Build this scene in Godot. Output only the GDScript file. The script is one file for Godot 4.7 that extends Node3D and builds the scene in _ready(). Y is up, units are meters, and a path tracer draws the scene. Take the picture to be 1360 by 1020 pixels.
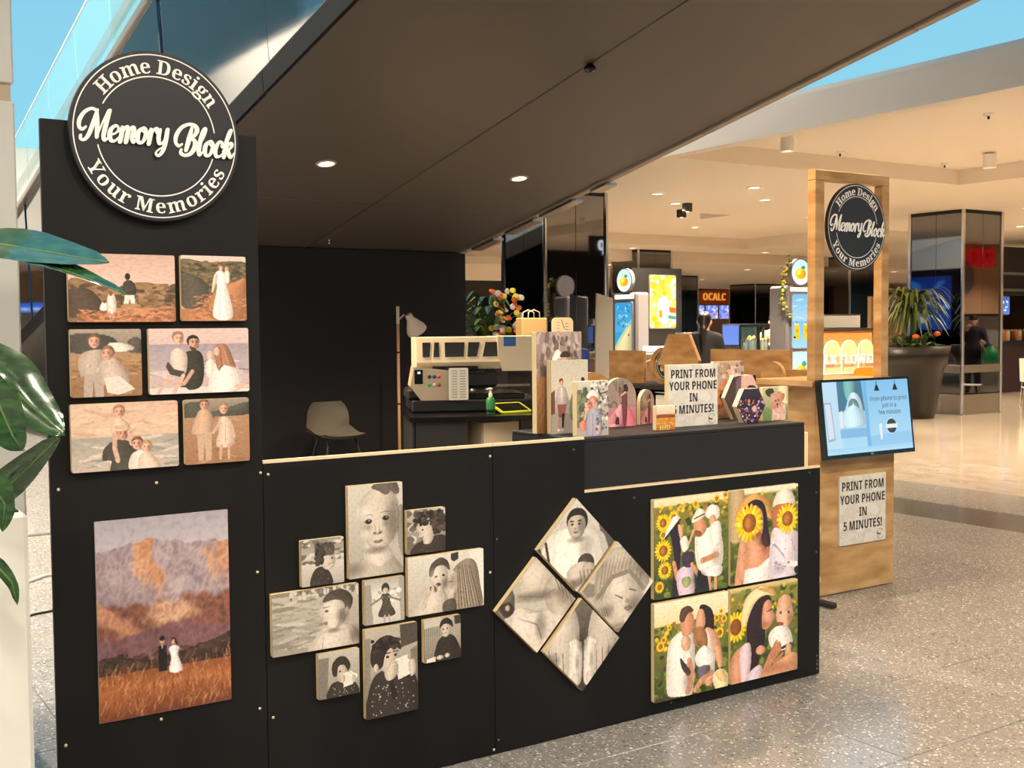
extends Node3D

# ---------------------------------------------------------------- helpers
var used := {}
var M := {}
var cv: Image
var cw := 0
var ch := 0
var rng := RandomNumberGenerator.new()

func numbered(n: String) -> String:
	if not used.has(n):
		used[n] = 0
		return n
	used[n] += 1
	return "%s_%03d" % [n, used[n]]

func thing(called: String, label: String, category: String, at := Vector3.ZERO, turn := 0.0, group := "") -> Node3D:
	var o := Node3D.new()
	o.name = numbered(called)
	add_child(o)
	o.position = at
	o.rotation.y = turn
	o.set_meta("label", label)
	o.set_meta("category", category)
	if group != "":
		o.set_meta("group", group)
	return o

func structure(called: String, label: String, at := Vector3.ZERO) -> Node3D:
	var o := Node3D.new()
	o.name = numbered(called)
	add_child(o)
	o.position = at
	o.set_meta("kind", "structure")
	o.set_meta("label", label)
	return o

func obj(called: String, mesh: Mesh, m: Material, parent: Node3D, at := Vector3.ZERO, rot := Vector3.ZERO) -> MeshInstance3D:
	var o := MeshInstance3D.new()
	o.name = called
	o.mesh = mesh
	o.material_override = m
	o.position = at
	o.rotation = rot
	parent.add_child(o, true)
	return o

func copy(t: Node3D, label: String, at: Vector3, turn := 0.0, group := "") -> Node3D:
	var r: Node3D = t.duplicate()
	r.name = numbered(String(t.name))
	add_child(r)
	r.position = at
	r.rotation.y = turn
	r.set_meta("label", label)
	if group != "":
		r.set_meta("group", group)
	return r

func begin(smooth := false) -> SurfaceTool:
	var s := SurfaceTool.new()
	s.begin(Mesh.PRIMITIVE_TRIANGLES)
	s.set_smooth_group(0 if smooth else 4294967295)
	return s

func done(s: SurfaceTool) -> ArrayMesh:
	s.generate_normals()
	return s.commit()

# a, b, c, d run anticlockwise seen from the front
func quad(s: SurfaceTool, a: Vector3, b: Vector3, c: Vector3, d: Vector3) -> void:
	for v in [a, c, b, a, d, c]:
		s.add_vertex(v)

func tri(s: SurfaceTool, a: Vector3, b: Vector3, c: Vector3) -> void:
	for v in [a, c, b]:
		s.add_vertex(v)

# a box with chamfered edges
func bx(s: SurfaceTool, c: Vector3, size: Vector3, b := 0.0, xf := Transform3D.IDENTITY) -> void:
	var h := size * 0.5
	b = minf(b, minf(h.x, minf(h.y, h.z)) * 0.49)
	if b <= 0.0:
		for ax in 3:
			for sg in [-1.0, 1.0]:
				var u := (ax + 1) % 3
				var v := (ax + 2) % 3
				var p := []
				for k in [[-1, -1], [1, -1], [1, 1], [-1, 1]]:
					var q := Vector3.ZERO
					q[ax] = sg * h[ax]
					q[u] = k[0] * h[u] * sg
					q[v] = k[1] * h[v]
					p.append(xf * (c + q))
				quad(s, p[0], p[1], p[2], p[3])
		return
	# faces, edges and corners of a chamfered box
	for ax in 3:
		var u := (ax + 1) % 3
		var v := (ax + 2) % 3
		for sg in [-1.0, 1.0]:
			var p := []
			for k in [[-1, -1], [1, -1], [1, 1], [-1, 1]]:
				var q := Vector3.ZERO
				q[ax] = sg * h[ax]
				q[u] = k[0] * (h[u] - b) * sg
				q[v] = k[1] * (h[v] - b)
				p.append(xf * (c + q))
			quad(s, p[0], p[1], p[2], p[3])
		for su in [-1.0, 1.0]:
			for sv in [-1.0, 1.0]:
				var e := []
				for k in [[0, -1], [1, -1], [1, 1], [0, 1]]:
					var q := Vector3.ZERO
					q[ax] = k[1] * (h[ax] - b)
					if k[0] == 0:
						q[u] = su * h[u]
						q[v] = sv * (h[v] - b)
					else:
						q[u] = su * (h[u] - b)
						q[v] = sv * h[v]
					e.append(xf * (c + q))
				if su * sv > 0:
					quad(s, e[3], e[2], e[1], e[0])
				else:
					quad(s, e[0], e[1], e[2], e[3])
	for sx in [-1.0, 1.0]:
		for sy in [-1.0, 1.0]:
			for sz in [-1.0, 1.0]:
				var a := xf * (c + Vector3(sx * h.x, sy * (h.y - b), sz * (h.z - b)))
				var d := xf * (c + Vector3(sx * (h.x - b), sy * h.y, sz * (h.z - b)))
				var e2 := xf * (c + Vector3(sx * (h.x - b), sy * (h.y - b), sz * h.z))
				if sx * sy * sz > 0:
					tri(s, a, d, e2)
				else:
					tri(s, a, e2, d)

func box(size: Vector3, b := 0.0, c := Vector3.ZERO) -> ArrayMesh:
	var s := begin()
	bx(s, c, size, b)
	return done(s)

# box from its two corners
func span(x0: float, x1: float, y0: float, y1: float, z0: float, z1: float, b := 0.0) -> ArrayMesh:
	return box(Vector3(x1 - x0, y1 - y0, z1 - z0), b, Vector3(x0 + x1, y0 + y1, z0 + z1) * 0.5)

# surface of revolution about y; profile is [radius, height] from bottom to top
func lathe(prof: Array, n := 24, smooth := true, s: SurfaceTool = null, at := Vector3.ZERO) -> ArrayMesh:
	var own := s == null
	if own:
		s = begin(smooth)
	for k in prof.size() - 1:
		for i in n:
			var a0 := TAU * i / n
			var a1 := TAU * (i + 1) / n
			var p: Array = prof[k]
			var q: Array = prof[k + 1]
			var v0 := at + Vector3(cos(a0) * p[0], p[1], sin(a0) * p[0])
			var v1 := at + Vector3(cos(a1) * p[0], p[1], sin(a1) * p[0])
			var v2 := at + Vector3(cos(a1) * q[0], q[1], sin(a1) * q[0])
			var v3 := at + Vector3(cos(a0) * q[0], q[1], sin(a0) * q[0])
			if p[0] < 0.00001:
				tri(s, v0, v3, v2)
			elif q[0] < 0.00001:
				tri(s, v1, v0, v3)
			else:
				quad(s, v1, v0, v3, v2)
	return done(s) if own else null

# round bar through points
func tube(s: SurfaceTool, pts: Array, r, n := 8) -> void:
	var rings := []
	var up := Vector3(0.123, 0.97, 0.21).normalized()
	for i in pts.size():
		var t: Vector3 = (pts[mini(i + 1, pts.size() - 1)] - pts[maxi(i - 1, 0)]).normalized()
		if absf(t.dot(up)) > 0.95:
			up = Vector3(0.9, 0.1, 0.42).normalized()
		var a := t.cross(up).normalized()
		var b := t.cross(a).normalized()
		up = -b if up.dot(-b) > 0 else b
		a = t.cross(up).normalized()
		b = t.cross(a).normalized()
		var rr: float = r[i] if r is Array else r
		var ring := []
		for k in n:
			var w := TAU * k / n
			ring.append(pts[i] + a * cos(w) * rr + b * sin(w) * rr)
		rings.append(ring)
	for i in rings.size() - 1:
		for k in n:
			var k2 := (k + 1) % n
			quad(s, rings[i][k2], rings[i][k], rings[i + 1][k], rings[i + 1][k2])
	for k in range(1, n - 1):
		tri(s, rings[0][0], rings[0][k], rings[0][k + 1])
		var z: Array = rings[-1]
		tri(s, z[0], z[k + 1], z[k])

func rod(pts: Array, r, n := 8) -> ArrayMesh:
	var s := begin(true)
	tube(s, pts, r, n)
	return done(s)

# plate cut along an outline (anticlockwise, x right y up), from z = z0 to z = z1, uv over its bounding box
func plate(outline: Array, z0: float, z1: float, hole: Array = []) -> ArrayMesh:
	var s := begin()
	plate_into(s, outline, z0, z1, hole)
	return done(s)

func plate_into(s: SurfaceTool, outline: Array, z0: float, z1: float, hole: Array = []) -> void:
	var lo := Vector2(1e9, 1e9)
	var hi := Vector2(-1e9, -1e9)
	for p in outline:
		lo = lo.min(p)
		hi = hi.max(p)
	var sz := hi - lo
	var put := func(p: Vector2, z: float) -> void:
		s.set_uv(Vector2((p.x - lo.x) / sz.x, (hi.y - p.y) / sz.y))
		s.add_vertex(Vector3(p.x, p.y, z))
	if hole.is_empty():
		var poly := PackedVector2Array(outline)
		var idx := Geometry2D.triangulate_polygon(poly)
		for k in range(0, idx.size(), 3):
			var a := poly[idx[k]]
			var b := poly[idx[k + 1]]
			var c := poly[idx[k + 2]]
			if (b - a).cross(c - a) < 0:
				var t := b
				b = c
				c = t
			for q in [a, c, b]:
				put.call(q, z1)
			for q in [a, b, c]:
				put.call(q, z0)
	else:  # hole has the same number of points as the outline
		var n := outline.size()
		for i in n:
			var j := (i + 1) % n
			for q in [outline[i], hole[j], outline[j], outline[i], hole[i], hole[j]]:
				put.call(q, z1)
			for q in [outline[i], outline[j], hole[j], outline[i], hole[j], hole[i]]:
				put.call(q, z0)
			quad(s, Vector3(hole[j].x, hole[j].y, z0), Vector3(hole[i].x, hole[i].y, z0), Vector3(hole[i].x, hole[i].y, z1), Vector3(hole[j].x, hole[j].y, z1))
	s.set_uv(Vector2(0.02, 0.5))
	for i in outline.size():
		var a: Vector2 = outline[i]
		var b: Vector2 = outline[(i + 1) % outline.size()]
		quad(s, Vector3(a.x, a.y, z0), Vector3(b.x, b.y, z0), Vector3(b.x, b.y, z1), Vector3(a.x, a.y, z1))

func rect_outline(w: float, h: float, r: float, n := 3) -> Array:
	var o := []
	for k in 4:
		var c := Vector2((w / 2 - r) * [1, -1, -1, 1][k], (h / 2 - r) * [1, 1, -1, -1][k])
		for i in n + 1:
			var a := PI / 2 * k + PI / 2 * i / n
			o.append(c + Vector2(cos(a), sin(a)) * r)
	return o

func ring_outline(r: float, n := 40, ry := -1.0) -> Array:
	var o := []
	for i in n:
		var a := TAU * i / n
		o.append(Vector2(cos(a) * r, sin(a) * (r if ry < 0 else ry)))
	return o

func arch_outline(w: float, h: float, n := 14) -> Array:
	var o := [Vector2(-w / 2, -h / 2), Vector2(w / 2, -h / 2)]
	for i in n + 1:
		var a := PI * i / n
		o.append(Vector2(cos(a) * w / 2, h / 2 - w / 2 + sin(a) * w / 2))
	return o

# ---------------------------------------------------------------- materials
func col(h: String) -> Color:
	return Color.html(h)

func mat(c: Color, rough := 0.6, metal := 0.0) -> StandardMaterial3D:
	var m := StandardMaterial3D.new()
	m.albedo_color = c
	m.roughness = rough
	m.metallic = metal
	return m

func texmat(im: Image, rough := 0.45) -> StandardMaterial3D:
	var m := mat(Color.WHITE, rough)
	m.albedo_texture = ImageTexture.create_from_image(im)
	return m

func glow(c: Color, energy: float) -> StandardMaterial3D:
	var m := mat(Color(0.1, 0.1, 0.1), 0.5)
	m.emission_enabled = true
	m.emission = c
	m.emission_energy_multiplier = energy
	return m

func glowtex(im: Image, energy: float) -> StandardMaterial3D:
	var m := mat(Color(0.05, 0.05, 0.05), 0.25)
	m.emission_enabled = true
	m.emission = Color.WHITE
	m.emission_texture = ImageTexture.create_from_image(im)
	m.emission_operator = BaseMaterial3D.EMISSION_OP_MULTIPLY
	m.emission_energy_multiplier = energy
	return m

func pane(c: Color, alpha: float, rough := 0.02) -> StandardMaterial3D:
	var m := mat(Color(c.r, c.g, c.b, alpha), rough)
	m.transparency = BaseMaterial3D.TRANSPARENCY_ALPHA
	return m

func ramp_image(n: FastNoiseLite, w: int, h: int, stops: Array, stretch := Vector2.ONE) -> Image:
	var g := Gradient.new()
	g.offsets = PackedFloat32Array(stops.map(func(a): return a[0]))
	g.colors = PackedColorArray(stops.map(func(a): return col(a[1])))
	var im := Image.create(w, h, false, Image.FORMAT_RGB8)
	for y in h:
		for x in w:
			# wraps round in x and y so that the pattern tiles
			var ax := TAU * x / w
			var v := n.get_noise_3d(cos(ax) * 60.0 * stretch.x, sin(ax) * 60.0 * stretch.x, y * stretch.y)
			im.set_pixel(x, y, g.sample(clampf(v * 0.9 + 0.5, 0, 1)))
	return im

func noise(freq: float, sd: int, oct := 4) -> FastNoiseLite:
	var n := FastNoiseLite.new()
	n.seed = sd
	n.frequency = freq
	n.fractal_octaves = oct
	n.noise_type = FastNoiseLite.TYPE_SIMPLEX_SMOOTH
	return n

func tri_tex(m: StandardMaterial3D, im: Image, scale: Vector3) -> StandardMaterial3D:
	m.albedo_texture = ImageTexture.create_from_image(im)
	m.uv1_triplanar = true
	m.uv1_scale = scale
	return m

# ---------------------------------------------------------------- drawing of printed pictures: coordinates run from 0 to 1, y down
func canvas(w: int, h: int, c: String) -> void:
	cw = w
	ch = h
	cv = Image.create(w, h, false, Image.FORMAT_RGBA8)
	cv.fill(col(c))

# volume > 0 paints each run of pixels paler in the middle, as a lit round body looks in a photograph
func fill_poly(pts: Array, c: Color, volume := 0.0) -> void:
	var shades := []
	if volume > 0.0:
		for k in 9:
			var t := (k + .5) / 9.0
			var d := absf(t - .4) / .6
			var f := 1.0 + volume * (.35 - pow(d, 1.7))
			shades.append(Color(clampf(c.r * f, 0, 1), clampf(c.g * f, 0, 1), clampf(c.b * f, 0, 1)))
	var y0 := 1e9
	var y1 := -1e9
	for p in pts:
		y0 = minf(y0, p.y)
		y1 = maxf(y1, p.y)
	for y in range(maxi(0, int(y0)), mini(ch - 1, int(y1) + 1) + 1):
		var yy := y + 0.5
		var xs := []
		for i in pts.size():
			var a: Vector2 = pts[i]
			var b: Vector2 = pts[(i + 1) % pts.size()]
			if (a.y <= yy) != (b.y <= yy):
				xs.append(a.x + (yy - a.y) / (b.y - a.y) * (b.x - a.x))
		xs.sort()
		for k in range(0, xs.size() - 1, 2):
			var x0 := maxi(0, int(round(xs[k])))
			var x1 := mini(cw, int(round(xs[k + 1])))
			if x1 - x0 > 12 and volume > 0.0:
				for k2 in 9:
					var xa := x0 + (x1 - x0) * k2 / 9
					cv.fill_rect(Rect2i(xa, y, x0 + (x1 - x0) * (k2 + 1) / 9 - xa, 1), shades[k2])
			elif x1 > x0:
				cv.fill_rect(Rect2i(x0, y, x1 - x0, 1), c)

# ellipse
var volume := 0.3
func el(cx: float, cy: float, rx: float, ry: float, c: String, deg := 0.0) -> void:
	var n := 28 if maxf(rx * cw, ry * ch) > 8 else 12
	var pts := []
	var r := deg_to_rad(deg)
	for i in n:
		var a := TAU * i / n
		var q := Vector2(cos(a) * rx * cw, sin(a) * ry * ch).rotated(r)
		pts.append(Vector2(cx * cw, cy * ch) + q)
	fill_poly(pts, col(c), volume)

# polygon of x, y, x, y ...; s() rounds it
func pg(c: String, v: Array) -> void:
	var pts := []
	for i in range(0, v.size(), 2):
		pts.append(Vector2(v[i] * cw, v[i + 1] * ch))
	fill_poly(pts, col(c))

func sm(c: String, v: Array) -> void:
	var q := []
	for i in range(0, v.size(), 2):
		q.append(Vector2(v[i] * cw, v[i + 1] * ch))
	var n := q.size()
	var pts := []
	for i in n:
		for k in 5:
			pts.append(q[i].cubic_interpolate(q[(i + 1) % n], q[(i - 1 + n) % n], q[(i + 2) % n], k / 5.0))
	fill_poly(pts, col(c), .3)

# line of width w (share of canvas width) through points
func ln(c: String, w: float, v: Array) -> void:
	for i in range(0, v.size() - 2, 2):
		var a := Vector2(v[i] * cw, v[i + 1] * ch)
		var b := Vector2(v[i + 2] * cw, v[i + 3] * ch)
		var d := (b - a).orthogonal().normalized() * w * cw * 0.5
		fill_poly([a + d, b + d, b - d, a - d], col(c))
		if w * cw > 2.5:
			el(v[i] , v[i + 1], w * 0.5, w * 0.5 * cw / ch, c)
			el(v[i + 2] , v[i + 3], w * 0.5, w * 0.5 * cw / ch, c)

# upright gradient band
func gr(y0: float, y1: float, c0: String, c1: String) -> void:
	var a := int(y0 * ch)
	var b := int(y1 * ch)
	for y in range(a, b):
		cv.fill_rect(Rect2i(0, y, cw, 1), col(c0).lerp(col(c1), float(y - a) / maxf(1, b - a - 1)))

# scatter of blots
func sc(sd: int, count: int, x0: float, y0: float, x1: float, y1: float, r0: float, r1: float, flat: float, cols: Array, deg := 0.0) -> void:
	rng.seed = sd
	volume = 0.0
	for i in count:
		var r := rng.randf_range(r0, r1)
		el(rng.randf_range(x0, x1), rng.randf_range(y0, y1), r, r * flat * cw / ch, cols[rng.randi() % cols.size()], deg + rng.randf_range(-18, 18))
	volume = 0.3

func blur(f: int) -> void:
	cv.resize(maxi(2, cw / f), maxi(2, ch / f), Image.INTERPOLATE_TRILINEAR)
	cv.resize(cw, ch, Image.INTERPOLATE_CUBIC)

# soft round tint of a given strength
func soft(cx: float, cy: float, rx: float, ry: float, c: String, strength: float) -> void:
	var k := col(c)
	var im := Image.create(24, 24, false, Image.FORMAT_RGBA8)
	for y in 24:
		for x in 24:
			var d := Vector2(x - 11.5, y - 11.5).length() / 11.5
			im.set_pixel(x, y, Color(k.r, k.g, k.b, strength * pow(clampf(1.0 - d * d, 0, 1), 1.5)))
	var w := maxi(2, int(rx * 2 * cw))
	var h := maxi(2, int(ry * 2 * ch))
	im.resize(w, h, Image.INTERPOLATE_BILINEAR)
	cv.blend_rect(im, Rect2i(0, 0, w, h), Vector2i(int((cx - rx) * cw), int((cy - ry) * ch)))

# tones broken up and softened a little, as in a real print
var mottle: Image
func photo() -> Image:
	if mottle == null:
		var a := noise(0.02, 3, 5)
		mottle = Image.create(320, 480, false, Image.FORMAT_RGBA8)
		for y in 480:
			for x in 320:
				var v := a.get_noise_2d(x * 2.2, y * 2.2)
				mottle.set_pixel(x, y, Color(0, 0, 0, clampf(v * .13, 0, .1)) if v > 0 else Color(1, .97, .92, clampf(-v * .11, 0, .1)))
	var m: Image = mottle.duplicate()
	m.resize(maxi(cw, 320) , maxi(ch, 480), Image.INTERPOLATE_BILINEAR)
	cv.blend_rect(m, Rect2i(0, 0, cw, ch), Vector2i.ZERO)
	cv.resize(cw / 3, ch / 3, Image.INTERPOLATE_TRILINEAR)
	cv.resize(cw / 2, ch / 2, Image.INTERPOLATE_CUBIC)
	cv.generate_mipmaps()
	return cv

func finish(f := 2) -> Image:
	var im := cv
	if f > 1:
		im.resize(cw / f, ch / f, Image.INTERPOLATE_TRILINEAR)
	im.generate_mipmaps()
	return im

# ---------------------------------------------------------------- printed pictures
func head(cx: float, cy: float, r: float, skin: String, hair: String, look := 0.0, eyes := "2a1c18", lips := "a85a50") -> void:
	var k := float(cw) / ch
	el(cx - look * r * 0.25, cy - r * 0.32 * k, r * 1.08, r * 1.06 * k, hair)
	el(cx, cy, r * 0.9, r * 1.18 * k, skin)
	soft(cx + r * .5, cy + r * .2 * k, r * .6, r * 1.0 * k, "50281c" if skin != "b9ac9d" else "2c2824", .3)
	sm(hair, [cx - r * 0.98, cy - r * 0.2 * k, cx - r * 0.6, cy - r * 1.1 * k, cx, cy - r * 1.32 * k, cx + r * 0.7, cy - r * 1.05 * k, cx + r * 0.95, cy - r * 0.3 * k, cx + r * 0.5, cy - r * 0.72 * k, cx - r * 0.5, cy - r * 0.7 * k])
	for d in [-1.0, 1.0]:
		el(cx + look * r * 0.3 + d * r * 0.36, cy - r * 0.05 * k, r * 0.13, r * 0.09 * k, eyes)
		ln(hair, r * 0.1, [cx + look * r * 0.3 + d * r * 0.2, cy - r * 0.28 * k, cx + look * r * 0.3 + d * r * 0.52, cy - r * 0.3 * k])
	el(cx + look * r * 0.34, cy + r * 0.62 * k, r * 0.24, r * 0.09 * k, lips)
	el(cx + look * r * 0.42, cy + r * 0.3 * k, r * 0.12, r * 0.1 * k, lips)
	el(cx + look * r * 0.38, cy + r * 0.24 * k, r * 0.12, r * 0.1 * k, skin)

func flower(cx: float, cy: float, r: float, petal := "f2c21a", mid := "9a5a2a") -> void:
	var k := float(cw) / ch
	for i in 18:
		var a := TAU * i / 18.0
		el(cx + cos(a) * r * 0.7, cy + sin(a) * r * 0.7 * k, r * 0.34, r * 0.13 * k, petal if i % 3 else "ffd83a", rad_to_deg(a))
	el(cx, cy, r * 0.5, r * 0.5 * k, mid)
	el(cx - r * 0.05, cy, r * 0.28, r * 0.28 * k, "b57838")

func field(sd: int, y0: float, y1: float) -> void:
	gr(y0, 1.0, "8f8a3e", "39461f")
	sc(sd, 240, 0, y0, 1, 1.0, 0.015, 0.05, 0.7, ["6e7a34", "4d6128", "33451e", "8a8f45", "59702f"])
	sc(sd + 1, 46, 0, y0, 1, y1, 0.012, 0.03, 0.9, ["e9b82c", "c99a2c", "a8702c", "f0cf4a"])
	blur(4)

# the rocky face on the mountain poster: broken tones in three belts
func rocks() -> void:
	gr(0, .2, "a7a2ae", "c6bcc4")
	var big := noise(0.012, 91, 5)
	var fine := noise(0.035, 92, 5)
	fine.fractal_type = FastNoiseLite.FRACTAL_RIDGED
	for y in range(int(ch * .09), int(ch * .76)):
		var v := float(y) / ch
		for x in cw:
			var u := float(x) / cw
			var a := big.get_noise_2d(x, y * .8)
			var ridge := .155 - .045 * exp(-pow((u - .42) / .22, 2.0)) + a * .02
			if v < ridge:
				continue
			var t := clampf(.5 + .45 * fine.get_noise_2d(x + y * .35, y * .6 - x * .15) + a * .3, 0, 1)
			var c := Color("7d6b78").lerp(Color("c3b0b2"), t)
			var lit := smoothstep(.13, .0, absf(u - .34 - (v - .14) * .45 + a * .12)) * smoothstep(.44, .3, v)
			lit = maxf(lit, smoothstep(.78, .95, u + a * .15) * smoothstep(.42, .26, v) * .8)
			c = c.lerp(Color("a8623c").lerp(Color("e6ac7c"), t), lit * .85)
			c = c.lerp(Color("cdbcbc"), smoothstep(.12, .0, Vector2(u - .6, (v - .36) * 1.6).length() + a * .05) * .6)
			var low := smoothstep(.40, .45, v + a * .05)
			var d := Color("4e3638").lerp(Color("9c6450"), t)
			d = d.lerp(Color("8f6050").lerp(Color("ecc4a0"), t), smoothstep(.26, .1, Vector2(u - .54, (v - .49) * 2.6).length() + a * .14))
			d = d.lerp(Color("8a5a48").lerp(Color("dca482"), t), smoothstep(.07, .02, absf(v - .47 - u * .36 + a * .05)) * smoothstep(.36, .24, u))
			c = c.lerp(d, low)
			c = c.lerp(Color("5f4048").lerp(Color("8c646a"), t), smoothstep(.585, .61, v + .05 * exp(-pow((u - .55) / .25, 2.0)) + a * .03))
			cv.set_pixel(x, y, c)

func picture(which: String) -> Image:
	match which:
		"dune_walk":
			canvas(600, 400, "dcb7aa")
			gr(0, 0.5, "cfae9f", "e8c4b8")
			sm("8d6f52", [0, .4, .2, .42, .35, .55, .6, .42, .8, .43, 1.02, .55, 1.02, 1.02, -.02, 1.02])
			sc(3, 260, 0, .45, 1, .85, .015, .06, .4, ["6d5742", "8b6c4d", "a27c58", "574a3a", "b08a66"])
			sm("55463c", [-.02, .55, .18, .52, .3, .7, .3, .82, .1, .92, -.02, .9])
			sm("c08560", [.1, 1.02, .28, .84, .55, .78, .75, .8, 1.02, .78, 1.02, 1.02])
			sc(4, 150, .1, .82, 1, 1, .01, .04, .4, ["b97a55", "cf9670", "a86a48", "8a5f45"])
			blur(3)
			el(.545, .33, .024, .05, "2c2422")
			sm("453f3c", [.5, .45, .53, .39, .58, .39, .62, .47, .61, .6, .51, .6])
			pg("ece2da", [.515, .6, .605, .6, .612, .74, .575, .74, .56, .66, .545, .74, .505, .74])
			ln("b58a74", .02, [.525, .74, .53, .9]); ln("b58a74", .02, [.59, .74, .58, .9])
			sm("e8d3ca", [.36, .6, .42, .6, .43, .85, .35, .85]); el(.385, .58, .018, .035, "7a5a48")
			ln("caa08c", .014, [.37, .85, .375, .95]); ln("caa08c", .014, [.41, .85, .405, .95])
			sm("eee0d8", [.3, .72, .34, .7, .36, .82, .28, .82]); el(.325, .7, .014, .026, "6b4c3c")
		"dune_gown":
			canvas(400, 400, "d8b3a4")
			gr(0, .12, "eacfc6", "e4bfb2")
			sm("6f6248", [-.02, .08, .4, .1, 1.02, .1, 1.02, .5, -.02, .6])
			sc(5, 160, 0, .1, 1, .5, .02, .07, .4, ["5f563f", "786a4c", "4b4636", "8a7654"])
			sm("5b5348", [-.02, .3, .3, .35, .42, .55, .35, .75, .1, .82, -.02, .7])
			sm("b9805a", [.3, .8, .55, .5, .8, .4, 1.02, .38, 1.02, 1.02, -.02, 1.02, -.02, .82])
			sc(6, 120, .2, .6, 1, 1, .02, .06, .3, ["a9734f", "c48e66", "9c6a49"])
			blur(3)
			sm("f3e9e2", [.52, .28, .6, .22, .7, .3, .7, .45, .78, .94, .48, .94, .54, .5])
			el(.6, .17, .045, .05, "9a6c50"); el(.61, .19, .032, .038, "dcae98")
			el(.7, .2, .035, .04, "c9a288"); sm("eadbd2", [.66, .25, .74, .24, .74, .4, .68, .4]); sm("e6c6b6", [.5, .3, .56, .3, .5, .52, .46, .55])
			ln("d9cbc2", .012, [.6, .5, .57, .92]); ln("d9cbc2", .012, [.66, .5, .7, .92])
		"sibling_hug":
			canvas(400, 400, "b08e72")
			gr(0, .35, "a89e92", "8d7b6a")
			sm("4f4b46", [-.02, .1, .3, .06, .62, .14, .62, .3, .3, .36, -.02, .32]); sm("5b554e", [.8, .2, .92, .12, 1.02, .2, 1.02, .36, .82, .34])
			sm("d9cfc6", [.55, .2, .8, .22, .9, .3, .7, .34, .55, .3]); blur(8)
			gr(.38, 1, "b18c6a", "96704e"); sc(8, 60, 0, .4, 1, 1, .03, .09, .25, ["a07a58", "b8926c", "8a6648"]); blur(5)
			sm("b7a698", [.18, .34, .42, .3, .5, .4, .46, .68, .18, .68, .14, .7, .1, .5])
			pg("bba89c", [.18, .66, .45, .66, .45, 1, .33, 1, .31, .75, .29, 1, .17, 1])
			head(.33, .18, .085, "d5a48c", "7c5a44")
			sm("c7b4a6", [.42, .5, .58, .42, .68, .5, .82, .8, .45, .82]); ln("c9b5a7", .07, [.55, .5, .38, .6, .24, .54])
			pg("e6dad0", [.46, .72, .68, .7, .9, .9, .66, .98, .5, .94])
			head(.51, .36, .085, "d2a088", "8f6a4e", -.6)
		"sea_family":
			canvas(600, 400, "cdb3b2")
			gr(0, .24, "dcc3bc", "d6bcb8"); gr(.24, .72, "a79aa3", "c2b0b2")
			sc(9, 40, 0, .5, 1, .74, .05, .18, .08, ["d8c6c4", "b3a5aa", "948c98"]); gr(.9, 1, "e2d2cf", "eadbd6"); blur(4)
			pg("3e4038", [.38, .4, .46, .36, .52, .44, .53, .7, .44, .92, .3, .9, .38, .6])
			sm("39382f", [.33, .4, .42, .34, .5, .36, .535, .5, .53, .78, .48, .92, .36, .92, .34, .6])
			head(.44, .22, .058, "c79a80", "2c2521", .5); sm("4a3a33", [.4, .27, .47, .31, .49, .26, .46, .33, .42, .34])
			sm("d9c3b6", [.21, .36, .3, .3, .37, .4, .36, .66, .3, .72, .22, .6]); head(.29, .15, .055, "d6ac98", "a9765c", .5)
			pg("4b463e", [.18, .5, .24, .62, .34, .66, .34, .76, .2, .7, .16, .58])
			ln("dab6a4", .035, [.2, .74, .08, .98]); ln("dab6a4", .04, [.33, .72, .24, .96])
			ln("cfa48e", .04, [.42, .66, .34, .84, .3, .86])
			el(.6, .42, .038, .075, "d9b6a6"); sm("e7d4cc", [.56, .52, .64, .5, .66, .74, .56, .74])
			sm("efe0da", [.62, .6, .76, .5, .88, .6, .92, .95, .6, 1.02]); sm("a6785e", [.64, .34, .7, .24, .78, .28, .84, .5, .86, .62, .74, .58, .68, .66])
			ln("c49a80", .012, [.74, .32, .79, .58]); ln("8a6048", .012, [.7, .3, .72, .6]); el(.67, .36, .03, .07, "d9b09c")
			pg("e6b9a4", [.86, .88, 1, .92, 1, .96, .84, .93])
		"sea_shoulders":
			canvas(600, 400, "d8b9a2")
			gr(0, .48, "dcb8a6", "dcc0a4"); sc(10, 30, 0, 0, 1, .45, .08, .2, .15, ["e0bda6", "d2ab98", "e4c7ac"]); gr(.5, 1, "a8a49a", "c9b6a8")
			sc(11, 40, 0, .52, 1, 1, .06, .2, .09, ["bdb4a8", "d6c8bb", "9a978f"]); blur(5)
			sm("4a463e", [.3, .66, .38, .56, .5, .56, .6, .7, .62, 1.02, .36, 1.02, .36, .86, .28, .84, .28, .74])
			head(.47, .46, .055, "c9967c", "3c2e28")
			sm("d9bda8", [.37, .28, .44, .22, .52, .3, .54, .4, .44, .42, .36, .44]); head(.44, .13, .052, "d9a890", "a97f62")
			ln("d2ab94", .045, [.4, .44, .39, .66, .42, .86]); ln("d2ab94", .04, [.53, .44, .55, .62])
			ln("d6ae98", .035, [.4, .36, .5, .38])
			head(.6, .62, .052, "d9a48c", "7c553e", -.3); sm("e3cfc4", [.54, .8, .62, .72, .72, .76, .86, .96, .86, 1.02, .54, 1.02])
			head(.69, .68, .05, "dcb09a", "b98a66"); sm("ddbfae", [.62, .82, .72, .78, .82, .94, .8, 1.02, .62, 1.02])
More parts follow.
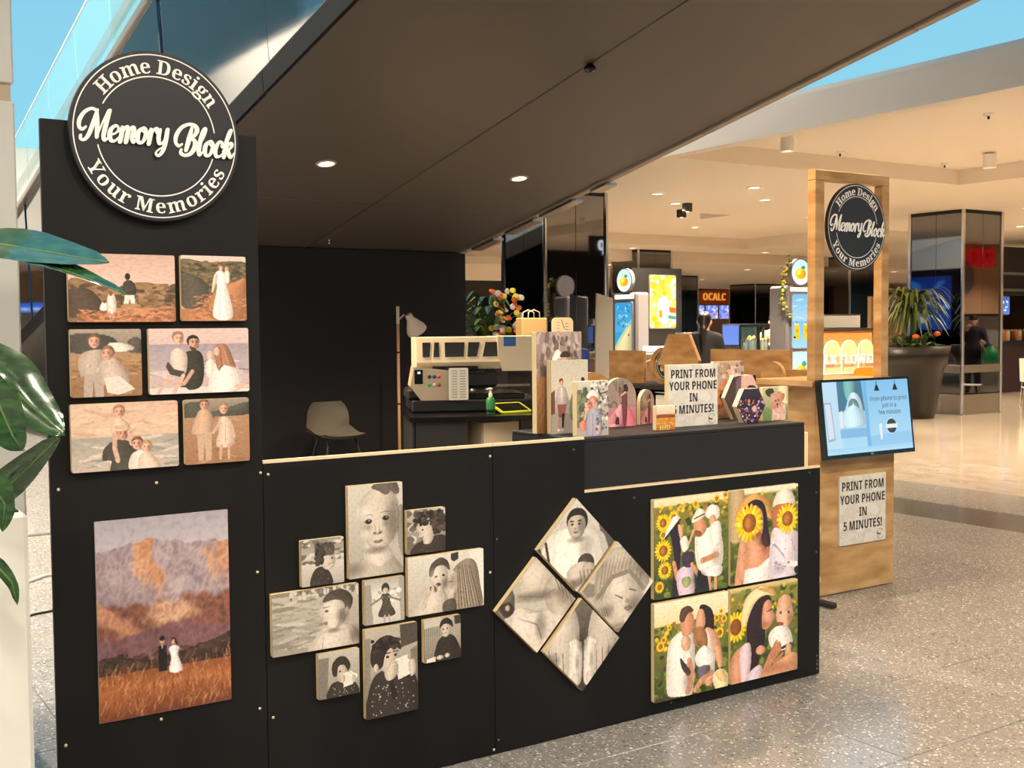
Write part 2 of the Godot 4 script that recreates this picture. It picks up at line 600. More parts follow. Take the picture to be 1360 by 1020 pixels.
		"sibling_hands":
			canvas(400, 400, "b08a6c")
			gr(0, .25, "a39787", "7d7464"); sm("565549", [-.02, .08, .25, .04, .4, .2, 1.02, .06, 1.02, .26, -.02, .28]); blur(7)
			gr(.28, 1, "b38c6e", "a2785a"); sc(12, 60, 0, .3, 1, 1, .03, .1, .2, ["a87f60", "bd9676", "957052"]); blur(5)
			sm("c7a68c", [.16, .3, .24, .16, .4, .2, .44, .5, .4, .54, .18, .54, .1, .5]); head(.3, .09, .07, "cf9c84", "8a5e48")
			pg("cbab94", [.18, .52, .41, .52, .4, .95, .31, .95, .3, .66, .27, .95, .2, .95])
			sm("d6bfae", [.52, .32, .6, .28, .7, .32, .76, .5, .74, .74, .48, .74, .52, .5]); head(.6, .16, .07, "d9ab94", "a9825f")
			ln("d0ae9a", .05, [.7, .38, .76, .6]); ln("d0ae9a", .05, [.54, .38, .44, .52])
			ln("cfa58e", .05, [.55, .74, .54, .93]); ln("cfa58e", .05, [.67, .74, .67, .93]); ln("b39c8c", .008, [.62, .35, .62, .7])
		"mountain":
			canvas(400, 600, "b9a9b0")
			rocks()
			sm("40302e", [-.02, .7, .1, .68, .25, .7, .4, .72, .7, .69, .9, .66, 1.02, .64, 1.02, .8, -.02, .8])
			sc(28, 90, 0, .68, 1, .76, .01, .03, .8, ["3a2c2a", "4d3830", "59402f"]); blur(3)
			gr(.77, .86, "8a5030", "b06c40"); gr(.86, 1.0, "a8643a", "6e3c28")
			rng.seed = 29
			for i in 420:
				var x := rng.randf()
				var y := rng.randf_range(.76, 1.0)
				ln(["c98a58", "a3653c", "8a4f30", "d9a06a", "6d3f2a"][i % 5], .004, [x, y, x + rng.randf_range(-.02, .05), y - rng.randf_range(.02, .07)])
			blur(2)
			pg("1d181b", [.44, .66, .5, .66, .505, .79, .44, .79]); el(.47, .635, .02, .018, "c99a84"); el(.47, .622, .021, .012, "20181a"); pg("e9e2e2", [.462, .655, .478, .655, .47, .68])
			sm("f4ecec", [.52, .68, .56, .665, .6, .68, .59, .72, .62, .8, .52, .8, .535, .73]); el(.555, .645, .018, .017, "caa08c"); sm("3a2620", [.535, .645, .55, .624, .578, .635, .585, .67, .57, .66, .56, .635])
		"baby_portrait":
			canvas(400, 600, "bdb6ab")
			gr(0, 1, "cfc9be", "b3aba0"); sm("8f887e", [.9, .3, 1.02, .3, 1.02, .8, .92, .7]); blur(6)
			sm("b5aca0", [.0, 1.02, .08, .86, .36, .76, .7, .76, .95, .9, 1.0, 1.02]); sm("cfc6ba", [.3, .6, .68, .66, .82, .8, .6, .9, .3, .82])
			sm("c2b8ab", [.2, .2, .36, .08, .6, .03, .84, .1, .94, .3, .9, .5, .76, .66, .56, .72, .36, .66, .24, .5]); sm("9f968b", [.8, .2, .93, .3, .9, .5, .78, .62, .86, .4])
			sm("645b52", [.42, .03, .6, -.02, .86, -.02, .94, .1, .86, .13, .78, .09, .7, .13, .56, .08])
			blur(5)
			for d in [[.36, .4], [.68, .38]]:
				el(d[0], d[1], .075, .026, "8d8377"); el(d[0], d[1], .05, .026, "1f1a17"); el(d[0] + .015, d[1] - .008, .012, .007, "f4efe6")
				sm("85796d", [d[0] - .11, d[1] - .055, d[0], d[1] - .08, d[0] + .1, d[1] - .06, d[0], d[1] - .068])
			sm("9b9084", [.46, .42, .5, .5, .44, .53, .5, .55, .58, .55, .62, .52, .57, .5, .56, .42, .55, .52, .5, .52]); el(.47, .535, .022, .01, "5c5148"); el(.57, .533, .022, .01, "5c5148")
			sm("7c6f63", [.44, .625, .49, .61, .53, .616, .58, .607, .63, .62, .57, .643, .5, .645]); blur(2)
			soft(.8, .42, .2, .3, "3a322c", .45); soft(.5, .72, .3, .06, "3a322c", .5); soft(.3, .3, .2, .12, "f4efe6", .5); soft(.36, .46, .1, .05, "5a5048", .3); soft(.68, .44, .1, .05, "5a5048", .3); soft(.3, .54, .12, .08, "ece6da", .5); soft(.1, .9, .3, .1, "4a423a", .4)
		"curly_side":
			canvas(300, 300, "8e867c")
			gr(0, 1, "b9b1a6", "7d756b"); sc(31, 60, 0, 0, 1, 1, .04, .12, .8, ["cfc8be", "99918a", "6c645c"]); blur(8)
			sm("3b332d", [.12, 1.02, .2, .8, .4, .72, .8, .62, 1.02, .7, 1.02, 1.02]); sm("c4b8aa", [.28, .4, .34, .26, .6, .24, .72, .5, .62, .78, .44, .8, .4, .68, .3, .62, .32, .52, .26, .5])
			el(.4, .47, .025, .02, "2e2722"); ln("6b5d52", .02, [.34, .66, .42, .64])
			sc(32, 120, .2, .06, .95, .36, .03, .07, .9, ["2d2723", "453c35", "211c19", "5a5048"]); sc(33, 70, .68, .2, .98, .55, .03, .07, .9, ["2d2723", "40372f", "544a41"])
			sc(34, 40, .2, .84, 1, 1, .01, .02, 1, ["5a5148", "2a241f"])
		"boy_beach":
			canvas(300, 300, "c2bbb1")
			gr(0, .5, "8f887f", "c9c3ba"); gr(.5, 1, "d6d0c7", "b5aea4"); sc(35, 40, 0, 0, 1, .5, .05, .12, .4, ["6f6860", "a59e95", "d5cfc6"]); blur(7)
			sm("3a332e", [.22, 1.02, .26, .72, .42, .6, .62, .68, .72, 1.02]); sc(36, 40, .26, .7, .7, 1, .01, .02, 1, ["57504a", "242020"])
			sm("c6baac", [.44, .36, .6, .26, .74, .32, .8, .48, .74, .64, .58, .68, .46, .56]); el(.72, .44, .025, .02, "2c2622"); sm("e8e2d8", [.66, .57, .74, .55, .72, .6]); ln("5d5148", .015, [.64, .57, .74, .55])
			sc(37, 110, .34, .12, .74, .34, .03, .06, .9, ["2f2925", "4a413a", "665a50"]); sc(38, 50, .34, .2, .48, .56, .03, .06, .9, ["2f2925", "4a413a"])
		"baby_side":
			canvas(600, 400, "b3aa9d")
			gr(0, 1, "c0b8ab", "a39a8d"); sc(39, 60, 0, .1, .7, .9, .06, .2, .12, ["8f877b", "bdb5a8", "a69d91", "cac3b7"]); blur(6)
			pg("8d8579", [0, 0, 1, 0, 1, .1, 0, .06]); sc(40, 60, .2, 0, 1, .12, .01, .03, 1.5, ["d0c9bd", "6e675d"]); blur(3)
			sm("c9bfb2", [.42, 1.02, .5, .76, .6, .64, .78, .6, .92, .68, 1.02, .9, 1.02, 1.02]); sm("a59b8e", [.88, .66, 1.02, .84, 1.02, 1.02, .94, 1.02]); ln("8f8578", .008, [.58, .8, .56, 1])
			sm("cdc3b6", [.56, .3, .66, .2, .8, .22, .86, .4, .84, .56, .74, .7, .62, .66, .57, .56, .58, .48, .54, .45]); sm("a3998d", [.78, .4, .84, .4, .82, .6, .72, .68, .78, .54])
			sm("544b43", [.58, .24, .62, .12, .74, .06, .86, .1, .93, .24, .9, .4, .84, .42, .82, .28, .72, .22]); sm("463e37", [.66, .1, .8, .06, .92, .2, .9, .34, .84, .24, .74, .18]); sm("a89e91", [.82, .42, .87, .36, .88, .46, .84, .53])
			el(.62, .39, .022, .022, "29231f"); ln("655a50", .012, [.58, .33, .66, .32]); sm("7c6f64", [.57, .58, .62, .56, .62, .62]); blur(2)
			soft(.8, .5, .1, .16, "3a322c", .5); soft(.66, .34, .1, .14, "f0eadf", .5); soft(.7, .72, .12, .06, "3a322c", .5); soft(.6, .86, .14, .12, "efe9de", .45); soft(.96, .84, .1, .2, "3a322c", .5)
		"girl_arms":
			canvas(300, 300, "cfc9c0")
			gr(0, .3, "b7b0a6", "dcd7cf"); gr(.3, 1, "e2ddd5", "cfc9bf"); pg("9f988e", [0, .1, .16, .1, .2, 1, 0, 1]); pg("a8a196", [.86, 0, 1, 0, 1, 1, .9, 1]); sc(41, 20, .1, .2, .9, .5, .03, .08, .8, ["ece8e1", "b5aea4"]); blur(6)
			sm("4a423b", [.42, .36, .62, .36, .64, .56, .76, .84, .34, .84, .44, .56]); el(.52, .22, .1, .12, "3a332e"); el(.52, .28, .075, .07, "c0b3a5")
			ln("8f8477", .05, [.44, .42, .14, .56]); ln("8f8477", .05, [.6, .42, .9, .54]); ln("b6a99b", .05, [.5, .84, .49, .98]); ln("b6a99b", .05, [.6, .84, .62, .98]); sc(42, 30, .4, .4, .7, .8, .01, .016, 1, ["6b6259"])
		"mother_child":
			canvas(600, 400, "cfc8bd")
			gr(0, 1, "d9d3c9", "bfb7ab"); pg("e6e0d7", [.8, 0, 1, 0, 1, .9, .9, .9]); blur(6); pg("3a332d", [.56, .02, .66, .0, .66, .12, .6, .16, .56, .12])
			sm("cabfb2", [.04, 1.02, .1, .8, .24, .62, .44, .6, .52, .8, .5, 1.02]); sm("c7bbad", [.28, .3, .36, .16, .48, .2, .52, .38, .48, .58, .38, .62, .3, .5])
			sm("4c433b", [.27, .34, .3, .16, .42, .06, .52, .14, .54, .3, .46, .2, .36, .22, .32, .36]); el(.36, .38, .022, .02, "28221e"); el(.46, .37, .02, .018, "28221e"); el(.39, .52, .035, .03, "463b33")
			ln("bfb2a4", .06, [.2, .86, .26, .62, .36, .56]); el(.3, .58, .07, .06, "c9bdaf"); sc(43, 8, .24, .54, .38, .62, .008, .014, 1.6, ["6a5d51"])
			sm("8d8070", [.56, 1.02, .6, .7, .54, .56, .56, .36, .66, .2, .8, .14, .9, .24, .95, .6, .96, 1.02]); sm("c9bdaf", [.52, .5, .54, .34, .62, .34, .64, .6, .58, .74, .52, .68, .54, .6])
			for i in 16: ln(["b5a997", "6c6053", "a09382", "574c42"][i % 4], .012, [.63 + i * .012, .22 + absf(i - 8) * .006, .64 + i * .02, .98])
			sm("584e45", [.46, .84, .6, .8, .62, 1.02, .46, 1.02]); ln("5b4f45", .01, [.53, .5, .57, .5])
			soft(.34, .34, .1, .16, "efe9de", .5); soft(.48, .52, .08, .16, "3a322c", .45); soft(.3, .8, .2, .16, "efe9de", .4); soft(.58, .5, .06, .2, "3a322c", .4)
		"boy_cup":
			canvas(300, 300, "b5ada1")
			gr(0, 1, "c2bbb0", "9c9489"); pg("8a8277", [0, .1, .26, .1, .2, 1, 0, 1])
			for i in 6: ln("6d665c", .012, [.04 + i * .035, .12, .02 + i * .03, 1])
			blur(3); sm("37302b", [.22, 1.02, .28, .74, .46, .66, .84, .7, .96, 1.02]); sm("bcae9f", [.42, .34, .6, .26, .72, .4, .7, .62, .54, .7, .44, .56]); el(.52, .45, .025, .02, "28221e")
			sm("332c28", [.34, .5, .34, .26, .5, .12, .68, .16, .78, .34, .72, .46, .62, .32, .48, .34, .44, .54]); pg("e9e4da", [.58, .5, .82, .48, .84, .78, .6, .82]); ln("e9e4da", .05, [.84, .54, .94, .6, .86, .72]); el(.58, .62, .07, .09, "c6b8a9"); el(.86, .66, .05, .07, "c0b2a3"); sc(44, 18, .3, .76, .9, 1, .008, .014, 1, ["d9d2c6"])
		"boy_mug":
			canvas(400, 600, "aaa195")
			gr(0, 1, "bab2a6", "948b80"); pg("4e463f", [.66, 0, 1, 0, 1, .22, .68, .26]); pg("877e74", [.86, .3, 1, .26, 1, 1, .9, 1]); pg("8b8379", [0, .1, .1, .1, .08, 1, 0, 1])
			for i in 5: ln("6d665c", .01, [.88 + i * .03, .3, .9 + i * .025, 1])
			blur(3)
			sm("332d29", [.02, 1.02, .04, .74, .16, .54, .4, .48, .7, .56, .95, .6, 1.0, 1.02]); sm("bfb2a3", [.26, .28, .4, .18, .58, .22, .64, .36, .56, .48, .4, .52, .28, .44])
			sm("2d2723", [.1, .38, .12, .22, .26, .12, .46, .1, .64, .18, .68, .28, .56, .24, .44, .26, .36, .34, .32, .44, .2, .46]); sc(45, 60, .12, .12, .64, .26, .02, .05, .8, ["221d1a", "3d352f"])
			el(.2, .44, .05, .045, "c2b5a6"); el(.42, .34, .03, .016, "26201c"); el(.57, .33, .026, .015, "26201c"); ln("3a302a", .02, [.36, .3, .48, .295]); ln("3a302a", .02, [.53, .29, .62, .29])
			pg("e6e1d7", [.56, .38, .8, .35, .84, .58, .62, .62]); ln("e6e1d7", .05, [.82, .42, .92, .46, .9, .54, .83, .56]); sm("c4b7a8", [.36, .5, .5, .4, .6, .42, .62, .52, .52, .6, .4, .6])
			for i in 4: ln("9a8d7f", .012, [.52 + i * .01, .42 + i * .04, .62, .41 + i * .04])
			sm("c4b7a8", [.82, .44, .94, .42, .96, .56, .86, .6]); sc(46, 46, .08, .64, .92, .98, .01, .018, .8, ["cfc8bc", "b5ada1"]); pg("1f1b18", [.44, .62, .52, .6, .6, .8, .5, .84])
		"boy_sitting":
			canvas(300, 300, "9b9287")
			gr(0, 1, "b7afa3", "8d857a")
			for i in 10: ln("756d63", .015, [.02 + i * .05, .2, .01 + i * .05, 1])
			pg("c9c2b7", [0, 0, .45, 0, .45, .18, 0, .2]); pg("3a332d", [.82, 0, 1, 0, 1, .2, .84, .2]); blur(3)
			sm("2e2824", [.3, 1.02, .34, .6, .5, .44, .72, .42, .9, .6, 1.0, 1.02]); sm("c4b7a8", [.46, .2, .58, .12, .7, .18, .72, .34, .62, .46, .5, .42]); sm("28221e", [.42, .24, .46, .08, .62, .02, .76, .12, .78, .26, .68, .18, .54, .16])
			el(.52, .28, .02, .018, "28221e"); el(.63, .27, .02, .018, "28221e"); ln("8b6a60", .015, [.52, .38, .6, .37]); pg("e2dcd2", [.06, .92, .3, .88, .3, 1, .06, 1]); el(.42, .92, .1, .05, "c8bbac"); el(.62, .9, .07, .05, "c8bbac")
		"father_newborn":
			canvas(400, 400, "cfc9be")
			gr(0, 1, "d5cfc5", "b9b2a7"); pg("5f5851", [.78, 0, 1, 0, 1, .6, .86, .62, .8, .3]); blur(5)
			sm("e3ded5", [.0, .72, .12, .4, .4, .3, .74, .34, .9, .5, .94, 1.02, .0, 1.02]); ln("3c3630", .03, [.02, .5, .1, .8]); ln("3c3630", .03, [.1, .44, .16, .76])
			head(.5, .28, .13, "b9ac9d", "2a2521", -.3, "2a2420", "6a5d52")
			ln("b4a798", .15, [.12, .86, .4, .92, .62, .8]); ln("aca090", .14, [.9, .9, .7, .84]); el(.62, .7, .11, .1, "4a423b"); el(.52, .78, .16, .09, "c9beb1", -15); el(.66, .78, .09, .08, "b8ab9c")
			for i in 4: ln("7c7064", .012, [.54 + i * .05, .78, .56 + i * .05, .9])
			sm("8f867b", [.0, .9, .3, .94, .5, 1.02, 0, 1.02])
			soft(.34, .56, .2, .16, "fffaf2", .6); soft(.62, .52, .14, .2, "5a5048", .35); soft(.5, .44, .16, .05, "3a322c", .5); soft(.5, .92, .4, .1, "3a322c", .4)
		"newborn_cap":
			canvas(400, 400, "b2aa9f")
			gr(0, 1, "9a9288", "c4bcb1"); sc(51, 40, 0, 0, 1, 1, .06, .16, .8, ["8b837a", "bdb5aa", "cdc6bc"]); blur(7)
			sm("c6bcaf", [.3, .42, .5, .26, .74, .36, .84, .6, .72, .84, .46, .86, .3, .66]); sm("a79d90", [.18, .5, .24, .22, .5, .06, .8, .16, .94, .46, .84, .56, .66, .36, .42, .4, .26, .62])
			for i in 12: ln("8a8074", .012, [.25 + i * .05, .5 - sin(i * .27) * .2, .3 + i * .052, .2 - sin(i * .27) * .08])
			ln("8d8377", .05, [.22, .58, .42, .38, .66, .34, .86, .56]); ln("4d443c", .014, [.46, .58, .56, .63]); ln("4d443c", .014, [.66, .54, .75, .57]); sm("8a7d70", [.58, .74, .64, .72, .7, .75, .63, .78]); el(.62, .67, .03, .022, "a39789")
			ln("c9bfb2", .12, [.3, .92, .62, .88, .82, .8]); ln("bbb0a3", .09, [.12, .8, .3, .86])
			for i in 5: ln("857a6e", .012, [.2 + i * .03, .7, .24 + i * .03, .8])
			sm("d5cfc6", [.86, .6, 1.02, .5, 1.02, 1.02, .8, 1.02, .9, .8]); ln("5d544b", .012, [.84, .72, .7, .98])
			soft(.5, .5, .16, .14, "f2ece2", .6); soft(.72, .72, .14, .14, "4a4038", .5); soft(.36, .74, .12, .1, "4a4038", .45); soft(.5, .16, .3, .12, "efe8dc", .4); soft(.84, .34, .12, .2, "4a4038", .4); soft(.5, .94, .3, .07, "4a4038", .4)
		"newborn_body":
			canvas(400, 400, "c6beb2")
			gr(0, 1, "bbb2a6", "d6cfc5"); sm("6f665d", [.0, .3, .2, .3, .22, .6, .1, .66, .0, .6]); blur(6)
			sm("cfc5b8", [.1, .6, .3, .5, .6, .58, .9, .5, 1.02, .7, .9, 1.02, .3, 1.02, .12, .86]); sm("c2b7a9", [.22, .05, .5, -.02, .8, .1, .78, .36, .5, .44, .26, .36]); sm("b5aa9c", [.6, .3, .84, .16, 1.0, .3, .96, .56, .76, .64, .62, .52])
			for i in 4: ln("7d7266", .014, [.72 + i * .06, .2 + i * .05, .8 + i * .05, .38 + i * .05])
			el(.1, .26, .08, .06, "e9e4dc"); sm("3c342e", [.04, .46, .16, .42, .22, .52, .12, .58]); el(.14, .48, .03, .03, "b0a598"); ln("94897c", .016, [.3, .62, .5, .7, .56, .86]); ln("a0958a", .014, [.28, .38, .56, .42, .74, .36]); blur(3)
			soft(.3, .7, .2, .2, "f2ece2", .6); soft(.55, .72, .1, .22, "4a4038", .5); soft(.5, .4, .4, .08, "4a4038", .55); soft(.8, .7, .2, .2, "efe8dc", .5); soft(.45, .18, .2, .14, "efe8dc", .5); soft(.84, .42, .14, .16, "4a4038", .4); soft(.2, .9, .2, .1, "4a4038", .3)
		"tiny_feet":
			canvas(400, 400, "8d857a")
			gr(0, 1, "6e665c", "3c352f"); blur(4)
			sm("c6bcaf", [-.02, .3, .14, .06, .34, .02, .46, .3, .42, .62, .34, .86, .3, 1.02, -.02, 1.02]); sm("beb4a7", [.58, .34, .7, .04, .9, .02, 1.02, .24, 1.02, 1.02, .72, 1.02, .6, .7])
			for i in 4: ln("7d7266", .012, [.06 + i * .09, .5 + i * .03, .12 + i * .07, .94])
			for i in 4: ln("7d7266", .012, [.94 - i * .085, .5 + i * .03, .9 - i * .07, .94])
			for x in [.41, .6]:
				sm("ded5ca", [x - .08, .92, x - .085, .64, x - .07, .48, x + .06, .46, x + .085, .62, x + .06, .9]); el(x, .86, .06, .07, "d2c8bc")
				for i in 5: el(x - .062 + i * .032, .44 + absf(i - 1.5) * .018, .02 - i * .0015, .026, "e9e1d6")
				soft(x + .02, .68, .04, .14, "6a5e52", .45)
			soft(.2, .24, .2, .2, "f4efe6", .55); soft(.84, .24, .16, .24, "efe8dc", .5); soft(.5, .46, .1, .16, "2a2420", .5); soft(.3, .8, .16, .14, "efe8dc", .3); soft(.9, .66, .14, .14, "3a322c", .5); soft(.1, .62, .14, .12, "3a322c", .5)
		"field_four":
			canvas(480, 480, "e8d9b0")
			gr(0, .12, "f5e7c4", "e8d49a"); field(61, .08, .3)
			for q in [[.12, .24, .09], [.26, .2, .07], [.12, .52, .11], [.14, .72, .09], [.07, .88, .06], [.55, .09, .04], [.84, .06, .045], [.96, .03, .04], [.12, .36, .05]]: flower(q[0], q[1], q[2])
			sm("2b2230", [.2, .28, .32, .24, .36, .4, .34, .72, .38, 1.02, .24, 1.02, .26, .6]); sm("f0e6da", [.14, .38, .24, .2, .34, .2, .3, .28]); ln("241f30", .022, [.15, .4, .34, .23]); sm("dba587", [.31, .28, .37, .3, .38, .38, .34, .42])
			ln("d8946c", .05, [.26, .66, .3, .82, .46, .76]); sm("d9c2d2", [.3, .76, .5, .72, .52, 1.02, .34, 1.02]); sm("efe4dc", [.34, .44, .42, .4, .46, .52, .38, .56]); ln("e0ab8c", .03, [.46, .48, .52, .36]); sm("3d3448", [.38, .58, .52, .58, .5, .72, .38, .7]); ln("d99c78", .045, [.5, .7, .58, .82])
			sm("f1e8df", [.54, .44, .64, .36, .82, .36, .92, .5, .9, .76, .66, .8, .56, .7]); sm("d29670", [.52, .28, .64, .24, .7, .34, .64, .42, .56, .42]); sm("8a5136", [.54, .36, .62, .38, .62, .42, .56, .42]); sm("efe2d2", [.5, .24, .58, .14, .66, .16, .68, .22, .52, .28]); ln("3a2c22", .012, [.53, .24, .67, .2])
			sm("f1e9e0", [.68, .22, .74, .12, .86, .14, .88, .24, .8, .28]); el(.78, .28, .05, .06, "d9a180"); sm("ece4de", [.74, .34, .88, .3, .9, .5, .78, .54]); ln("cf9068", .06, [.64, .68, .84, .64]); ln("d9a180", .05, [.72, .78, .74, .98]); ln("d9a180", .045, [.82, .78, .82, 1.0]); pg("25262b", [.58, .78, .7, .8, .74, 1, .54, 1]); sm("f0e6e4", [.64, .78, .9, .76, .88, .86, .68, .84]); sm("7c9040", [.36, .84, .46, .82, .48, .9, .4, .93])
			soft(.66, .54, .1, .14, "ffffff", .5); soft(.82, .66, .1, .12, "a08a7c", .5); soft(.6, .86, .14, .1, "1c1a1c", .5); soft(.42, .88, .08, .1, "f4e8f0", .4); soft(.8, .4, .06, .08, "ffffff", .4)
		"field_faces":
			canvas(480, 480, "d9bfa0")
			gr(0, .1, "f7ecd8", "f0dcb6"); field(62, .06, .4); sm("b9a07a", [-.02, .0, .2, .02, .2, .5, -.02, .5]); blur(8)
			sm("d89e5c", [.06, .3, .16, .12, .36, .06, .54, .14, .6, .34, .5, .3, .3, .2, .14, .34]); sm("2f2028", [.2, .2, .36, .12, .5, .2, .56, .5, .58, .62, .5, .66, .44, .5, .4, .24, .3, .22, .2, .4])
			sm("d79c7c", [.24, .26, .34, .18, .46, .26, .47, .46, .38, .56, .26, .48]); sm("d39272", [.26, .5, .42, .5, .44, .6, .6, .68, .62, 1.02, .16, 1.02, .2, .7]); sm("eee2e2", [.2, .86, .4, .84, .6, .76, .62, 1.02, .2, 1.02])
			ln("d79a78", .13, [.12, 1.0, .18, .62, .22, .5]); sm("332228", [.46, .5, .54, .46, .58, .6, .5, .64]); el(.45, .35, .025, .018, "241a1c"); flower(.27, .36, .2); el(.41, .49, .035, .02, "b04a4a")
			sm("e9dcd0", [.62, .22, .68, .08, .8, .04, .92, .1, .95, .24, .8, .22]); sm("b9714a", [.62, .24, .78, .2, .95, .24, .94, .46, .8, .52, .64, .46]); el(.7, .32, .02, .016, "2a1c1c"); sm("ddd0dc", [.6, .5, .74, .46, .94, .5, 1.02, .6, 1.02, .96, .6, 1.0]); ln("b5a3b8", .02, [.64, .62, .8, .78]); ln("b5a3b8", .02, [.9, .6, .96, .74]); ln("f3ecf0", .06, [.78, .84, .98, .88]); flower(.84, .37, .165); sc(63, 20, .62, .6, 1, .96, .01, .03, .6, ["a893b0", "efe8ee"]); el(.98, .94, .035, .04, "20181c")
			soft(.34, .7, .1, .2, "f0c4a4", .45); soft(.5, .62, .08, .14, "7a3c2c", .5); soft(.36, .9, .2, .08, "ffffff", .4); soft(.16, .8, .05, .2, "f0c0a0", .5); soft(.8, .66, .16, .14, "ffffff", .4); soft(.72, .9, .14, .1, "8a7a94", .45); soft(.36, .52, .1, .05, "7a3c2c", .5)
		"field_kiss":
			canvas(480, 480, "f2e3bd")
			gr(0, .26, "fbf0d4", "f0dca6"); field(64, .24, .5)
			for q in [[.08, .44, .055], [.12, .38, .04], [.2, .27, .03], [.88, .42, .06], [.84, .26, .04], [.94, .28, .045], [.9, .2, .03]]: flower(q[0], q[1], q[2])
			sm("efe4dc", [.16, .62, .2, .42, .36, .32, .5, .34, .54, .6, .5, 1.0, .4, 1.02, .22, .98, .16, .9]); sm("cf9170", [.34, .22, .38, .13, .48, .14, .54, .26, .5, .36, .38, .38]); sm("5a4034", [.33, .2, .36, .1, .46, .08, .52, .14, .44, .16, .38, .24])
			sm("2e1f26", [.6, .12, .68, .1, .78, .18, .8, .36, .74, .4, .66, .3]); sm("d89f80", [.55, .24, .6, .14, .66, .16, .68, .3, .6, .36, .56, .32]); sm("d89e7e", [.66, .38, .8, .38, .88, .5, .92, .74, .86, .78, .78, .56, .8, .9, .66, .9])
			sm("e9d8cc", [.66, .42, .74, .4, .8, .62, .8, .84, .66, .84]); el(.42, .46, .065, .08, "d9a584"); el(.4, .43, .05, .05, "e2bb98"); sm("efe6e0", [.38, .58, .48, .56, .52, .68, .42, .72]); ln("cf9474", .06, [.46, .64, .52, .82]); el(.6, .42, .09, .11, "b5865c"); sm("a3744c", [.52, .4, .6, .32, .7, .4, .7, .56, .6, .52])
			sm("f3ece8", [.54, .62, .66, .52, .8, .62, .8, .72, .6, .74]); sm("6a6878", [.58, .74, .74, .74, .72, .84, .6, .84]); ln("d39874", .06, [.54, .96, .62, .88, .76, .82]); ln("cf9474", .07, [.44, .7, .48, .88, .44, .96]); sm("3c3238", [.34, .6, .4, .66, .48, .76, .44, .8, .36, .7])
			sm("efdcae", [.78, .86, .9, .8, 1.02, .9, 1.02, 1.02, .84, 1.02]); sm("e3c48c", [.82, .84, .92, .82, .98, .92, .9, .94]); pg("4b3a2c", [.02, .96, .4, 1, .02, 1])
			soft(.28, .56, .1, .24, "ffffff", .5); soft(.44, .86, .1, .14, "9a8478", .5); soft(.64, .6, .1, .08, "ffffff", .4); soft(.6, .5, .08, .06, "5a3820", .4); soft(.82, .6, .06, .16, "f0c4a4", .4); soft(.72, .8, .08, .08, "6a4030", .4)
		"field_baby":
			canvas(480, 480, "8f8a4c")
			gr(0, .12, "d9c48c", "a89a58"); field(65, .04, .35); blur(8)
			flower(.08, .4, .16); el(.08, .4, .08, .09, "8a4f28"); sm("f0d6a2", [.16, .34, .22, .12, .42, .02, .62, .06, .66, .14, .5, .12, .34, .22, .22, .4]); sm("c99a5a", [.4, .04, .62, .04, .66, .14, .56, .1])
			sm("2b1c24", [.24, .4, .36, .18, .52, .12, .6, .18, .52, .3, .5, .6, .42, .8, .3, 1.02, .18, 1.02, .24, .7]); sm("d39576", [.48, .22, .58, .18, .62, .3, .66, .36, .62, .42, .56, .48, .46, .46]); ln("2a1a1c", .014, [.54, .3, .61, .28])
			sm("cf9070", [.02, .72, .16, .62, .24, .66, .2, 1.02, .02, 1.02]); sm("e2c8d2", [.14, .66, .28, .6, .3, .8, .24, 1.02, .16, 1.02]); sm("d8c9d4", [.26, .92, .44, .86, .46, 1.02, .24, 1.02])
			el(.8, .36, .13, .16, "e0b092"); el(.8, .24, .11, .09, "d2a482"); el(.74, .34, .02, .018, "2a1c1a"); el(.86, .35, .018, .016, "2a1c1a"); sm("9a3f3a", [.7, .44, .78, .46, .76, .5, .71, .48]); sm("f0e8e4", [.56, .56, .68, .48, .86, .52, .92, .7, .76, .76, .6, .7])
			ln("3a2838", .03, [.72, .74, .9, .7]); ln("dba98a", .09, [.86, .74, .84, .88]); ln("cc8c68", .1, [.5, .96, .6, .8, .7, .7])
			for i in 4: ln("c48260", .035, [.58 + i * .02, .78 + i * .03, .68 + i * .03, .64 + i * .05])
			sm("d49a78", [.44, 1.02, .6, .9, .9, .8, 1.02, .86, 1.02, 1.02]); el(.44, .7, .07, .05, "d39a7c")
			soft(.76, .3, .08, .12, "f8d8c0", .5); soft(.88, .42, .06, .12, "8a4c38", .45); soft(.7, .6, .12, .08, "ffffff", .5); soft(.54, .34, .06, .1, "f0c0a4", .4); soft(.5, .44, .1, .06, "7a3c2c", .45); soft(.36, .1, .16, .06, "fff0cc", .5); soft(.08, .86, .08, .12, "f0c0a0", .4); soft(.7, .94, .3, .08, "7a3c2c", .35)
		"couple_grass":
			canvas(300, 560, "9c8a84")
			gr(0, .4, "b5a29c", "8a726a"); sc(71, 90, 0, .04, 1, .42, .02, .06, 2.2, ["7c6660", "a08a84", "65524e", "c2b0aa"]); gr(.44, 1, "b8865a", "94663e")
			for i in 120: ln(["c99a68", "a3744a", "8a5c38"][i % 3], .01, [fmod(i * .137, 1.0), .98 - fmod(i * .071, .5), fmod(i * .137, 1.0) + .06, .92 - fmod(i * .071, .5)])
			blur(2); sm("d8d2d8", [.3, .4, .46, .3, .5, .5, .42, .8, .3, .8]); sm("efe9e2", [.34, .28, .44, .18, .54, .2, .56, .26]); el(.5, .31, .07, .045, "caa088"); el(.62, .27, .085, .05, "d2a68e"); sm("3a2b26", [.52, .25, .58, .2, .7, .2, .74, .25]); sm("b9b2b8", [.6, .34, .8, .32, .98, .44, 1.02, .9, .6, .9]); sm("4b3a40", [.34, .5, .44, .5, .4, .98, .3, .98])
